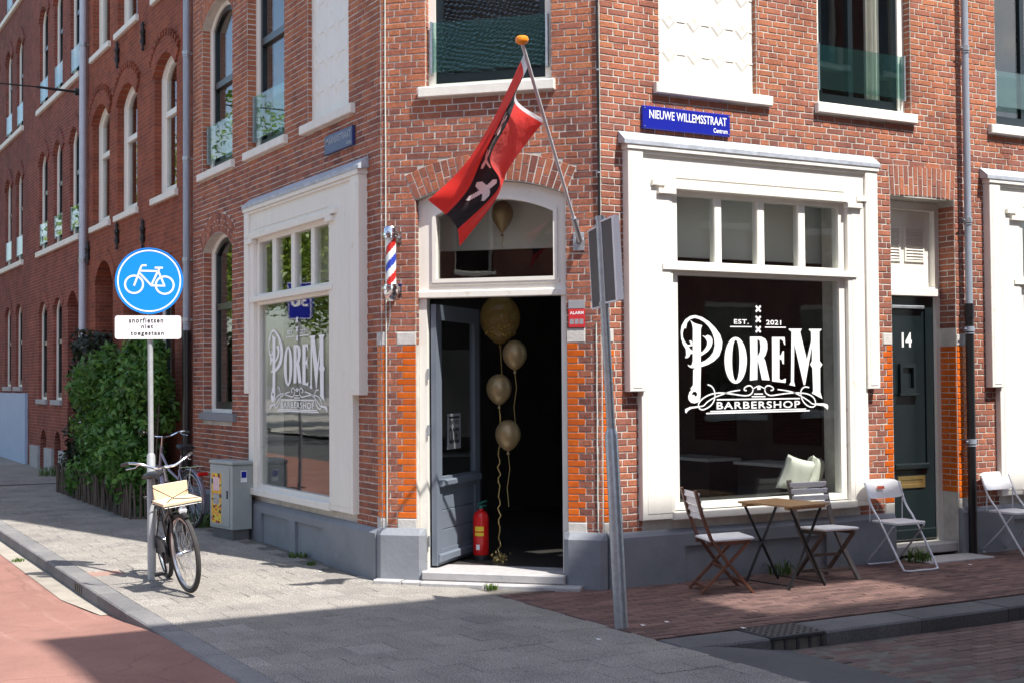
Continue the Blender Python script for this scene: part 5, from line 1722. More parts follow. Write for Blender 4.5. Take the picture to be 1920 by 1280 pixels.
BARK = mat('bark', (0.09, 0.065, 0.05), 0.9, 0.3, 6, 0.8, 25, stretch=(1, 1, 0.25))
LEAFT = leaf_mat('tree_leaf', (0.12, 0.22, 0.02), (0.34, 0.44, 0.06))
LEAFH = leaf_mat('laurel_leaf', (0.035, 0.11, 0.02), (0.13, 0.28, 0.05))
LEAFD = leaf_mat('dark_leaf', (0.012, 0.022, 0.012), (0.030, 0.045, 0.022))
tree_labels = ['street tree nearest across the main street', 'second street tree across the main street', 'third street tree across the main street', 'farthest street tree across the main street']
proto = None
for i, (x, y) in enumerate(((-10.5, 19.0), (-11.0, 27.0), (-10.5, 36.0), (-12.0, 47.0))):
    if proto is None:
        t = thing('street_tree', tree_labels[i], 'tree', (0, 0, 0), 'street trees across the main street')
        cs = [tuple(q) for q in RNG.normal(size=(12, 3)) * np.array([1.9, 1.9, 1.6]) + np.array([0, 0, 6.0])]
        rs = [tuple(q) for q in 1.3 + RNG.random((12, 3)) * 0.9]
        v, f = leaf_cloud(16000, cs, rs, 0.10, RNG)
        leaf_object('crown', v, f, LEAFT, t, (0, 0, 0))
        mb = MB(); mb.tube([(0, 0, -0.2), (0.03, 0, 1.5), (-0.02, 0.03, 3.5), (0, 0, 6.5)], [0.24, 0.18, 0.15, 0.05], 10)
        for k in range(5):
            a = k * 1.3
            mb.tube([(0, 0, 3.2 + 0.4 * k), (0.8 * math.cos(a), 0.8 * math.sin(a), 4.6 + 0.4 * k), (1.7 * math.cos(a), 1.7 * math.sin(a), 5.7 + 0.4 * k)], [0.09, 0.06, 0.02], 7)
        mb.build('trunk', BARK, t, smooth=True)
        proto = t
        o = t
    else:
        o = copy_tree(proto)
        o['label'] = tree_labels[i]
    o.location = (x, y, roadz(y))
    o.rotation_euler = (0, 0, i * 1.9)
    s = 1 + 0.08 * i
    o.scale = (s, s, s)

t = thing('tile_roofed_house', 'long brick house with dark tiled roof across the main street', 'house', (-17, -20, 0))
FT = Frame((-17.0, 0, 0), (0, 1, 0), (1, 0, 0))
th = [(y, y + 1.1, z0, z0 + 1.7, 0) for y in (-30, -26.5, -23, -19.5, -16, -12.5, -9, -5.5, -2) for z0 in (1.2, 4.4)]
wall_core(FT, -34, 2, -0.2, 7.6, th, -0.3, 0.0, BFO, t)
for a, c, z0, zs, r in th:
    window(FT, a, c, z0, zs, 0, t, d=-0.1, detail=False, sill=(0.05, 0.05))
TILE = mat('dark_roof_tile', (0.075, 0.052, 0.045), 0.7, 0.35, 3, 0.2, 20)
mb = MB()
nr, nc = 30, 240
for i in range(nr):
    f0, f1 = i / nr, (i + 1) / nr
    for k in range(nc):
        y0_, y1_ = -34 + 36 * k / nc, -34 + 36 * (k + 1) / nc
        ym = (y0_ + y1_) / 2
        p = lambda f, y, o: Vector((-16.8 - 5.2 * f + o * 0.7, y, 7.6 + 5.2 * f + o * 0.7))
        mb.add([p(f0, y0_, 0.02), p(f0, ym, 0.11), p(f0, y1_, 0.02), p(f1, y1_, -0.03), p(f1, ym, 0.05), p(f1, y0_, -0.03)], [(0, 1, 4, 5), (1, 2, 3, 4)])
mb.build('tiled_roof', TILE, t, kind='stuff')
mb = MB(); mb.box(FT, -34, 2, 7.35, 7.6, 0.001, 0.35); mb.build('gutter', WHITE, t)
# ------------------------------------------------------------------ street name plates
ENAMEL = mat('blue_enamel', (0.012, 0.020, 0.30), 0.25, 0.05, 4)
DIMENAMEL = mat('dull_blue_enamel', (0.03, 0.045, 0.16), 0.3, 0.15, 5)  # duller, greyer blue than the other plate
def name_plate(F, u0, u1, z0, z1, keys, dirn, label, m, lm=None):
    t = thing('street_name_sign', label, 'street sign', F.pt((u0 + u1) / 2, 0.02, z0))
    mb = MB(); mb.bbox(F, u0, u1, z0, z1, 0.004, 0.035, 0.006); mb.build('plate', m, t)
    uL, uR = (u0, u1) if dirn > 0 else (u1, u0)
    mp = lambda x, y, d: F.pt(uL + (uR - uL) * x, d, z0 + (z1 - z0) * y)
    mb = MB()
    put_text(mb, keys[0], mp, 0.07, 0.46, 0.955, 0.84, 0.0365)
    mb.build('lettering', lm or DECAL, t)
    mb = MB(); put_text(mb, 'CE', mp, 0.80, 0.12, 0.965, 0.33, 0.0365)
    mb.build('district_lettering', lm or DECAL, t)
    mb = MB()
    for a in (0.02, 0.98):
        for b in (0.1, 0.9):
            c = mp(a, b, 0.036); mb.tube([c, c + F.n * 0.004], 0.006, 8)
    mb.build('screw', GALV, t)
name_plate(FR, 1.88, 2.86, 4.03, 4.235, ['NW'], 1, 'bright blue street name plate above the sunlit shop window', ENAMEL)
name_plate(FL, 2.03, 2.74, 4.05, 4.24, ['MS'], -1, 'dull blue street name plate on the shaded wall', DIMENAMEL, mat('grey_lettering', (0.35, 0.37, 0.42), 0.5, 0.1, 10))

# ------------------------------------------------------------------ barber pole
bs, bd = 0.155, 0.15
t = thing('barber_pole', 'red, white and blue striped barber pole with chrome caps beside the door', 'barber pole', FC.pt(bs, 0, 2.5))
RED = mat('red_paint', (0.55, 0.025, 0.02), 0.35, 0.05, 5)
BLUEP = mat('blue_paint', (0.03, 0.06, 0.45), 0.35, 0.05, 5)
WHP = mat('white_paint', (0.82, 0.82, 0.82), 0.35, 0.03, 5)
c = FC.pt(bs, bd, 0)
mb = MB()
nz_, na_ = 64, 32
for i in range(nz_ + 1):
    z = 2.655 + 0.44 * i / nz_
    for k in range(na_):
        a = 2 * math.pi * k / na_
        mb.v.append((c.x + 0.046 * math.cos(a), c.y + 0.046 * math.sin(a), z))
for i in range(nz_):
    for k in range(na_):
        l = (k + 1) % na_
        mb.f.append((i * na_ + k, i * na_ + l, (i + 1) * na_ + l, (i + 1) * na_ + k))
        ph = ((i + 0.5) / nz_ * 1.45 - (k + 0.5) / na_ * 1.0 + 0.62) % 1.0
        mb.m.append(0 if ph < 0.25 else 1 if ph < 0.5 else 2 if ph < 0.75 else 1)
mb.build('striped_core', [RED, WHP, BLUEP], t, smooth=True)
mb = MB(); mb.lathe([(0.062, 2.65), (0.062, 3.10)], (c.x, c.y, 0), n=28); mb.build('glass_tube', glass_mat('thin_tube', ior=1.15), t, smooth=True)
mb = MB(); mb.lathe([(0, 2.515), (0.03, 2.52), (0.055, 2.545), (0.064, 2.585), (0.066, 2.62), (0.078, 2.625), (0.078, 2.65), (0.066, 2.655), (0.066, 2.67), (0.0, 2.67)], (c.x, c.y, 0), n=28); mb.build('lower_cap', CHROME, t, smooth=35)
mb = MB(); mb.lathe([(0, 3.085), (0.066, 3.085), (0.066, 3.10), (0.078, 3.105), (0.078, 3.125), (0.066, 3.13), (0.063, 3.17), (0.05, 3.19), (0.0, 3.20)], (c.x, c.y, 0), n=28); mb.build('upper_cap', CHROME, t, smooth=35)
for z in (2.635, 3.11):
    mb = MB(); mb.box(FC, bs - 0.03, bs + 0.03, z - 0.012, z + 0.012, -0.01, bd); mb.box(FC, bs - 0.05, bs + 0.05, z - 0.05, z + 0.05, -0.01, 0.012); mb.build('bracket', CHROME, t)
mb = MB(); mb.tube([FC.pt(bs - 0.05, 0.05, 2.6), FC.pt(bs - 0.06, 0.012, 2.4), FC.pt(bs - 0.085, 0.012, 2.26)], 0.006, 6); mb.build('cord', GALV, t)

# ------------------------------------------------------------------ flagpole and flag
pb, pt_ = Vector((1.283, 0.079, 3.011)), Vector((0.177, -0.851, 4.403))
ax = (pt_ - pb).normalized()
t = thing('flagpole', 'pale slanting flagpole with orange knob fixed beside the door', 'flagpole', pb)
POLEW = mat('pole_paint', (0.55, 0.52, 0.54), 0.4, 0.08, 5)
mb = MB(); mb.tube([pb + ax * 0.12, pt_], 0.0145, 12); mb.build('pole', POLEW, t, smooth=True)
ORANGE = mat('orange_paint', (0.80, 0.24, 0.01), 0.35, 0.05, 5)
mb = MB(); mb.lathe([(0, -0.012), (0.03, -0.008), (0.05, 0.012), (0.053, 0.03), (0.045, 0.05), (0.025, 0.06), (0, 0.062)], pt_, ax * 0.35 + Vector((0, 0, 1)), 20); mb.build('knob', ORANGE, t, smooth=True)
mb = MB()
mb.tube([pb, pb + ax * 0.26], 0.024, 12)
mb.bbox(FC, 1.80, 1.90, 2.93, 3.09, 0.0, 0.02, 0.004)
q = FC.pt(1.85, 0.015, 3.01)
mb.bar(q, pb + ax * 0.06, 0.04, 0.04)
mb.build('bracket', GALV, t, smooth=40)
FLAGP = [
  [(0.218,-0.836,4.357),(0.056,-0.645,3.889),(-0.068,-0.465,3.581),(-0.171,-0.305,3.397),(-0.295,-0.153,3.247)] ,
  [(0.32,-0.684,4.271),(0.183,-0.518,3.881),(0.095,-0.374,3.598),(0.009,-0.259,3.334),(-0.111,-0.097,3.143)] ,
  [(0.326,-0.492,4.053),(0.218,-0.525,3.84),(0.094,-0.457,3.56),(0.196,-0.418,3.343),(-0.008,-0.101,3.027)] ,
  [(0.594,-0.491,3.91),(0.487,-0.398,3.738),(0.354,-0.321,3.513),(0.273,-0.24,3.27),(0.062,-0.001,2.904)] ,
]
NU, NV = 120, 84
rows = [catmull([Vector(p) for p in r], NU // 4) for r in FLAGP]
grid = [catmull([rows[k][i] for k in range(4)], NV // 3) for i in range(NU + 1)]
vw = (CAM_LOC - Vector((0.1, -0.4, 3.6))).normalized()
mb = MB()
for i in range(NU + 1):
    for j in range(NV + 1):
        u, v = i / NU, j / NV
        k = u * (1 - 0.25 * u) * (0.25 + 0.75 * math.sin(math.pi * min(1, u * 1.05)))
        off = 0.060 * math.sin(v * 11.0 + u * 2.4) * k + 0.022 * math.sin(v * 23 - u * 5 + 1.0) * k + 0.018 * math.sin(u * 19 + v * 7) * u
        mb.v.append(tuple(grid[i][j] + vw * off + Vector((0.30, -0.30, 0.1)) * (0.05 * math.sin(v * 9 + 0.7 + u * 3) * k)))
def flag_col(u, v):
    if u < 0.055:
        return 2
    if v < 1 / 3 or v > 2 / 3:
        return 0
    # three white saltires in a row on the black band
    for c in (0.28, 0.52, 0.76):
        du, dv = (u - c) * 1.5, (v - 0.5)
        if abs(du) < 0.105 and abs(dv) < 0.105 and (abs(du - dv) < 0.045 or abs(du + dv) < 0.045):
            return 2
    return 1
for i in range(NU):
    for j in range(NV):
        a = i * (NV + 1) + j
        mb.f.append((a, a + NV + 1, a + NV + 2, a + 1)); mb.m.append(flag_col((i + 0.5) / NU, (j + 0.5) / NV))
def cloth_mat(name, col):
    m, nt, b = mat_base(name)
    b.inputs['Base Color'].default_value = (*col, 1)
    b.inputs['Roughness'].default_value = 0.55
    b.inputs['Sheen Weight'].default_value = 0.2
    N, L = nt.nodes, nt.links
    tl = N.new('ShaderNodeBsdfTranslucent'); tl.inputs['Color'].default_value = (*col, 1)
    geo = N.new('ShaderNodeNewGeometry')
    nz = N.new('ShaderNodeTexNoise'); nz.inputs['Scale'].default_value = 14; nz.inputs['Detail'].default_value = 4
    L.new(geo.outputs['Position'], nz.inputs['Vector'])
    bp = N.new('ShaderNodeBump'); bp.inputs['Strength'].default_value = 0.6; bp.inputs['Distance'].default_value = 0.02
    L.new(nz.outputs[0], bp.inputs['Height']); L.new(bp.outputs[0], b.inputs['Normal'])
    mx = N.new('ShaderNodeMixShader'); mx.inputs[0].default_value = 0.5
    L.new(b.outputs[0], mx.inputs[1]); L.new(tl.outputs[0], mx.inputs[2]); L.new(mx.outputs[0], N['Material Output'].inputs['Surface'])
    return m
flag = mb.build('flag', [cloth_mat('red_cloth', (0.82, 0.045, 0.035)), cloth_mat('black_cloth', (0.018, 0.016, 0.022)), cloth_mat('white_cloth', (0.8, 0.8, 0.82))], None, smooth=170, world_org=(0.2, -0.5, 3.6))
tag(flag, 'red and black flag with white crosses hanging from the slanting pole', 'flag')

# ------------------------------------------------------------------ blue cycle-path sign on its post
px, py = -1.785, 2.585
t = thing('traffic_sign', 'round blue bicycle sign with white text plate on grey post', 'traffic sign', (px, py, zg(py)))
POSTG = mat('post_paint', (0.40, 0.42, 0.43), 0.5, 0.12, 9, 0.08, 60, metal=0.3)
mb = MB(); mb.tube([(px - 0.01, py, 1.14), (px - 0.025, py, 3.0)], 0.0245, 14); mb.build('post', POSTG, t, smooth=True)
mb = MB(); mb.tube([(px, py, -0.05), (px - 0.01, py, 1.14), (px - 0.01, py, 1.165)], [0.038, 0.038, 0.026], 14); mb.build('post_sleeve', POSTG, t, smooth=True)
FS = Frame((px - 0.022, py, 0), (0.93, -0.37, 0), (-0.37, -0.93, 0))
SBLUE = mat('sign_blue', (0.0, 0.235, 0.80), 0.35, 0.02, 3)
SWHITE = mat('sign_white', (0.80, 0.80, 0.82), 0.4, 0.02, 3)
cz, cr = 2.735, 0.30
ring = lambda r, n=64: [(r * math.cos(2 * math.pi * i / n), r * math.sin(2 * math.pi * i / n)) for i in range(n)]
mp = lambda x, y, d: FS.pt(x, d, cz + y)
mb = MB(); mb.prism(ring(cr), [], mp, 0.035, 0.045); disc = mb.build('sign_disc', SBLUE, t)
mb = MB(); mb.prism(ring(cr + 0.004), [ring(cr - 0.004)], mp, 0.028, 0.049); mb.build('rim', SBLUE, disc)
mb = MB(); mb.prism(ring(0.285), [ring(0.272)], mp, 0.0455, 0.0466); 
K = 0.30 / 362.0       # traced symbol units
sx = lambda X, Y: ((X - 503) * K, (516 - Y) * K)
for (X, Y) in ((340, 555), (670, 563)):
    a, b_ = sx(X, Y)
    mb.prism([(a + p[0], b_ + p[1]) for p in ring(107 * K, 40)], [[(a + p[0], b_ + p[1]) for p in ring(86 * K, 40)]], mp, 0.0455, 0.0466)
for pts in ([(340, 570), (415, 362), (425, 345), (475, 344)], [(395, 404), (600, 408)], [(400, 430), (525, 565)], [(525, 565), (600, 400)], [(520, 566), (675, 570)], [(600, 408), (668, 570)], [(605, 400), (612, 372)], [(562, 370), (650, 370)]):
    mb.ribbon([sx(*p) for p in pts], 21 * K, mp, 0.0455, 0.0467)
mb.build('bicycle_symbol', SWHITE, disc)
def rrect(x0, x1, y0, y1, r, n=5):
    out = []
    for cx, cy, a0 in ((x1 - r, y1 - r, 0), (x0 + r, y1 - r, 90), (x0 + r, y0 + r, 180), (x1 - r, y0 + r, 270)):
        for i in range(n + 1):
            a = math.radians(a0 + 90 * i / n)
            out.append((cx + r * math.cos(a), cy + r * math.sin(a)))
    return out
mp2 = lambda x, y, d: FS.pt(x, d, y)
mb = MB(); mb.prism(rrect(-0.305, 0.285, 2.205, 2.418, 0.025), [], mp2, 0.03, 0.042); pl = mb.build('text_plate', SWHITE, t)
for key, q in (('SN', (-0.180, 2.352, 0.125, 2.400)), ('NI', (-0.070, 2.302, 0.035, 2.338)), ('TO', (-0.165, 2.228, 0.130, 2.275))):
    mb = MB(); put_text(mb, key, mp2, *q, 0.0432); mb.build('lettering', PRINT, pl)
mb = MB()
for z in (2.60, 2.86, 2.31):
    mb.tube([FS.pt(0, 0, z - 0.012), FS.pt(0, 0, z + 0.012)], 0.03, 12); mb.box(FS, -0.02, 0.02, z - 0.012, z + 0.012, 0.02, 0.036)
mb.build('clamp', GALV, t)

# ------------------------------------------------------------------ leaning sign post with two plates seen from behind
b0, t0_ = Vector((0.56, -1.58, -0.05)), Vector((0.388, -1.60, 2.99))
t = thing('leaning_sign_post', 'leaning galvanised post carrying two sign plates turned away', 'sign post', (0.56, -1.58, 0))
axp = (t0_ - b0).normalized()
at = lambda z: b0 + axp * ((z - b0.z) / axp.z)
mb = MB(); mb.tube([at(1.44), at(2.97)], 0.032, 14); mb.build('post', GALV, t, smooth=True)
mb = MB(); mb.tube([b0, at(1.40), at(1.45)], [0.050, 0.048, 0.034], 14); mb.build('post_sleeve', GALV, t, smooth=True)
mb = MB(); mb.tube([at(2.965), at(2.995)], 0.037, 14); mb.build('cap', GALV, t, smooth=True)
mb = MB(); mb.tube([at(2.33), at(2.37)], 0.040, 14); mb.build('clamp', GALV, t, smooth=True)
ALU = mat('sign_back', (0.085, 0.085, 0.09), 0.55, 0.12, 8, metal=0.2)
for nm, du, dn, z0, z1, wdt in (('sign_plate', Vector((0.375, 0.927, 0)), None, 2.34, 2.93, 0.42), ('sign_plate', Vector((-0.30, -0.95, 0)), None, 2.36, 2.95, 0.36)):
    du.normalize()
    o0 = at(2.33) + du * 0.03
    o1 = at(2.95) + du * 0.03
    nn = du.cross(Vector((0, 0, 1))).normalized()
    a0, a1 = Vector((o0.x, o0.y, z0)), Vector((o1.x, o1.y, z1))
    mb = MB()
    th = nn * 0.004
    mb.hexa([a0 - th, a0 + du * wdt - th, a1 + du * wdt - th, a1 - th, a0 + th, a0 + du * wdt + th, a1 + du * wdt + th, a1 + th])
    pl = mb.build('sign_plate', ALU, t)
    mb = MB()
    for e0, e1, ww in ((a0, a0 + du * wdt, 0.02), (a1, a1 + du * wdt, 0.02), (a0 + du * wdt, a1 + du * wdt, 0.05 if du.y < 0 else 0.02), (a0, a1, 0.02)):
        mb.bar(e0, e1, 0.045 if ww > 0.04 else 0.012, ww, du)
    mb.build('rim', SWHITE, pl)

# ------------------------------------------------------------------ alarm plate, cabinet
t = thing('alarm_sign', 'small red and grey alarm plate right of the shop door', 'sign', FC.pt(1.825, 0, 2.26))
REDSIGN = mat('red_sign', (0.55, 0.03, 0.035), 0.4, 0.05, 5)
GREYSIGN = mat('grey_sign', (0.30, 0.30, 0.32), 0.4, 0.05, 5)
mb = MB(); mb.bbox(FC, 1.752, 1.90, 2.262, 2.42, 0.004, 0.012, 0.002); mb.build('plate', REDSIGN, t)
mb = MB(); mb.bbox(FC, 1.752, 1.90, 2.425, 2.50, 0.004, 0.012, 0.002); mb.build('upper_plate', GREYSIGN, t)
mapC2 = lambda u, z, dd: FC.pt(u, dd, z)
mb = MB(); put_text(mb, 'ALARM', mapC2, 1.765, 2.375, 1.888, 2.402, 0.0126); mb.build('lettering', DECAL, t)
mb = MB()
for k in range(3):
    mb.box(FC, 1.765 + k * 0.043, 1.80 + k * 0.043, 2.29, 2.335, 0.012, 0.0128)
mb.build('pictures', GREYSIGN, t)

t = thing('utility_cabinet', 'grey street cabinet with a torn colourful poster at the shaded wall', 'utility cabinet', (-0.22, 5.1, zg(5)))
CABM = mat('cabinet_grey', (0.32, 0.35, 0.34), 0.5, 0.08, 4, 0.05, 60, dirt=((0.22, 0.23, 0.22), 3, 0.64))
RZ = Matrix.Rotation(R_(9), 3, 'Z')
cc = Vector((-0.235, 5.13, 0))
def cab(dx, dy, dz, sx_, sy_, sz_, b=0.008):
    m_ = MB(); m_.wbox(cc + RZ @ Vector((dx, dy, 0)) + Vector((0, 0, dz)), (sx_, sy_, sz_), b, RZ); return m_
cab(0, 0, 0.10, 0.20, 0.50, 0.16).build('base', mat('cabinet_base', (0.10, 0.10, 0.10), 0.8, 0.2, 6), t)
cab(0, 0, 0.52, 0.235, 0.56, 0.72).build('body', CABM, t)
cab(0, 0, 0.905, 0.255, 0.585, 0.045, 0.012).build('lid', CABM, t)
cab(-0.1205, 0.02, 0.52, 0.012, 0.46, 0.66, 0.004).build('door', CABM, t)
def poster_mat():
    m, nt, b = mat_base('poster_print')
    N, L = nt.nodes, nt.links
    geo = N.new('ShaderNodeNewGeometry')
    vo = N.new('ShaderNodeTexVoronoi'); vo.distance = 'CHEBYCHEV'; vo.inputs['Scale'].default_value = 24
    mp_ = N.new('ShaderNodeMapping'); mp_.inputs['Scale'].default_value = (1, 1, 1.7)
    L.new(geo.outputs['Position'], mp_.inputs['Vector']); L.new(mp_.outputs[0], vo.inputs['Vector'])
    sp = N.new('ShaderNodeSeparateColor'); L.new(vo.outputs['Color'], sp.inputs[0])
    rp = N.new('ShaderNodeValToRGB'); rp.color_ramp.interpolation = 'CONSTANT'
    e = rp.color_ramp.elements
    e[0].position, e[0].color = 0, (0.75, 0.42, 0.02, 1)
    e[1].position, e[1].color = 0.35, (0.70, 0.55, 0.05, 1)
    for p_, c_ in ((0.55, (0.5, 0.05, 0.04, 1)), (0.7, (0.03, 0.025, 0.02, 1)), (0.85, (0.72, 0.3, 0.05, 1))):
        x = e.new(p_); x.color = c_
    L.new(sp.outputs[0], rp.inputs[0]); L.new(rp.outputs[0], b.inputs['Base Color'])
    b.inputs['Roughness'].default_value = 0.6
    return m
cab(-0.1275, 0.10, 0.50, 0.003, 0.24, 0.56, 0).build('poster', poster_mat(), t)
PINKP = mat('pink_paper', (0.72, 0.50, 0.52), 0.6, 0.15, 30)
cab(-0.1305, 0.10, 0.66, 0.003, 0.15, 0.15, 0).build('poster_patch', PINKP, t)
cab(-0.1305, 0.10, 0.49, 0.003, 0.15, 0.12, 0).build('poster_patch', mat('black_white_paper', (0.35, 0.33, 0.32), 0.6, 0.9, 45), t)
cab(0.02, -0.2815, 0.755, 0.075, 0.003, 0.13, 0).build('sticker', SWHITE, t)
cab(0.02, -0.2835, 0.775, 0.062, 0.003, 0.07, 0).build('sticker_print', ENAMEL, t)
cab(-0.1295, -0.17, 0.55, 0.012, 0.02, 0.09, 0.003).build('handle', IRON, t)

# ------------------------------------------------------------------ hedge, dark bush, stick fence, weeds
t = thing('laurel_hedge', 'glossy green laurel hedge behind the bicycle', 'hedge', (-0.4, 8.5, zg(8.5)))
cs, rs = [], []
for i in range(46):
    y = 7.75 + 3.3 * RNG.random()
    z = 0.32 + 1.62 * RNG.random()
    cs.append((-0.47 + RNG.normal() * 0.16, y, z)); rs.append((0.26 + RNG.random() * 0.12, 0.28 + RNG.random() * 0.15, 0.26 + RNG.random() * 0.14))
for y, z in ((7.75, 2.15), (8.0, 2.25), (8.95, 2.22), (9.05, 2.1), (10.4, 2.15), (7.7, 1.8)):
    cs.append((-0.4, y, z)); rs.append((0.16, 0.2, 0.26))
v, f = leaf_cloud(17000, cs, rs, 0.058, RNG, shell=0.3)
leaf_object('foliage', v, f, LEAFH, t, (-0.4, 8.5, zg(8.5)))
mb = MB()
for i in range(16):
    y = 7.7 + i * 0.21; a = RNG.normal() * 0.12
    mb.tube([(-0.42, y, 0.05), (-0.42 + a * 0.5, y + a, 0.9), (-0.42 + a, y - a, 1.9)], [0.018, 0.013, 0.005], 6)
mb.build('stems', BARK, t)
t = thing('dark_bush', 'tall dark climbing bush left of the laurel hedge', 'bush', (-0.3, 12.0, zg(12)))
cs = [(-0.3 + RNG.normal() * 0.12, 11.35 + 1.3 * RNG.random(), 0.4 + 2.05 * RNG.random()) for _ in range(26)]
v, f = leaf_cloud(6500, cs, [(0.27, 0.3, 0.3)] * 26, 0.06, RNG, shell=0.3)
leaf_object('foliage', v, f, LEAFD, t, (-0.3, 12.0, zg(12)))
mb = MB(); mb.tube([(-0.3, 12.0, 0.1), (-0.32, 12.05, 1.2), (-0.28, 11.95, 2.2)], [0.04, 0.03, 0.01], 8); mb.build('stem', BARK, t)

t = thing('stick_fence', 'low fence of weathered upright sticks at the foot of the hedge', 'fence', (-0.78, 9.0, zg(9)))
STICK = mat('weathered_stick', (0.105, 0.08, 0.062), 0.9, 0.35, 9, 0.5, 40, stretch=(1, 1, 0.2))
pts = [(-0.78 + 0.02 * math.sin(i), 7.55 + i * 0.062) for i in range(76)] + [(-0.72 + i * 0.066, 7.52) for i in range(11)]
for x, y in pts:
    h = 0.34 + RNG.random() * 0.16
    mb = MB(); a, b_ = RNG.normal() * 0.015, RNG.normal() * 0.02
    r = 0.010 + RNG.random() * 0.010
    mb.tube([(x, y, 0.03), (x + a, y + b_, zg(y) + h * 0.6), (x + a * 2, y + b_ * 2, zg(y) + h)], [r, r * 0.95, r * 0.7], 6)
    mb.build('stake', STICK, t, smooth=True)
mb = MB(); mb.tube([(-0.74, 7.55, 0.36), (-0.74, 9.8, 0.37), (-0.74, 12.2, 0.39)], 0.012, 6); mb.build('rail', STICK, t)

GRASSM = leaf_mat('grass_blade', (0.04, 0.09, 0.015), (0.13, 0.20, 0.04))
def tuft(x, y, z, r, h, n, label, name='weed'):
    v = []
    for i in range(n):
        a, q = RNG.random() * 6.283, r * math.sqrt(RNG.random())
        bx, by = x + q * math.cos(a), y + q * math.sin(a)
        d = RNG.random() * 6.283; l = h * (0.5 + 0.6 * RNG.random()); w = 0.004 + 0.004 * RNG.random()
        ex, ey = bx + math.cos(d) * l * 0.55, by + math.sin(d) * l * 0.55
        px_, py_ = -math.sin(d) * w, math.cos(d) * w
        mx_, my_ = (bx + ex) / 2 * 0.6 + bx * 0.4, (by + ey) / 2 * 0.6 + by * 0.4
        v += [(bx - px_, by - py_, z), (bx + px_, by + py_, z), (mx_ + px_, my_ + py_, z + l * 0.6), (mx_ - px_, my_ - py_, z + l * 0.6)]
        v += [(mx_ - px_, my_ - py_, z + l * 0.6), (mx_ + px_, my_ + py_, z + l * 0.6), (ex + px_ * 0.2, ey + py_ * 0.2, z + l * 0.85), (ex - px_ * 0.2, ey - py_ * 0.2, z + l * 0.85)]
    v = np.array(v); f = np.arange(len(v)).reshape(-1, 4)
    o = leaf_object(name, v, f, GRASSM, None, (x, y, z)); o.location = (x, y, z)
    tag(o, label, 'weed', 'weeds along the wall foot')
tuft(5.02, -0.18, 0.0, 0.13, 0.16, 90, 'bright grass tuft at the number 14 doorstep')
tuft(0.60, 0.48, 0.0, 0.05, 0.06, 40, 'small weed growing out of the shop doorstep')
tuft(-0.17, 6.35, zg(6.3), 0.22, 0.22, 150, 'grass clump between cabinet and bicycles')
tuft(-0.12, 3.25, zg(3.2), 0.10, 0.06, 60, 'low weeds under the shaded shop window')
tuft(-0.22, 2.65, zg(2.6), 0.04, 0.05, 25, 'tiny yellow-green weed at the edge of the shade')
tuft(3.35, -0.12, 0.0, 0.14, 0.14, 60, 'sparse weeds behind the folding table')
tuft(-2.52, 5.2, roadz(5.2), 0.07, 0.05, 40, 'weeds in the gutter at the left kerb')
tuft(-0.15, 15.8, zg(15.8), 0.3, 0.2, 120, 'weeds at the foot of the cellar arches')

# 30 zone sign by the kerb up the street: out of the picture, but mirrored in the shaded shop window
zx, zy = -2.62, 10.6
t = thing('zone_sign', 'blue 30 zone sign mirrored in the shaded shop window', 'traffic sign', (zx, zy, zg(zy)))
mb = MB(); mb.tube([(zx, zy, 0.0), (zx, zy, 3.5)], 0.03, 12); mb.build('post', POSTG, t, smooth=True)
FZ = Frame((zx, zy, 0), (0.95, 0.31, 0), (0.31, -0.95, 0))
mz = lambda x, y, d: FZ.pt(x, d, y)
mb = MB(); mb.prism(rrect(-0.2, 0.2, 2.80, 3.40, 0.03), [], mz, 0.035, 0.045); zp = mb.build('sign_plate', ENAMEL, t)
mb = MB(); mb.prism(rrect(-0.19, 0.19, 2.81, 3.39, 0.025), [rrect(-0.18, 0.18, 2.82, 3.38, 0.02)], mz, 0.0455, 0.0465); mb.build('border', SWHITE, zp)
mb = MB(); put_text(mb, '30', mz, -0.13, 3.0, 0.13, 3.2, 0.0466); mb.build('lettering', SWHITE, zp)
# ------------------------------------------------------------------ bicycles (local axes: x forward, y left, z up, origin under the rear hub)
TYRE = mat('tyre_rubber', (0.035, 0.033, 0.032), 0.8, 0.2, 20)
RIMM = mat('rim_alloy', (0.62, 0.62, 0.63), 0.3, 0.06, 10, metal=0.9)
BBLACK = mat('bike_black', (0.014, 0.014, 0.016), 0.32, 0.2, 8)
BSILVER = mat('bike_silver', (0.30, 0.28, 0.34), 0.3, 0.1, 8, metal=0.6)
LEATHER = mat('saddle_black', (0.02, 0.02, 0.022), 0.5, 0.2, 10)
PINE = mat('pine_wood', (0.70, 0.54, 0.36), 0.55, 0.10, 8, 0.1, 30, stretch=(3, 12, 3))
LAMPG = mat('lamp_lens', (0.75, 0.75, 0.78), 0.1, 0.05, 8, metal=0.4)
REDLENS = mat('red_lens', (0.55, 0.01, 0.01), 0.2, 0.05, 8)

def circ(c, r, n=36, steer=None):
    return [Vector((c[0] + r * math.cos(2 * math.pi * i / n), c[1], c[2] + r * math.sin(2 * math.pi * i / n))) for i in range(n)]

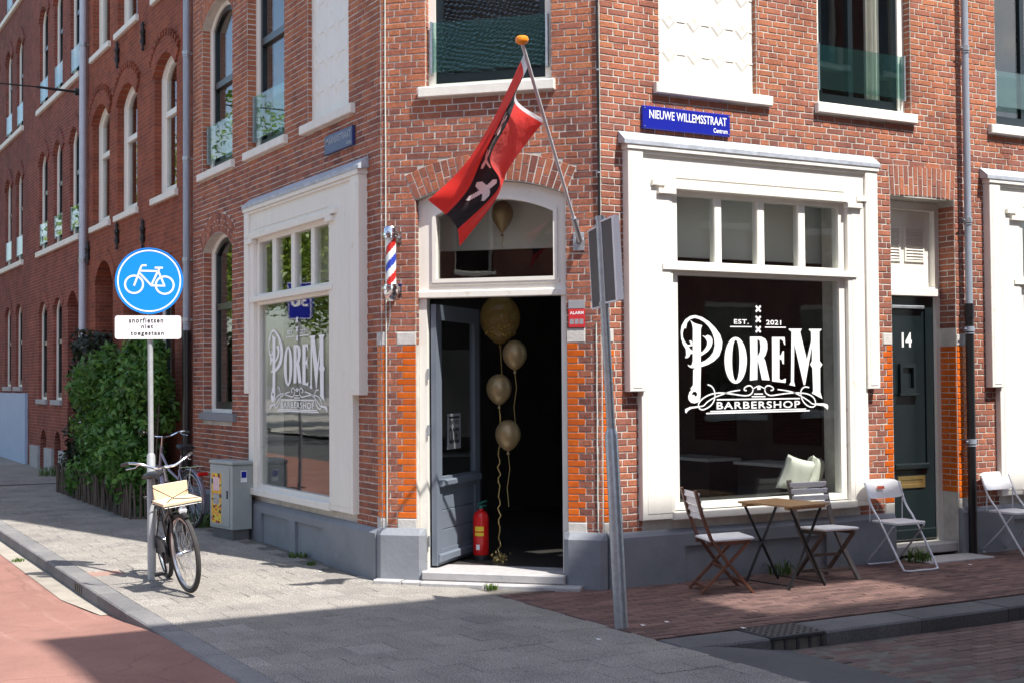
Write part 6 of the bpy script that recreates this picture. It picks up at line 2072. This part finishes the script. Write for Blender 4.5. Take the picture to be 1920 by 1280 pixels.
def bicycle(label, loc, heading, lean, steer, frame_m, board, front_mudguard=True, rear_light=False):
    dirv = Vector(heading).normalized()
    t = thing('bicycle', label, 'bicycle', loc, 'bicycles parked on the pavement', rot=None, local=True)
    psi = math.atan2(dirv.y, dirv.x)
    t.rotation_mode = 'QUATERNION'
    t.rotation_quaternion = (Matrix.Rotation(psi, 4, 'Z') @ Matrix.Rotation(lean, 4, 'X')).to_quaternion()
    RW = 0.345
    H0, H1 = Vector((0.80, 0, 0.92)), Vector((0.875, 0, 0.66))          # head tube
    axis = (H0 - H1).normalized()
    SM = Matrix.Translation(H1) @ Matrix.Rotation(steer, 4, axis) @ Matrix.Translation(-H1)
    S = lambda p: SM @ Vector(p)
    I = lambda p: Vector(p)
    BBp = Vector((0.44, 0, 0.29))
    mb = MB()
    mb.tube([H0 + axis * 0.03, H1 - axis * 0.02], 0.022, 10)
    mb.tube([H1 + axis * 0.03, (0.66, 0, 0.42), BBp], 0.021, 10)
    mb.tube([H0 - axis * 0.05, (0.60, 0, 0.66), (0.32, 0, 0.56)], 0.017, 10)
    mb.tube([BBp, (0.30, 0, 0.64), (0.22, 0, 0.86)], 0.017, 10)
    for s in (-1, 1):
        mb.tube([BBp + Vector((0, 0.03 * s, 0)), (0.0, 0.06 * s, RW)], 0.010, 8)
        mb.tube([(0.285, 0.02 * s, 0.68), (0.0, 0.06 * s, RW)], 0.008, 8)
    fr = mb.build('frame', frame_m, t, smooth=True)
    mb = MB()
    for s in (-1, 1):
        mb.tube([S(H1 - axis * 0.02 + Vector((0, 0.03 * s, 0))), S((0.925, 0.055 * s, 0.55)), S((1.02, 0.055 * s, RW))], [0.014, 0.012, 0.009], 8)
    mb.tube([S(H1 - axis * 0.02 + Vector((0, -0.045, 0))), S(H1 - axis * 0.02 + Vector((0, 0.045, 0)))], 0.018, 8)
    mb.build('fork', frame_m, t, smooth=True)
    for c, X in (((0, 0, RW), I), ((1.02, 0, RW), S)):
        mb = MB(); mb.tube([X(p) for p in circ(c, RW - 0.022, 48)], 0.022, 8, closed=True)
        wh = mb.build('wheel', TYRE, t, smooth=True)
        mb = MB(); mb.tube([X(p) for p in circ(c, RW - 0.048, 48)], 0.014, 6, closed=True); mb.build('rim', RIMM, wh, smooth=True)
        mb = MB()
        for k in range(28):
            a = 2 * math.pi * k / 28
            hs = 0.03 if k % 2 else -0.03
            mb.tube([X((c[0] + 0.022 * math.cos(a + 0.9), hs, c[2] + 0.022 * math.sin(a + 0.9))), X((c[0] + (RW - 0.06) * math.cos(a), 0, c[2] + (RW - 0.06) * math.sin(a)))], 0.0016, 4, cap=False)
        mb.build('spokes', RIMM, wh)
        mb = MB(); mb.tube([X((c[0], -0.075, c[2])), X((c[0], -0.035, c[2])), X((c[0], 0.035, c[2])), X((c[0], 0.075, c[2]))], [0.008, 0.026, 0.026, 0.008], 10); mb.build('hub', CHROME, wh, smooth=True)
    def guard(c, a0, a1, X, m):
        mb = MB()
        n = 24
        vs = []
        for i in range(n + 1):
            a = math.radians(a0 + (a1 - a0) * i / n)
            for yy, rr in ((-0.028, RW + 0.008), (-0.015, RW + 0.022), (0.015, RW + 0.022), (0.028, RW + 0.008)):
                vs.append(X((c[0] + rr * math.cos(a), yy, c[2] + rr * math.sin(a))))
        mb.add(vs, [(4 * i + k, 4 * i + 4 + k, 4 * i + 5 + k, 4 * i + 1 + k) for i in range(n) for k in range(3)])
        mb.build('mudguard', m, t, smooth=True)
    guard((0, 0, RW), 40, 205, I, frame_m)
    if front_mudguard:
        guard((1.02, 0, RW), 60, 190, S, frame_m)
    # handlebar swept back to the rider
    mb = MB()
    st = H0 + axis * 0.16
    mb.tube([S(H0), S(st)], 0.012, 8)
    for s in (-1, 1):
        mb.tube(catmull([S(st), S(st + Vector((0.03, 0.09 * s, 0.005))), S(st + Vector((0.02, 0.20 * s, 0.055))), S(st + Vector((-0.05, 0.27 * s, 0.075))), S(st + Vector((-0.17, 0.30 * s, 0.06)))], 5), 0.011, 8)
    hb = mb.build('handlebar', CHROME, t, smooth=True)
    for s in (-1, 1):
        mb = MB(); mb.tube([S(st + Vector((-0.07, 0.278 * s, 0.074))), S(st + Vector((-0.19, 0.303 * s, 0.058)))], 0.0165, 10); mb.build('grip', LEATHER, hb, smooth=True)
        mb = MB(); mb.tube([S(st + Vector((0.0, 0.22 * s, 0.05))), S(st + Vector((-0.03, 0.24 * s, 0.03))), S(st + Vector((-0.13, 0.29 * s, 0.02)))], 0.005, 6); mb.build('brake_lever', CHROME, hb, smooth=True)
    # saddle
    mb = MB()
    prof = [(0.10, 0.105, 0.0), (0.04, 0.10, 0.035), (-0.04, 0.075, 0.04), (-0.12, 0.035, 0.03), (-0.17, 0.018, 0.015)]
    vs = []
    for x, w, h in prof:
        for k in range(10):
            a = 2 * math.pi * k / 10
            vs.append((0.16 - x, w * math.cos(a), 0.955 + h * 0.6 + 0.028 * math.sin(a)))
    mb.add(vs, [(10 * i + k, 10 * i + (k + 1) % 10, 10 * i + 10 + (k + 1) % 10, 10 * i + 10 + k) for i in range(4) for k in range(10)] + [tuple(range(10)), tuple(range(40, 50))])
    mb.tube([(0.225, 0, 0.85), (0.205, 0, 0.95)], 0.013, 8)
    mb.build('saddle', LEATHER, t, smooth=True)
    # chain case, cranks, pedals
    mb = MB()
    q = [(-0.05, 0.31), (-0.05, 0.39), (0.05, 0.41), (0.40, 0.40), (0.53, 0.37), (0.55, 0.29), (0.53, 0.22), (0.40, 0.19), (0.05, 0.29)]
    mb.prism(q, [], lambda x, z, d: Vector((x, -d, z)), 0.045, 0.075)
    mb.build('chain_case', frame_m, t)
    mb = MB()
    for s, a in ((-1, -70), (1, 110)):
        e = BBp + Vector((0.17 * math.cos(math.radians(a)), 0.09 * s, 0.17 * math.sin(math.radians(a))))
        mb.tube([BBp + Vector((0, 0.085 * s, 0)), e], 0.009, 8)
        mb.wbox(e + Vector((0, 0.06 * s, 0)), (0.09, 0.10, 0.022), 0.004)
    mb.tube([BBp + Vector((0, -0.1, 0)), BBp + Vector((0, 0.1, 0))], 0.014, 8)
    mb.build('crank', BBLACK, t)
    # rear carrier
    mb = MB()
    for s in (-1, 1):
        mb.tube([(0.20, 0.05 * s, 0.72), (-0.28, 0.06 * s, 0.745)], 0.006, 6)
        mb.tube([(-0.15, 0.06 * s, 0.74), (0.0, 0.065 * s, RW)], 0.005, 6)
    for x in (-0.28, -0.15, 0.0, 0.12):
        mb.tube([(x, -0.058, 0.742 - 0.05 * (x + 0.28)), (x, 0.058, 0.742 - 0.05 * (x + 0.28))], 0.005, 6)
    mb.build('carrier', frame_m if not rear_light else CHROME, t)
    mb = MB(); mb.wbox((-0.33, 0, 0.66), (0.03, 0.12 if rear_light else 0.07, 0.045), 0.006); mb.build('rear_light', REDLENS, t)
    mb = MB(); mb.tube([(0.36, 0.03, 0.30), (0.30, 0.11, 0.015)], 0.008, 6); mb.build('kick_stand', CHROME, t)
    if board:
        # front carrier with a pine tray and an upright back board
        T = Matrix.Translation((0.97, 0, 0.80)) 
        mb = MB()
        for s in (-1, 1):
            mb.tube([S((0.80, 0.13 * s, 0.78)), S((1.14, 0.13 * s, 0.755))], 0.007, 6)
            mb.tube([S((1.10, 0.12 * s, 0.76)), S((1.02, 0.07 * s, RW))], 0.006, 6)
        for x in (0.82, 0.98, 1.13):
            mb.tube([S((x, -0.16, 0.78 - 0.07 * (x - 0.8))), S((x, 0.16, 0.78 - 0.07 * (x - 0.8)))], 0.006, 6)
        mb.build('front_carrier', BBLACK, t)
        SR = SM.to_3x3() @ Matrix.Rotation(R_(4), 3, 'Y')
        mb = MB(); mb.wbox(S((0.99, 0, 0.792)), (0.28, 0.335, 0.028), 0.004, SR); mb.build('tray_board', PINE, t)
        mb = MB(); mb.wbox(S((0.85, 0, 0.875)), (0.016, 0.30, 0.13), 0.003, SR); mb.build('back_board', PINE, t)
        mb = MB()
        mb.tube([S((0.862, -0.17, 0.93)), S((0.99, -0.02, 0.812)), S((1.12, 0.14, 0.80))], 0.004, 6); mb.tube([S((0.862, 0.15, 0.86)), S((1.0, -0.06, 0.815)), S((1.12, -0.13, 0.80))], 0.004, 6)
        mb.build('bungee_cord', BBLACK, t)
        mb = MB(); mb.lathe([(0.0, -0.05), (0.025, -0.045), (0.036, 0.0), (0.036, 0.012)], S((1.10, 0.0, 0.715)), SM.to_3x3() @ Vector((1, 0, 0)), 16); mb.lathe([(0.036, 0.012), (0.02, 0.02), (0, 0.022)], S((1.10, 0.0, 0.715)), SM.to_3x3() @ Vector((1, 0, 0)), 16)
        mb.build('headlight', LAMPG, t, smooth=True)
        mb = MB(); mb.tube([(0.10, 0.07, 0.80), (0.14, 0.11, 0.66), (0.05, 0.12, 0.58), (-0.05, 0.09, 0.62), (0.0, 0.07, 0.74)], 0.013, 8); mb.build('chain_lock', LEATHER, t, smooth=True)
    return t
bicycle('black bicycle with pine tray on its front carrier, leaning by the sign post', (-1.625, 2.60, zg(2.6)), (-0.09, -1.0, 0), R_(9.5), R_(9), BBLACK, True)
bicycle('silver-purple bicycle with red rear light behind the black one', (-0.33, 6.30, zg(6.3)), (-0.16, 1.0, 0), R_(-3), R_(-14), BSILVER, False, rear_light=True)

# ------------------------------------------------------------------ terrace: wooden chairs, table, metal folding chairs
BROWN = mat('brown_wood', (0.15, 0.062, 0.036), 0.5, 0.3, 7, 0.15, 40, stretch=(4, 4, 1))
GREYWOOD = mat('grey_brown_wood', (0.13, 0.10, 0.08), 0.6, 0.3, 7, 0.15, 40, stretch=(4, 4, 1))
WHWOOD = mat('white_painted_wood', (0.80, 0.80, 0.80), 0.5, 0.05, 6, 0.08, 40)
TEAK = mat('oiled_teak', (0.44, 0.25, 0.11), 0.5, 0.25, 9, 0.15, 40, stretch=(3, 16, 3))

def wooden_chair(label, loc, face, fm):
    t = thing('wooden_chair', label, 'chair', loc, 'wooden folding chairs on the terrace', local=True)
    t.rotation_euler = (0, 0, math.atan2(face[1], face[0]))
    for s in (-1, 1):
        mb = MB()
        pth = [(-0.27, 0.195 * s, 0.86), (-0.215, 0.195 * s, 0.66), (-0.14, 0.195 * s, 0.46), (0.02, 0.195 * s, 0.24), (0.23, 0.195 * s, 0.0)]
        for a, b_ in zip(pth[:-1], pth[1:]):
            d = (Vector(b_) - Vector(a)).normalized() * 0.008
            mb.bar(Vector(a) - d, Vector(b_) + d, 0.022, 0.042, (0, 1, 0))
        mb.build('back_leg', fm, t)
        mb = MB()
        mb.bar((0.20, 0.165 * s, 0.42), (-0.22, 0.165 * s, 0.0), 0.02, 0.036, (0, 1, 0))
        mb.build('leg', fm, t)
        mb = MB(); mb.bar((-0.16, 0.16 * s, 0.415), (0.22, 0.16 * s, 0.425), 0.02, 0.035); mb.build('seat_rail', fm, t)
    for z, x, h in ((0.835, -0.262, 0.05), (0.775, -0.245, 0.05), (0.715, -0.228, 0.05), (0.655, -0.212, 0.05)):
        mb = MB(); mb.wbox((x + 0.016, 0, z - 0.012), (0.014, 0.40, h), 0.003, Matrix.Rotation(R_(15), 3, 'Y')); mb.build('back_slat', WHWOOD, t)
    mb = MB(); mb.wbox((0.045, 0, 0.450), (0.40, 0.385, 0.026), 0.010, Matrix.Rotation(R_(-2.4), 3, 'Y')); mb.build('seat', WHWOOD, t)
    for x, z, w in ((-0.17, 0.045, 0.33), (0.15, 0.085, 0.37), (-0.01, 0.205, 0.31)):
        mb = MB(); mb.bar((x, -w / 2, z), (x, w / 2, z), 0.02, 0.028); mb.build('stretcher', fm, t)
    return t
wooden_chair('brown wooden folding chair seen from the side, left of the table', (2.25, -0.58, 0.002), (0.93, -0.33), BROWN)
wooden_chair('wooden folding chair with white slatted back behind the table', (3.52, -0.50, 0.002), (-0.10, -1.0), GREYWOOD)

t = thing('folding_table', 'small slatted wooden table on crossed black legs', 'table', (2.93, -0.62, 0.002), local=True)
t.rotation_euler = (0, 0, R_(7))
for i in range(8):
    mb = MB(); mb.wbox((-0.217 + i * 0.062, 0, 0.712), (0.057, 0.62, 0.018), 0.003); mb.build('slat', TEAK, t)
for yy in (-0.25, 0.25):
    mb = MB(); mb.wbox((0, yy, 0.690), (0.47, 0.05, 0.022), 0.003); mb.build('batten', TEAK, t)
for s in (-1, 1):
    mb = MB()
    mb.bar((-0.205, 0.27 * s, 0.69), (0.22, 0.27 * s, 0.0), 0.012, 0.022, (0, 1, 0))
    mb.build('leg', IRON, t)
    mb = MB()
    mb.bar((0.205, 0.25 * s, 0.69), (-0.22, 0.25 * s, 0.0), 0.012, 0.022, (0, 1, 0))
    mb.build('leg', IRON, t)
for x in (-0.2, 0.2):
    mb = MB(); mb.tube([(x, -0.29, 0.03), (x, 0.29, 0.03)], 0.007, 6); mb.build('stretcher', IRON, t)

WHTUBE = mat('white_tube', (0.62, 0.63, 0.67), 0.35, 0.06, 8, metal=0.2)
WHPL = mat('white_plastic', (0.74, 0.74, 0.75), 0.4, 0.03, 8)
def metal_chair(label, loc, rotz):
    """folding chair facing local -y"""
    t = thing('folding_chair', label, 'chair', loc, 'white metal folding chairs', local=True)
    t.rotation_euler = (0, 0, rotz)
    fr = []
    W = 0.215
    top = [(-W, 0.20, 0.80), (-W, 0.12, 0.60), (-W, -0.02, 0.43), (-W + 0.005, -0.28, 0.06), (-W + 0.04, -0.315, 0.012), (0, -0.32, 0.011), (W - 0.04, -0.315, 0.012), (W - 0.005, -0.28, 0.06), (W, -0.02, 0.43), (W, 0.12, 0.60), (W, 0.20, 0.80)]
    mb = MB(); mb.tube(catmull([Vector(p) for p in top], 4), 0.0105, 8); mb.build('front_frame', WHTUBE, t, smooth=True)
    w = W - 0.028
    rear = [(-w, 0.115, 0.58), (-w, -0.03, 0.40), (-w, 0.20, 0.06), (-w + 0.03, 0.235, 0.012), (0, 0.24, 0.011), (w - 0.03, 0.235, 0.012), (w, 0.20, 0.06), (w, -0.03, 0.40), (w, 0.115, 0.58)]
    rear = [(-w, -0.16, 0.41), (-w, 0.02, 0.22), (-w, 0.20, 0.05), (-w + 0.03, 0.235, 0.012), (0, 0.24, 0.011), (w - 0.03, 0.235, 0.012), (w, 0.20, 0.05), (w, 0.02, 0.22), (w, -0.16, 0.41)]
    mb = MB(); mb.tube(catmull([Vector(p) for p in rear], 4), 0.0095, 8); mb.build('rear_frame', WHTUBE, t, smooth=True)
    mb = MB()
    for s in (-1, 1):
        mb.tube([(s * (W - 0.012), 0.145, 0.66), (s * (W - 0.012), 0.15, 0.43)], 0.006, 6)
    mb.build('stay', WHTUBE, t, smooth=True)
    mb = MB(); mb.prism(rrect(-0.195, 0.195, -0.20, 0.16, 0.05), [], lambda x, y, d: Vector((x, y, 0.432 + d + 0.01 * math.sin((y + 0.2) * 8))), -0.008, 0.010); mb.build('seat', WHPL, t, smooth=40)
    n = 16
    vs = []
    for i in range(n + 1):
        x = -W - 0.004 + (2 * W + 0.008) * i / n
        b_ = 0.045 * (1 - (2 * i / n - 1) ** 2)
        edge = 0.03 * (abs(2 * i / n - 1) ** 6)
        for zz, dy in ((0.645 + edge, 0.0), (0.825 - edge, 0.065)):
            vs += [(x, 0.145 + dy + b_ - 0.006, zz), (x, 0.145 + dy + b_ + 0.006, zz)]
    fs = []
    for i in range(n):
        a = 4 * i; c = a + 4
        fs += [(a, c, c + 2, a + 2), (a + 1, a + 3, c + 3, c + 1), (a, a + 1, c + 1, c), (a + 2, c + 2, c + 3, a + 3)]
    fs += [(0, 2, 3, 1), (4 * n, 4 * n + 1, 4 * n + 3, 4 * n + 2)]
    mb = MB(); mb.add(vs, fs); bk = mb.build('backrest', WHPL, t, smooth=40)
    return t, bk
t, bk = metal_chair('white metal folding chair in front of the number 14 door', (4.56, -0.36, 0.0), R_(-3))
mb = MB(); mb.wbox((-0.02, 0.196, 0.748), (0.085, 0.006, 0.028), 0.0, Matrix.Rotation(R_(-20), 3, 'X')); mb.build('grip_label', mat('orange_sticker', (0.6, 0.10, 0.03), 0.5, 0.6, 80), t)
metal_chair('white metal folding chair cut off by the right picture edge', (6.25, -0.28, 0.0), R_(2))

# ------------------------------------------------------------------ just inside the door: extinguisher, balloons
ex, ey, ez = 1.045, 1.50, 0.114
t = thing('fire_extinguisher', 'red fire extinguisher with yellow label just inside the shop door', 'fire extinguisher', (ex, ey, ez))
RX = mat('extinguisher_red', (0.60, 0.012, 0.012), 0.25, 0.05, 5)
mb = MB(); mb.lathe([(0.0, 0.03), (0.07, 0.03), (0.075, 0.04), (0.075, 0.40), (0.068, 0.43), (0.045, 0.455), (0.024, 0.465), (0.024, 0.48), (0, 0.48)], (ex, ey, ez), n=28); mb.build('cylinder', RX, t, smooth=40)
mb = MB(); mb.lathe([(0.0, 0.0), (0.078, 0.0), (0.078, 0.05), (0.0, 0.05)], (ex, ey, ez), n=24); mb.build('foot_ring', IRON, t, smooth=40)
GREENV = mat('green_valve', (0.02, 0.16, 0.13), 0.4, 0.1, 8)
mb = MB(); mb.tube([(ex, ey, ez + 0.48), (ex, ey, ez + 0.515)], 0.018, 10); mb.bar((ex - 0.03, ey - 0.01, ez + 0.53), (ex + 0.075, ey + 0.03, ez + 0.55), 0.02, 0.012); mb.bar((ex - 0.03, ey - 0.01, ez + 0.51), (ex + 0.07, ey + 0.03, ez + 0.505), 0.02, 0.012); mb.build('valve', GREENV, t)
mb = MB(); mb.tube([(ex + 0.02, ey, ez + 0.50), (ex + 0.08, ey + 0.04, ez + 0.44), (ex + 0.085, ey + 0.05, ez + 0.2), (ex + 0.08, ey + 0.05, ez + 0.12)], 0.009, 8); mb.build('hose', IRON, t, smooth=True)
def wrap(z0, z1, a0, a1, r, m, nm):
    mb = MB(); n = 12; vs = []
    for i in range(n + 1):
        a = math.radians(a0 + (a1 - a0) * i / n)
        vs += [(ex + r * math.cos(a), ey + r * math.sin(a), ez + z0), (ex + r * math.cos(a), ey + r * math.sin(a), ez + z1)]
    mb.add(vs, [(2 * i, 2 * i + 2, 2 * i + 3, 2 * i + 1) for i in range(n)]); mb.build(nm, m, t, smooth=True)
YEL = mat('yellow_label', (0.75, 0.55, 0.03), 0.5, 0.05, 5)
wrap(0.275, 0.32, 195, 262, 0.0762, YEL, 'label'); wrap(0.23, 0.262, 195, 262, 0.0762, YEL, 'label')
wrap(0.10, 0.15, 205, 232, 0.0762, SWHITE, 'label')

GOLD = mat('gold_balloon', (0.30, 0.22, 0.11), 0.35, 0.06, 4, metal=0.35)
RIBBON = mat('gold_ribbon', (0.55, 0.42, 0.16), 0.35, 0.2, 8, metal=0.5)
def balloon(label, c, r, m, tail, squash=1.15, drop=0.0):
    t = thing('balloon', label, 'balloon', c, 'gold party balloons')
    mb = MB()
    prof = []
    for i in range(19):
        a = math.pi * i / 18
        rr = r * math.sin(a)
        z = -r * squash * math.cos(a)
        if z < 0:
            rr *= 1 - (0.25 + drop) * (z / (r * squash)) ** 2
            z *= 1.12 + drop
        prof.append((rr, z))
    mb.lathe(prof, c, n=24)
    zb = prof[0][1]
    mb.lathe([(0.004, zb + 0.01), (0.018, zb - 0.03), (0.0, zb - 0.03)], c, n=10)
    mb.build('skin', m, t, smooth=True)
    if tail:
        p = Vector(c) + Vector((0, 0, zb - 0.02))
        mb = MB(); mb.tube([p, p + Vector((0.012, -0.01, -tail * 0.3)), p + Vector((-0.008, 0.008, -tail * 0.65)), p + Vector((0.005, 0, -tail))], 0.0035, 5); mb.build('ribbon', RIBBON, t)
    return t
cg = glass_mat('clear_gold_skin', tint=(0.85, 0.75, 0.48), ior=1.35, body=((0.30, 0.21, 0.07), 0.35))
balloon('gold balloon floating behind the arched fanlight', (1.17, 1.27, 3.38), 0.105, GOLD, 0.12, 1.15, 0.45)
bl = balloon('large clear balloon with gold flakes at the top of the cluster', (1.15, 1.29, 2.39), 0.19, cg, 0.9)
mb = MB()
for i in range(70):
    a, b_ = RNG.random() * 6.28, RNG.random() * 0.16
    c = Vector((1.15 + b_ * math.cos(a), 1.29 + b_ * math.sin(a), 2.39 - 0.165 + 0.26 * RNG.random() ** 2 * 0.6))
    mb.wbox(c, (0.014, 0.014, 0.001), 0, Euler((RNG.random() * 3, RNG.random() * 3, 0)).to_matrix())
mb.build('gold_flakes', RIBBON, bl, kind='stuff')
balloon('gold balloon second from the top of the cluster', (1.25, 1.19, 2.05), 0.115, GOLD, 0.5)
balloon('gold balloon third from the top of the cluster', (1.14, 1.30, 1.73), 0.12, GOLD, 0.35)
balloon('lowest gold balloon of the cluster', (1.20, 1.24, 1.30), 0.12, GOLD, 0.5)
t = thing('ribbon_weight', 'glittering gold ribbon garland hanging down to the shop floor', 'garland', (1.14, 1.31, 0.114))
mb = MB(); mb.tube([(1.14 + 0.012 * math.sin(i * 1.7), 1.31 + 0.012 * math.cos(i * 2.3), 0.12 + i * 0.035) for i in range(32)], 0.006, 5); mb.build('garland', RIBBON, t)
mb = MB()
for i in range(60):
    mb.wbox((1.14 + RNG.normal() * 0.04, 1.31 + RNG.normal() * 0.04, 0.118 + abs(RNG.normal()) * 0.03), (0.02, 0.012, 0.002), 0, Euler((RNG.random() * 3, RNG.random() * 3, 0)).to_matrix())
mb.build('tinsel', RIBBON, t, kind='stuff')

# window bench and cushions behind the sunlit pane
mb = MB(); mb.box(WORLD, 2.2, 4.3, 0.60, 0.68, 0.09, 0.55); mb.build('window_bench', DARKROOM, BUILD)
CUSH = mat('cream_cushion', (0.68, 0.68, 0.60), 0.9, 0.05, 10, 0.2, 60)
def cushion(label, c, s, rot):
    n = 14
    mb = MB()
    vs, fs = [], []
    for side in (1, -1):
        for i in range(n + 1):
            for j in range(n + 1):
                x, y = 2 * i / n - 1, 2 * j / n - 1
                k = 1 - 0.10 * (1 - x * x) * abs(y) ** 3 ; k2 = 1 - 0.10 * (1 - y * y) * abs(x) ** 3
                h = (max(0, (1 - x ** 4) * (1 - y ** 4))) ** 0.5 * 0.075
                vs.append(Vector((x * s * k2, side * (h + 0.002 * math.sin(9 * x + 4 * y)), y * s * k)))
    m_ = (n + 1) ** 2
    for sd in (0, 1):
        for i in range(n):
            for j in range(n):
                a = sd * m_ + i * (n + 1) + j
                fs.append((a, a + 1, a + n + 2, a + n + 1))
    M3 = Euler(rot).to_matrix()
    mb.add([Vector(c) + M3 @ p for p in vs], fs)
    t = thing('cushion', label, 'cushion', c, 'cushions in the shop window')
    mb.build('cover', CUSH, t, smooth=True)
cushion('cream cushion leaning forward in the shop window', (3.80, 0.20, 0.88), 0.175, (R_(16), R_(14), R_(-2)))
cushion('cream cushion standing nearest the window frame', (4.12, 0.30, 0.88), 0.165, (R_(10), R_(8), R_(34)))

# ------------------------------------------------------------------ drain gully in the right kerb
t = thing('drain_gully', 'cast iron street drain with chequered lid set in the kerb', 'drain', (1.50, -2.24, -0.1))
CAST = mat('cast_iron', (0.06, 0.06, 0.065), 0.5, 0.3, 12, 0.3, 60, metal=0.4)
mb = MB(); mb.wbox((1.50, SW0 - 0.19, -0.02), (0.50, 0.365, 0.03), 0.006); mb.build('lid', CAST, t)
mb = MB()
for i in range(16):
    for j in range(11):
        if (i + j) % 2 == 0:
            mb.wbox((1.275 + i * 0.03, SW0 - 0.345 + j * 0.031, -0.003), (0.026, 0.012, 0.008), 0.002, Matrix.Rotation(R_(45 if i % 2 else -45), 3, 'Z'))
mb.build('chequers', CAST, t)
mb = MB(); mb.wbox((1.50, SW0 - 0.17, -0.20), (0.50, 0.30, 0.30), 0.004); mb.build('box', BLACKPAINT, t)
for i in range(5):
    mb = MB(); mb.wbox((1.275 + i * 0.1125, SW0 - 0.355, -0.085), (0.022, 0.03, 0.10), 0.003); mb.build('bar', CAST, t)
# litter
LIT = mat('litter_white', (0.7, 0.7, 0.68), 0.7, 0.1, 20)
for i, (x, y, z) in enumerate(((0.72, -1.62, 0.006), (0.95, -1.60, 0.006), (5.25, -0.62, 0.006), (-0.30, 2.2, 0.02), (0.15, -1.9, 0.006), (1.28, -2.08, 0.004))):
    mb = MB(); mb.add([(x - 0.018, y - 0.02, z), (x + 0.012, y - 0.025, z + 0.004), (x + 0.016, y + 0.02, z + 0.001), (x - 0.01, y + 0.022, z + 0.005)], [(0, 1, 2), (0, 2, 3)])
    o = mb.build('litter', LIT, None, world_org=(x, y, z))
    tag(o, ['scrap of white litter right of the leaning post foot', 'second scrap of litter right of the leaning post', 'white scrap by the number 14 doorstep', 'scrap of litter at the shaded wall foot', 'scrap of litter on the grey slabs', 'scrap of litter beside the drain lid'][i], 'litter', 'litter scraps')

# pale cable down the left edge; the right one stands in for a white joint
PALECABLE = mat('pale_cable', (0.55, 0.56, 0.50), 0.6, 0.15, 8)
for sx_, za, zb, lb in ((0.052, 0.5, 6.5, 'thin pale cable down the left edge of the corner wall behind the barber pole'), (2.0, 0.5, 2.3, 'thin pale strip in place of the white joint low on the right edge of the corner wall')):
    t = thing('wall_cable', lb, 'cable', FC.pt(sx_, 0, za))
    mb = MB(); mb.tube([FC.pt(sx_ + 0.002 * math.sin(i * 2.1), 0.008, za + (zb - za) * i / 12) for i in range(13)], 0.0065, 6); mb.build('cable', PALECABLE, t, smooth=True)
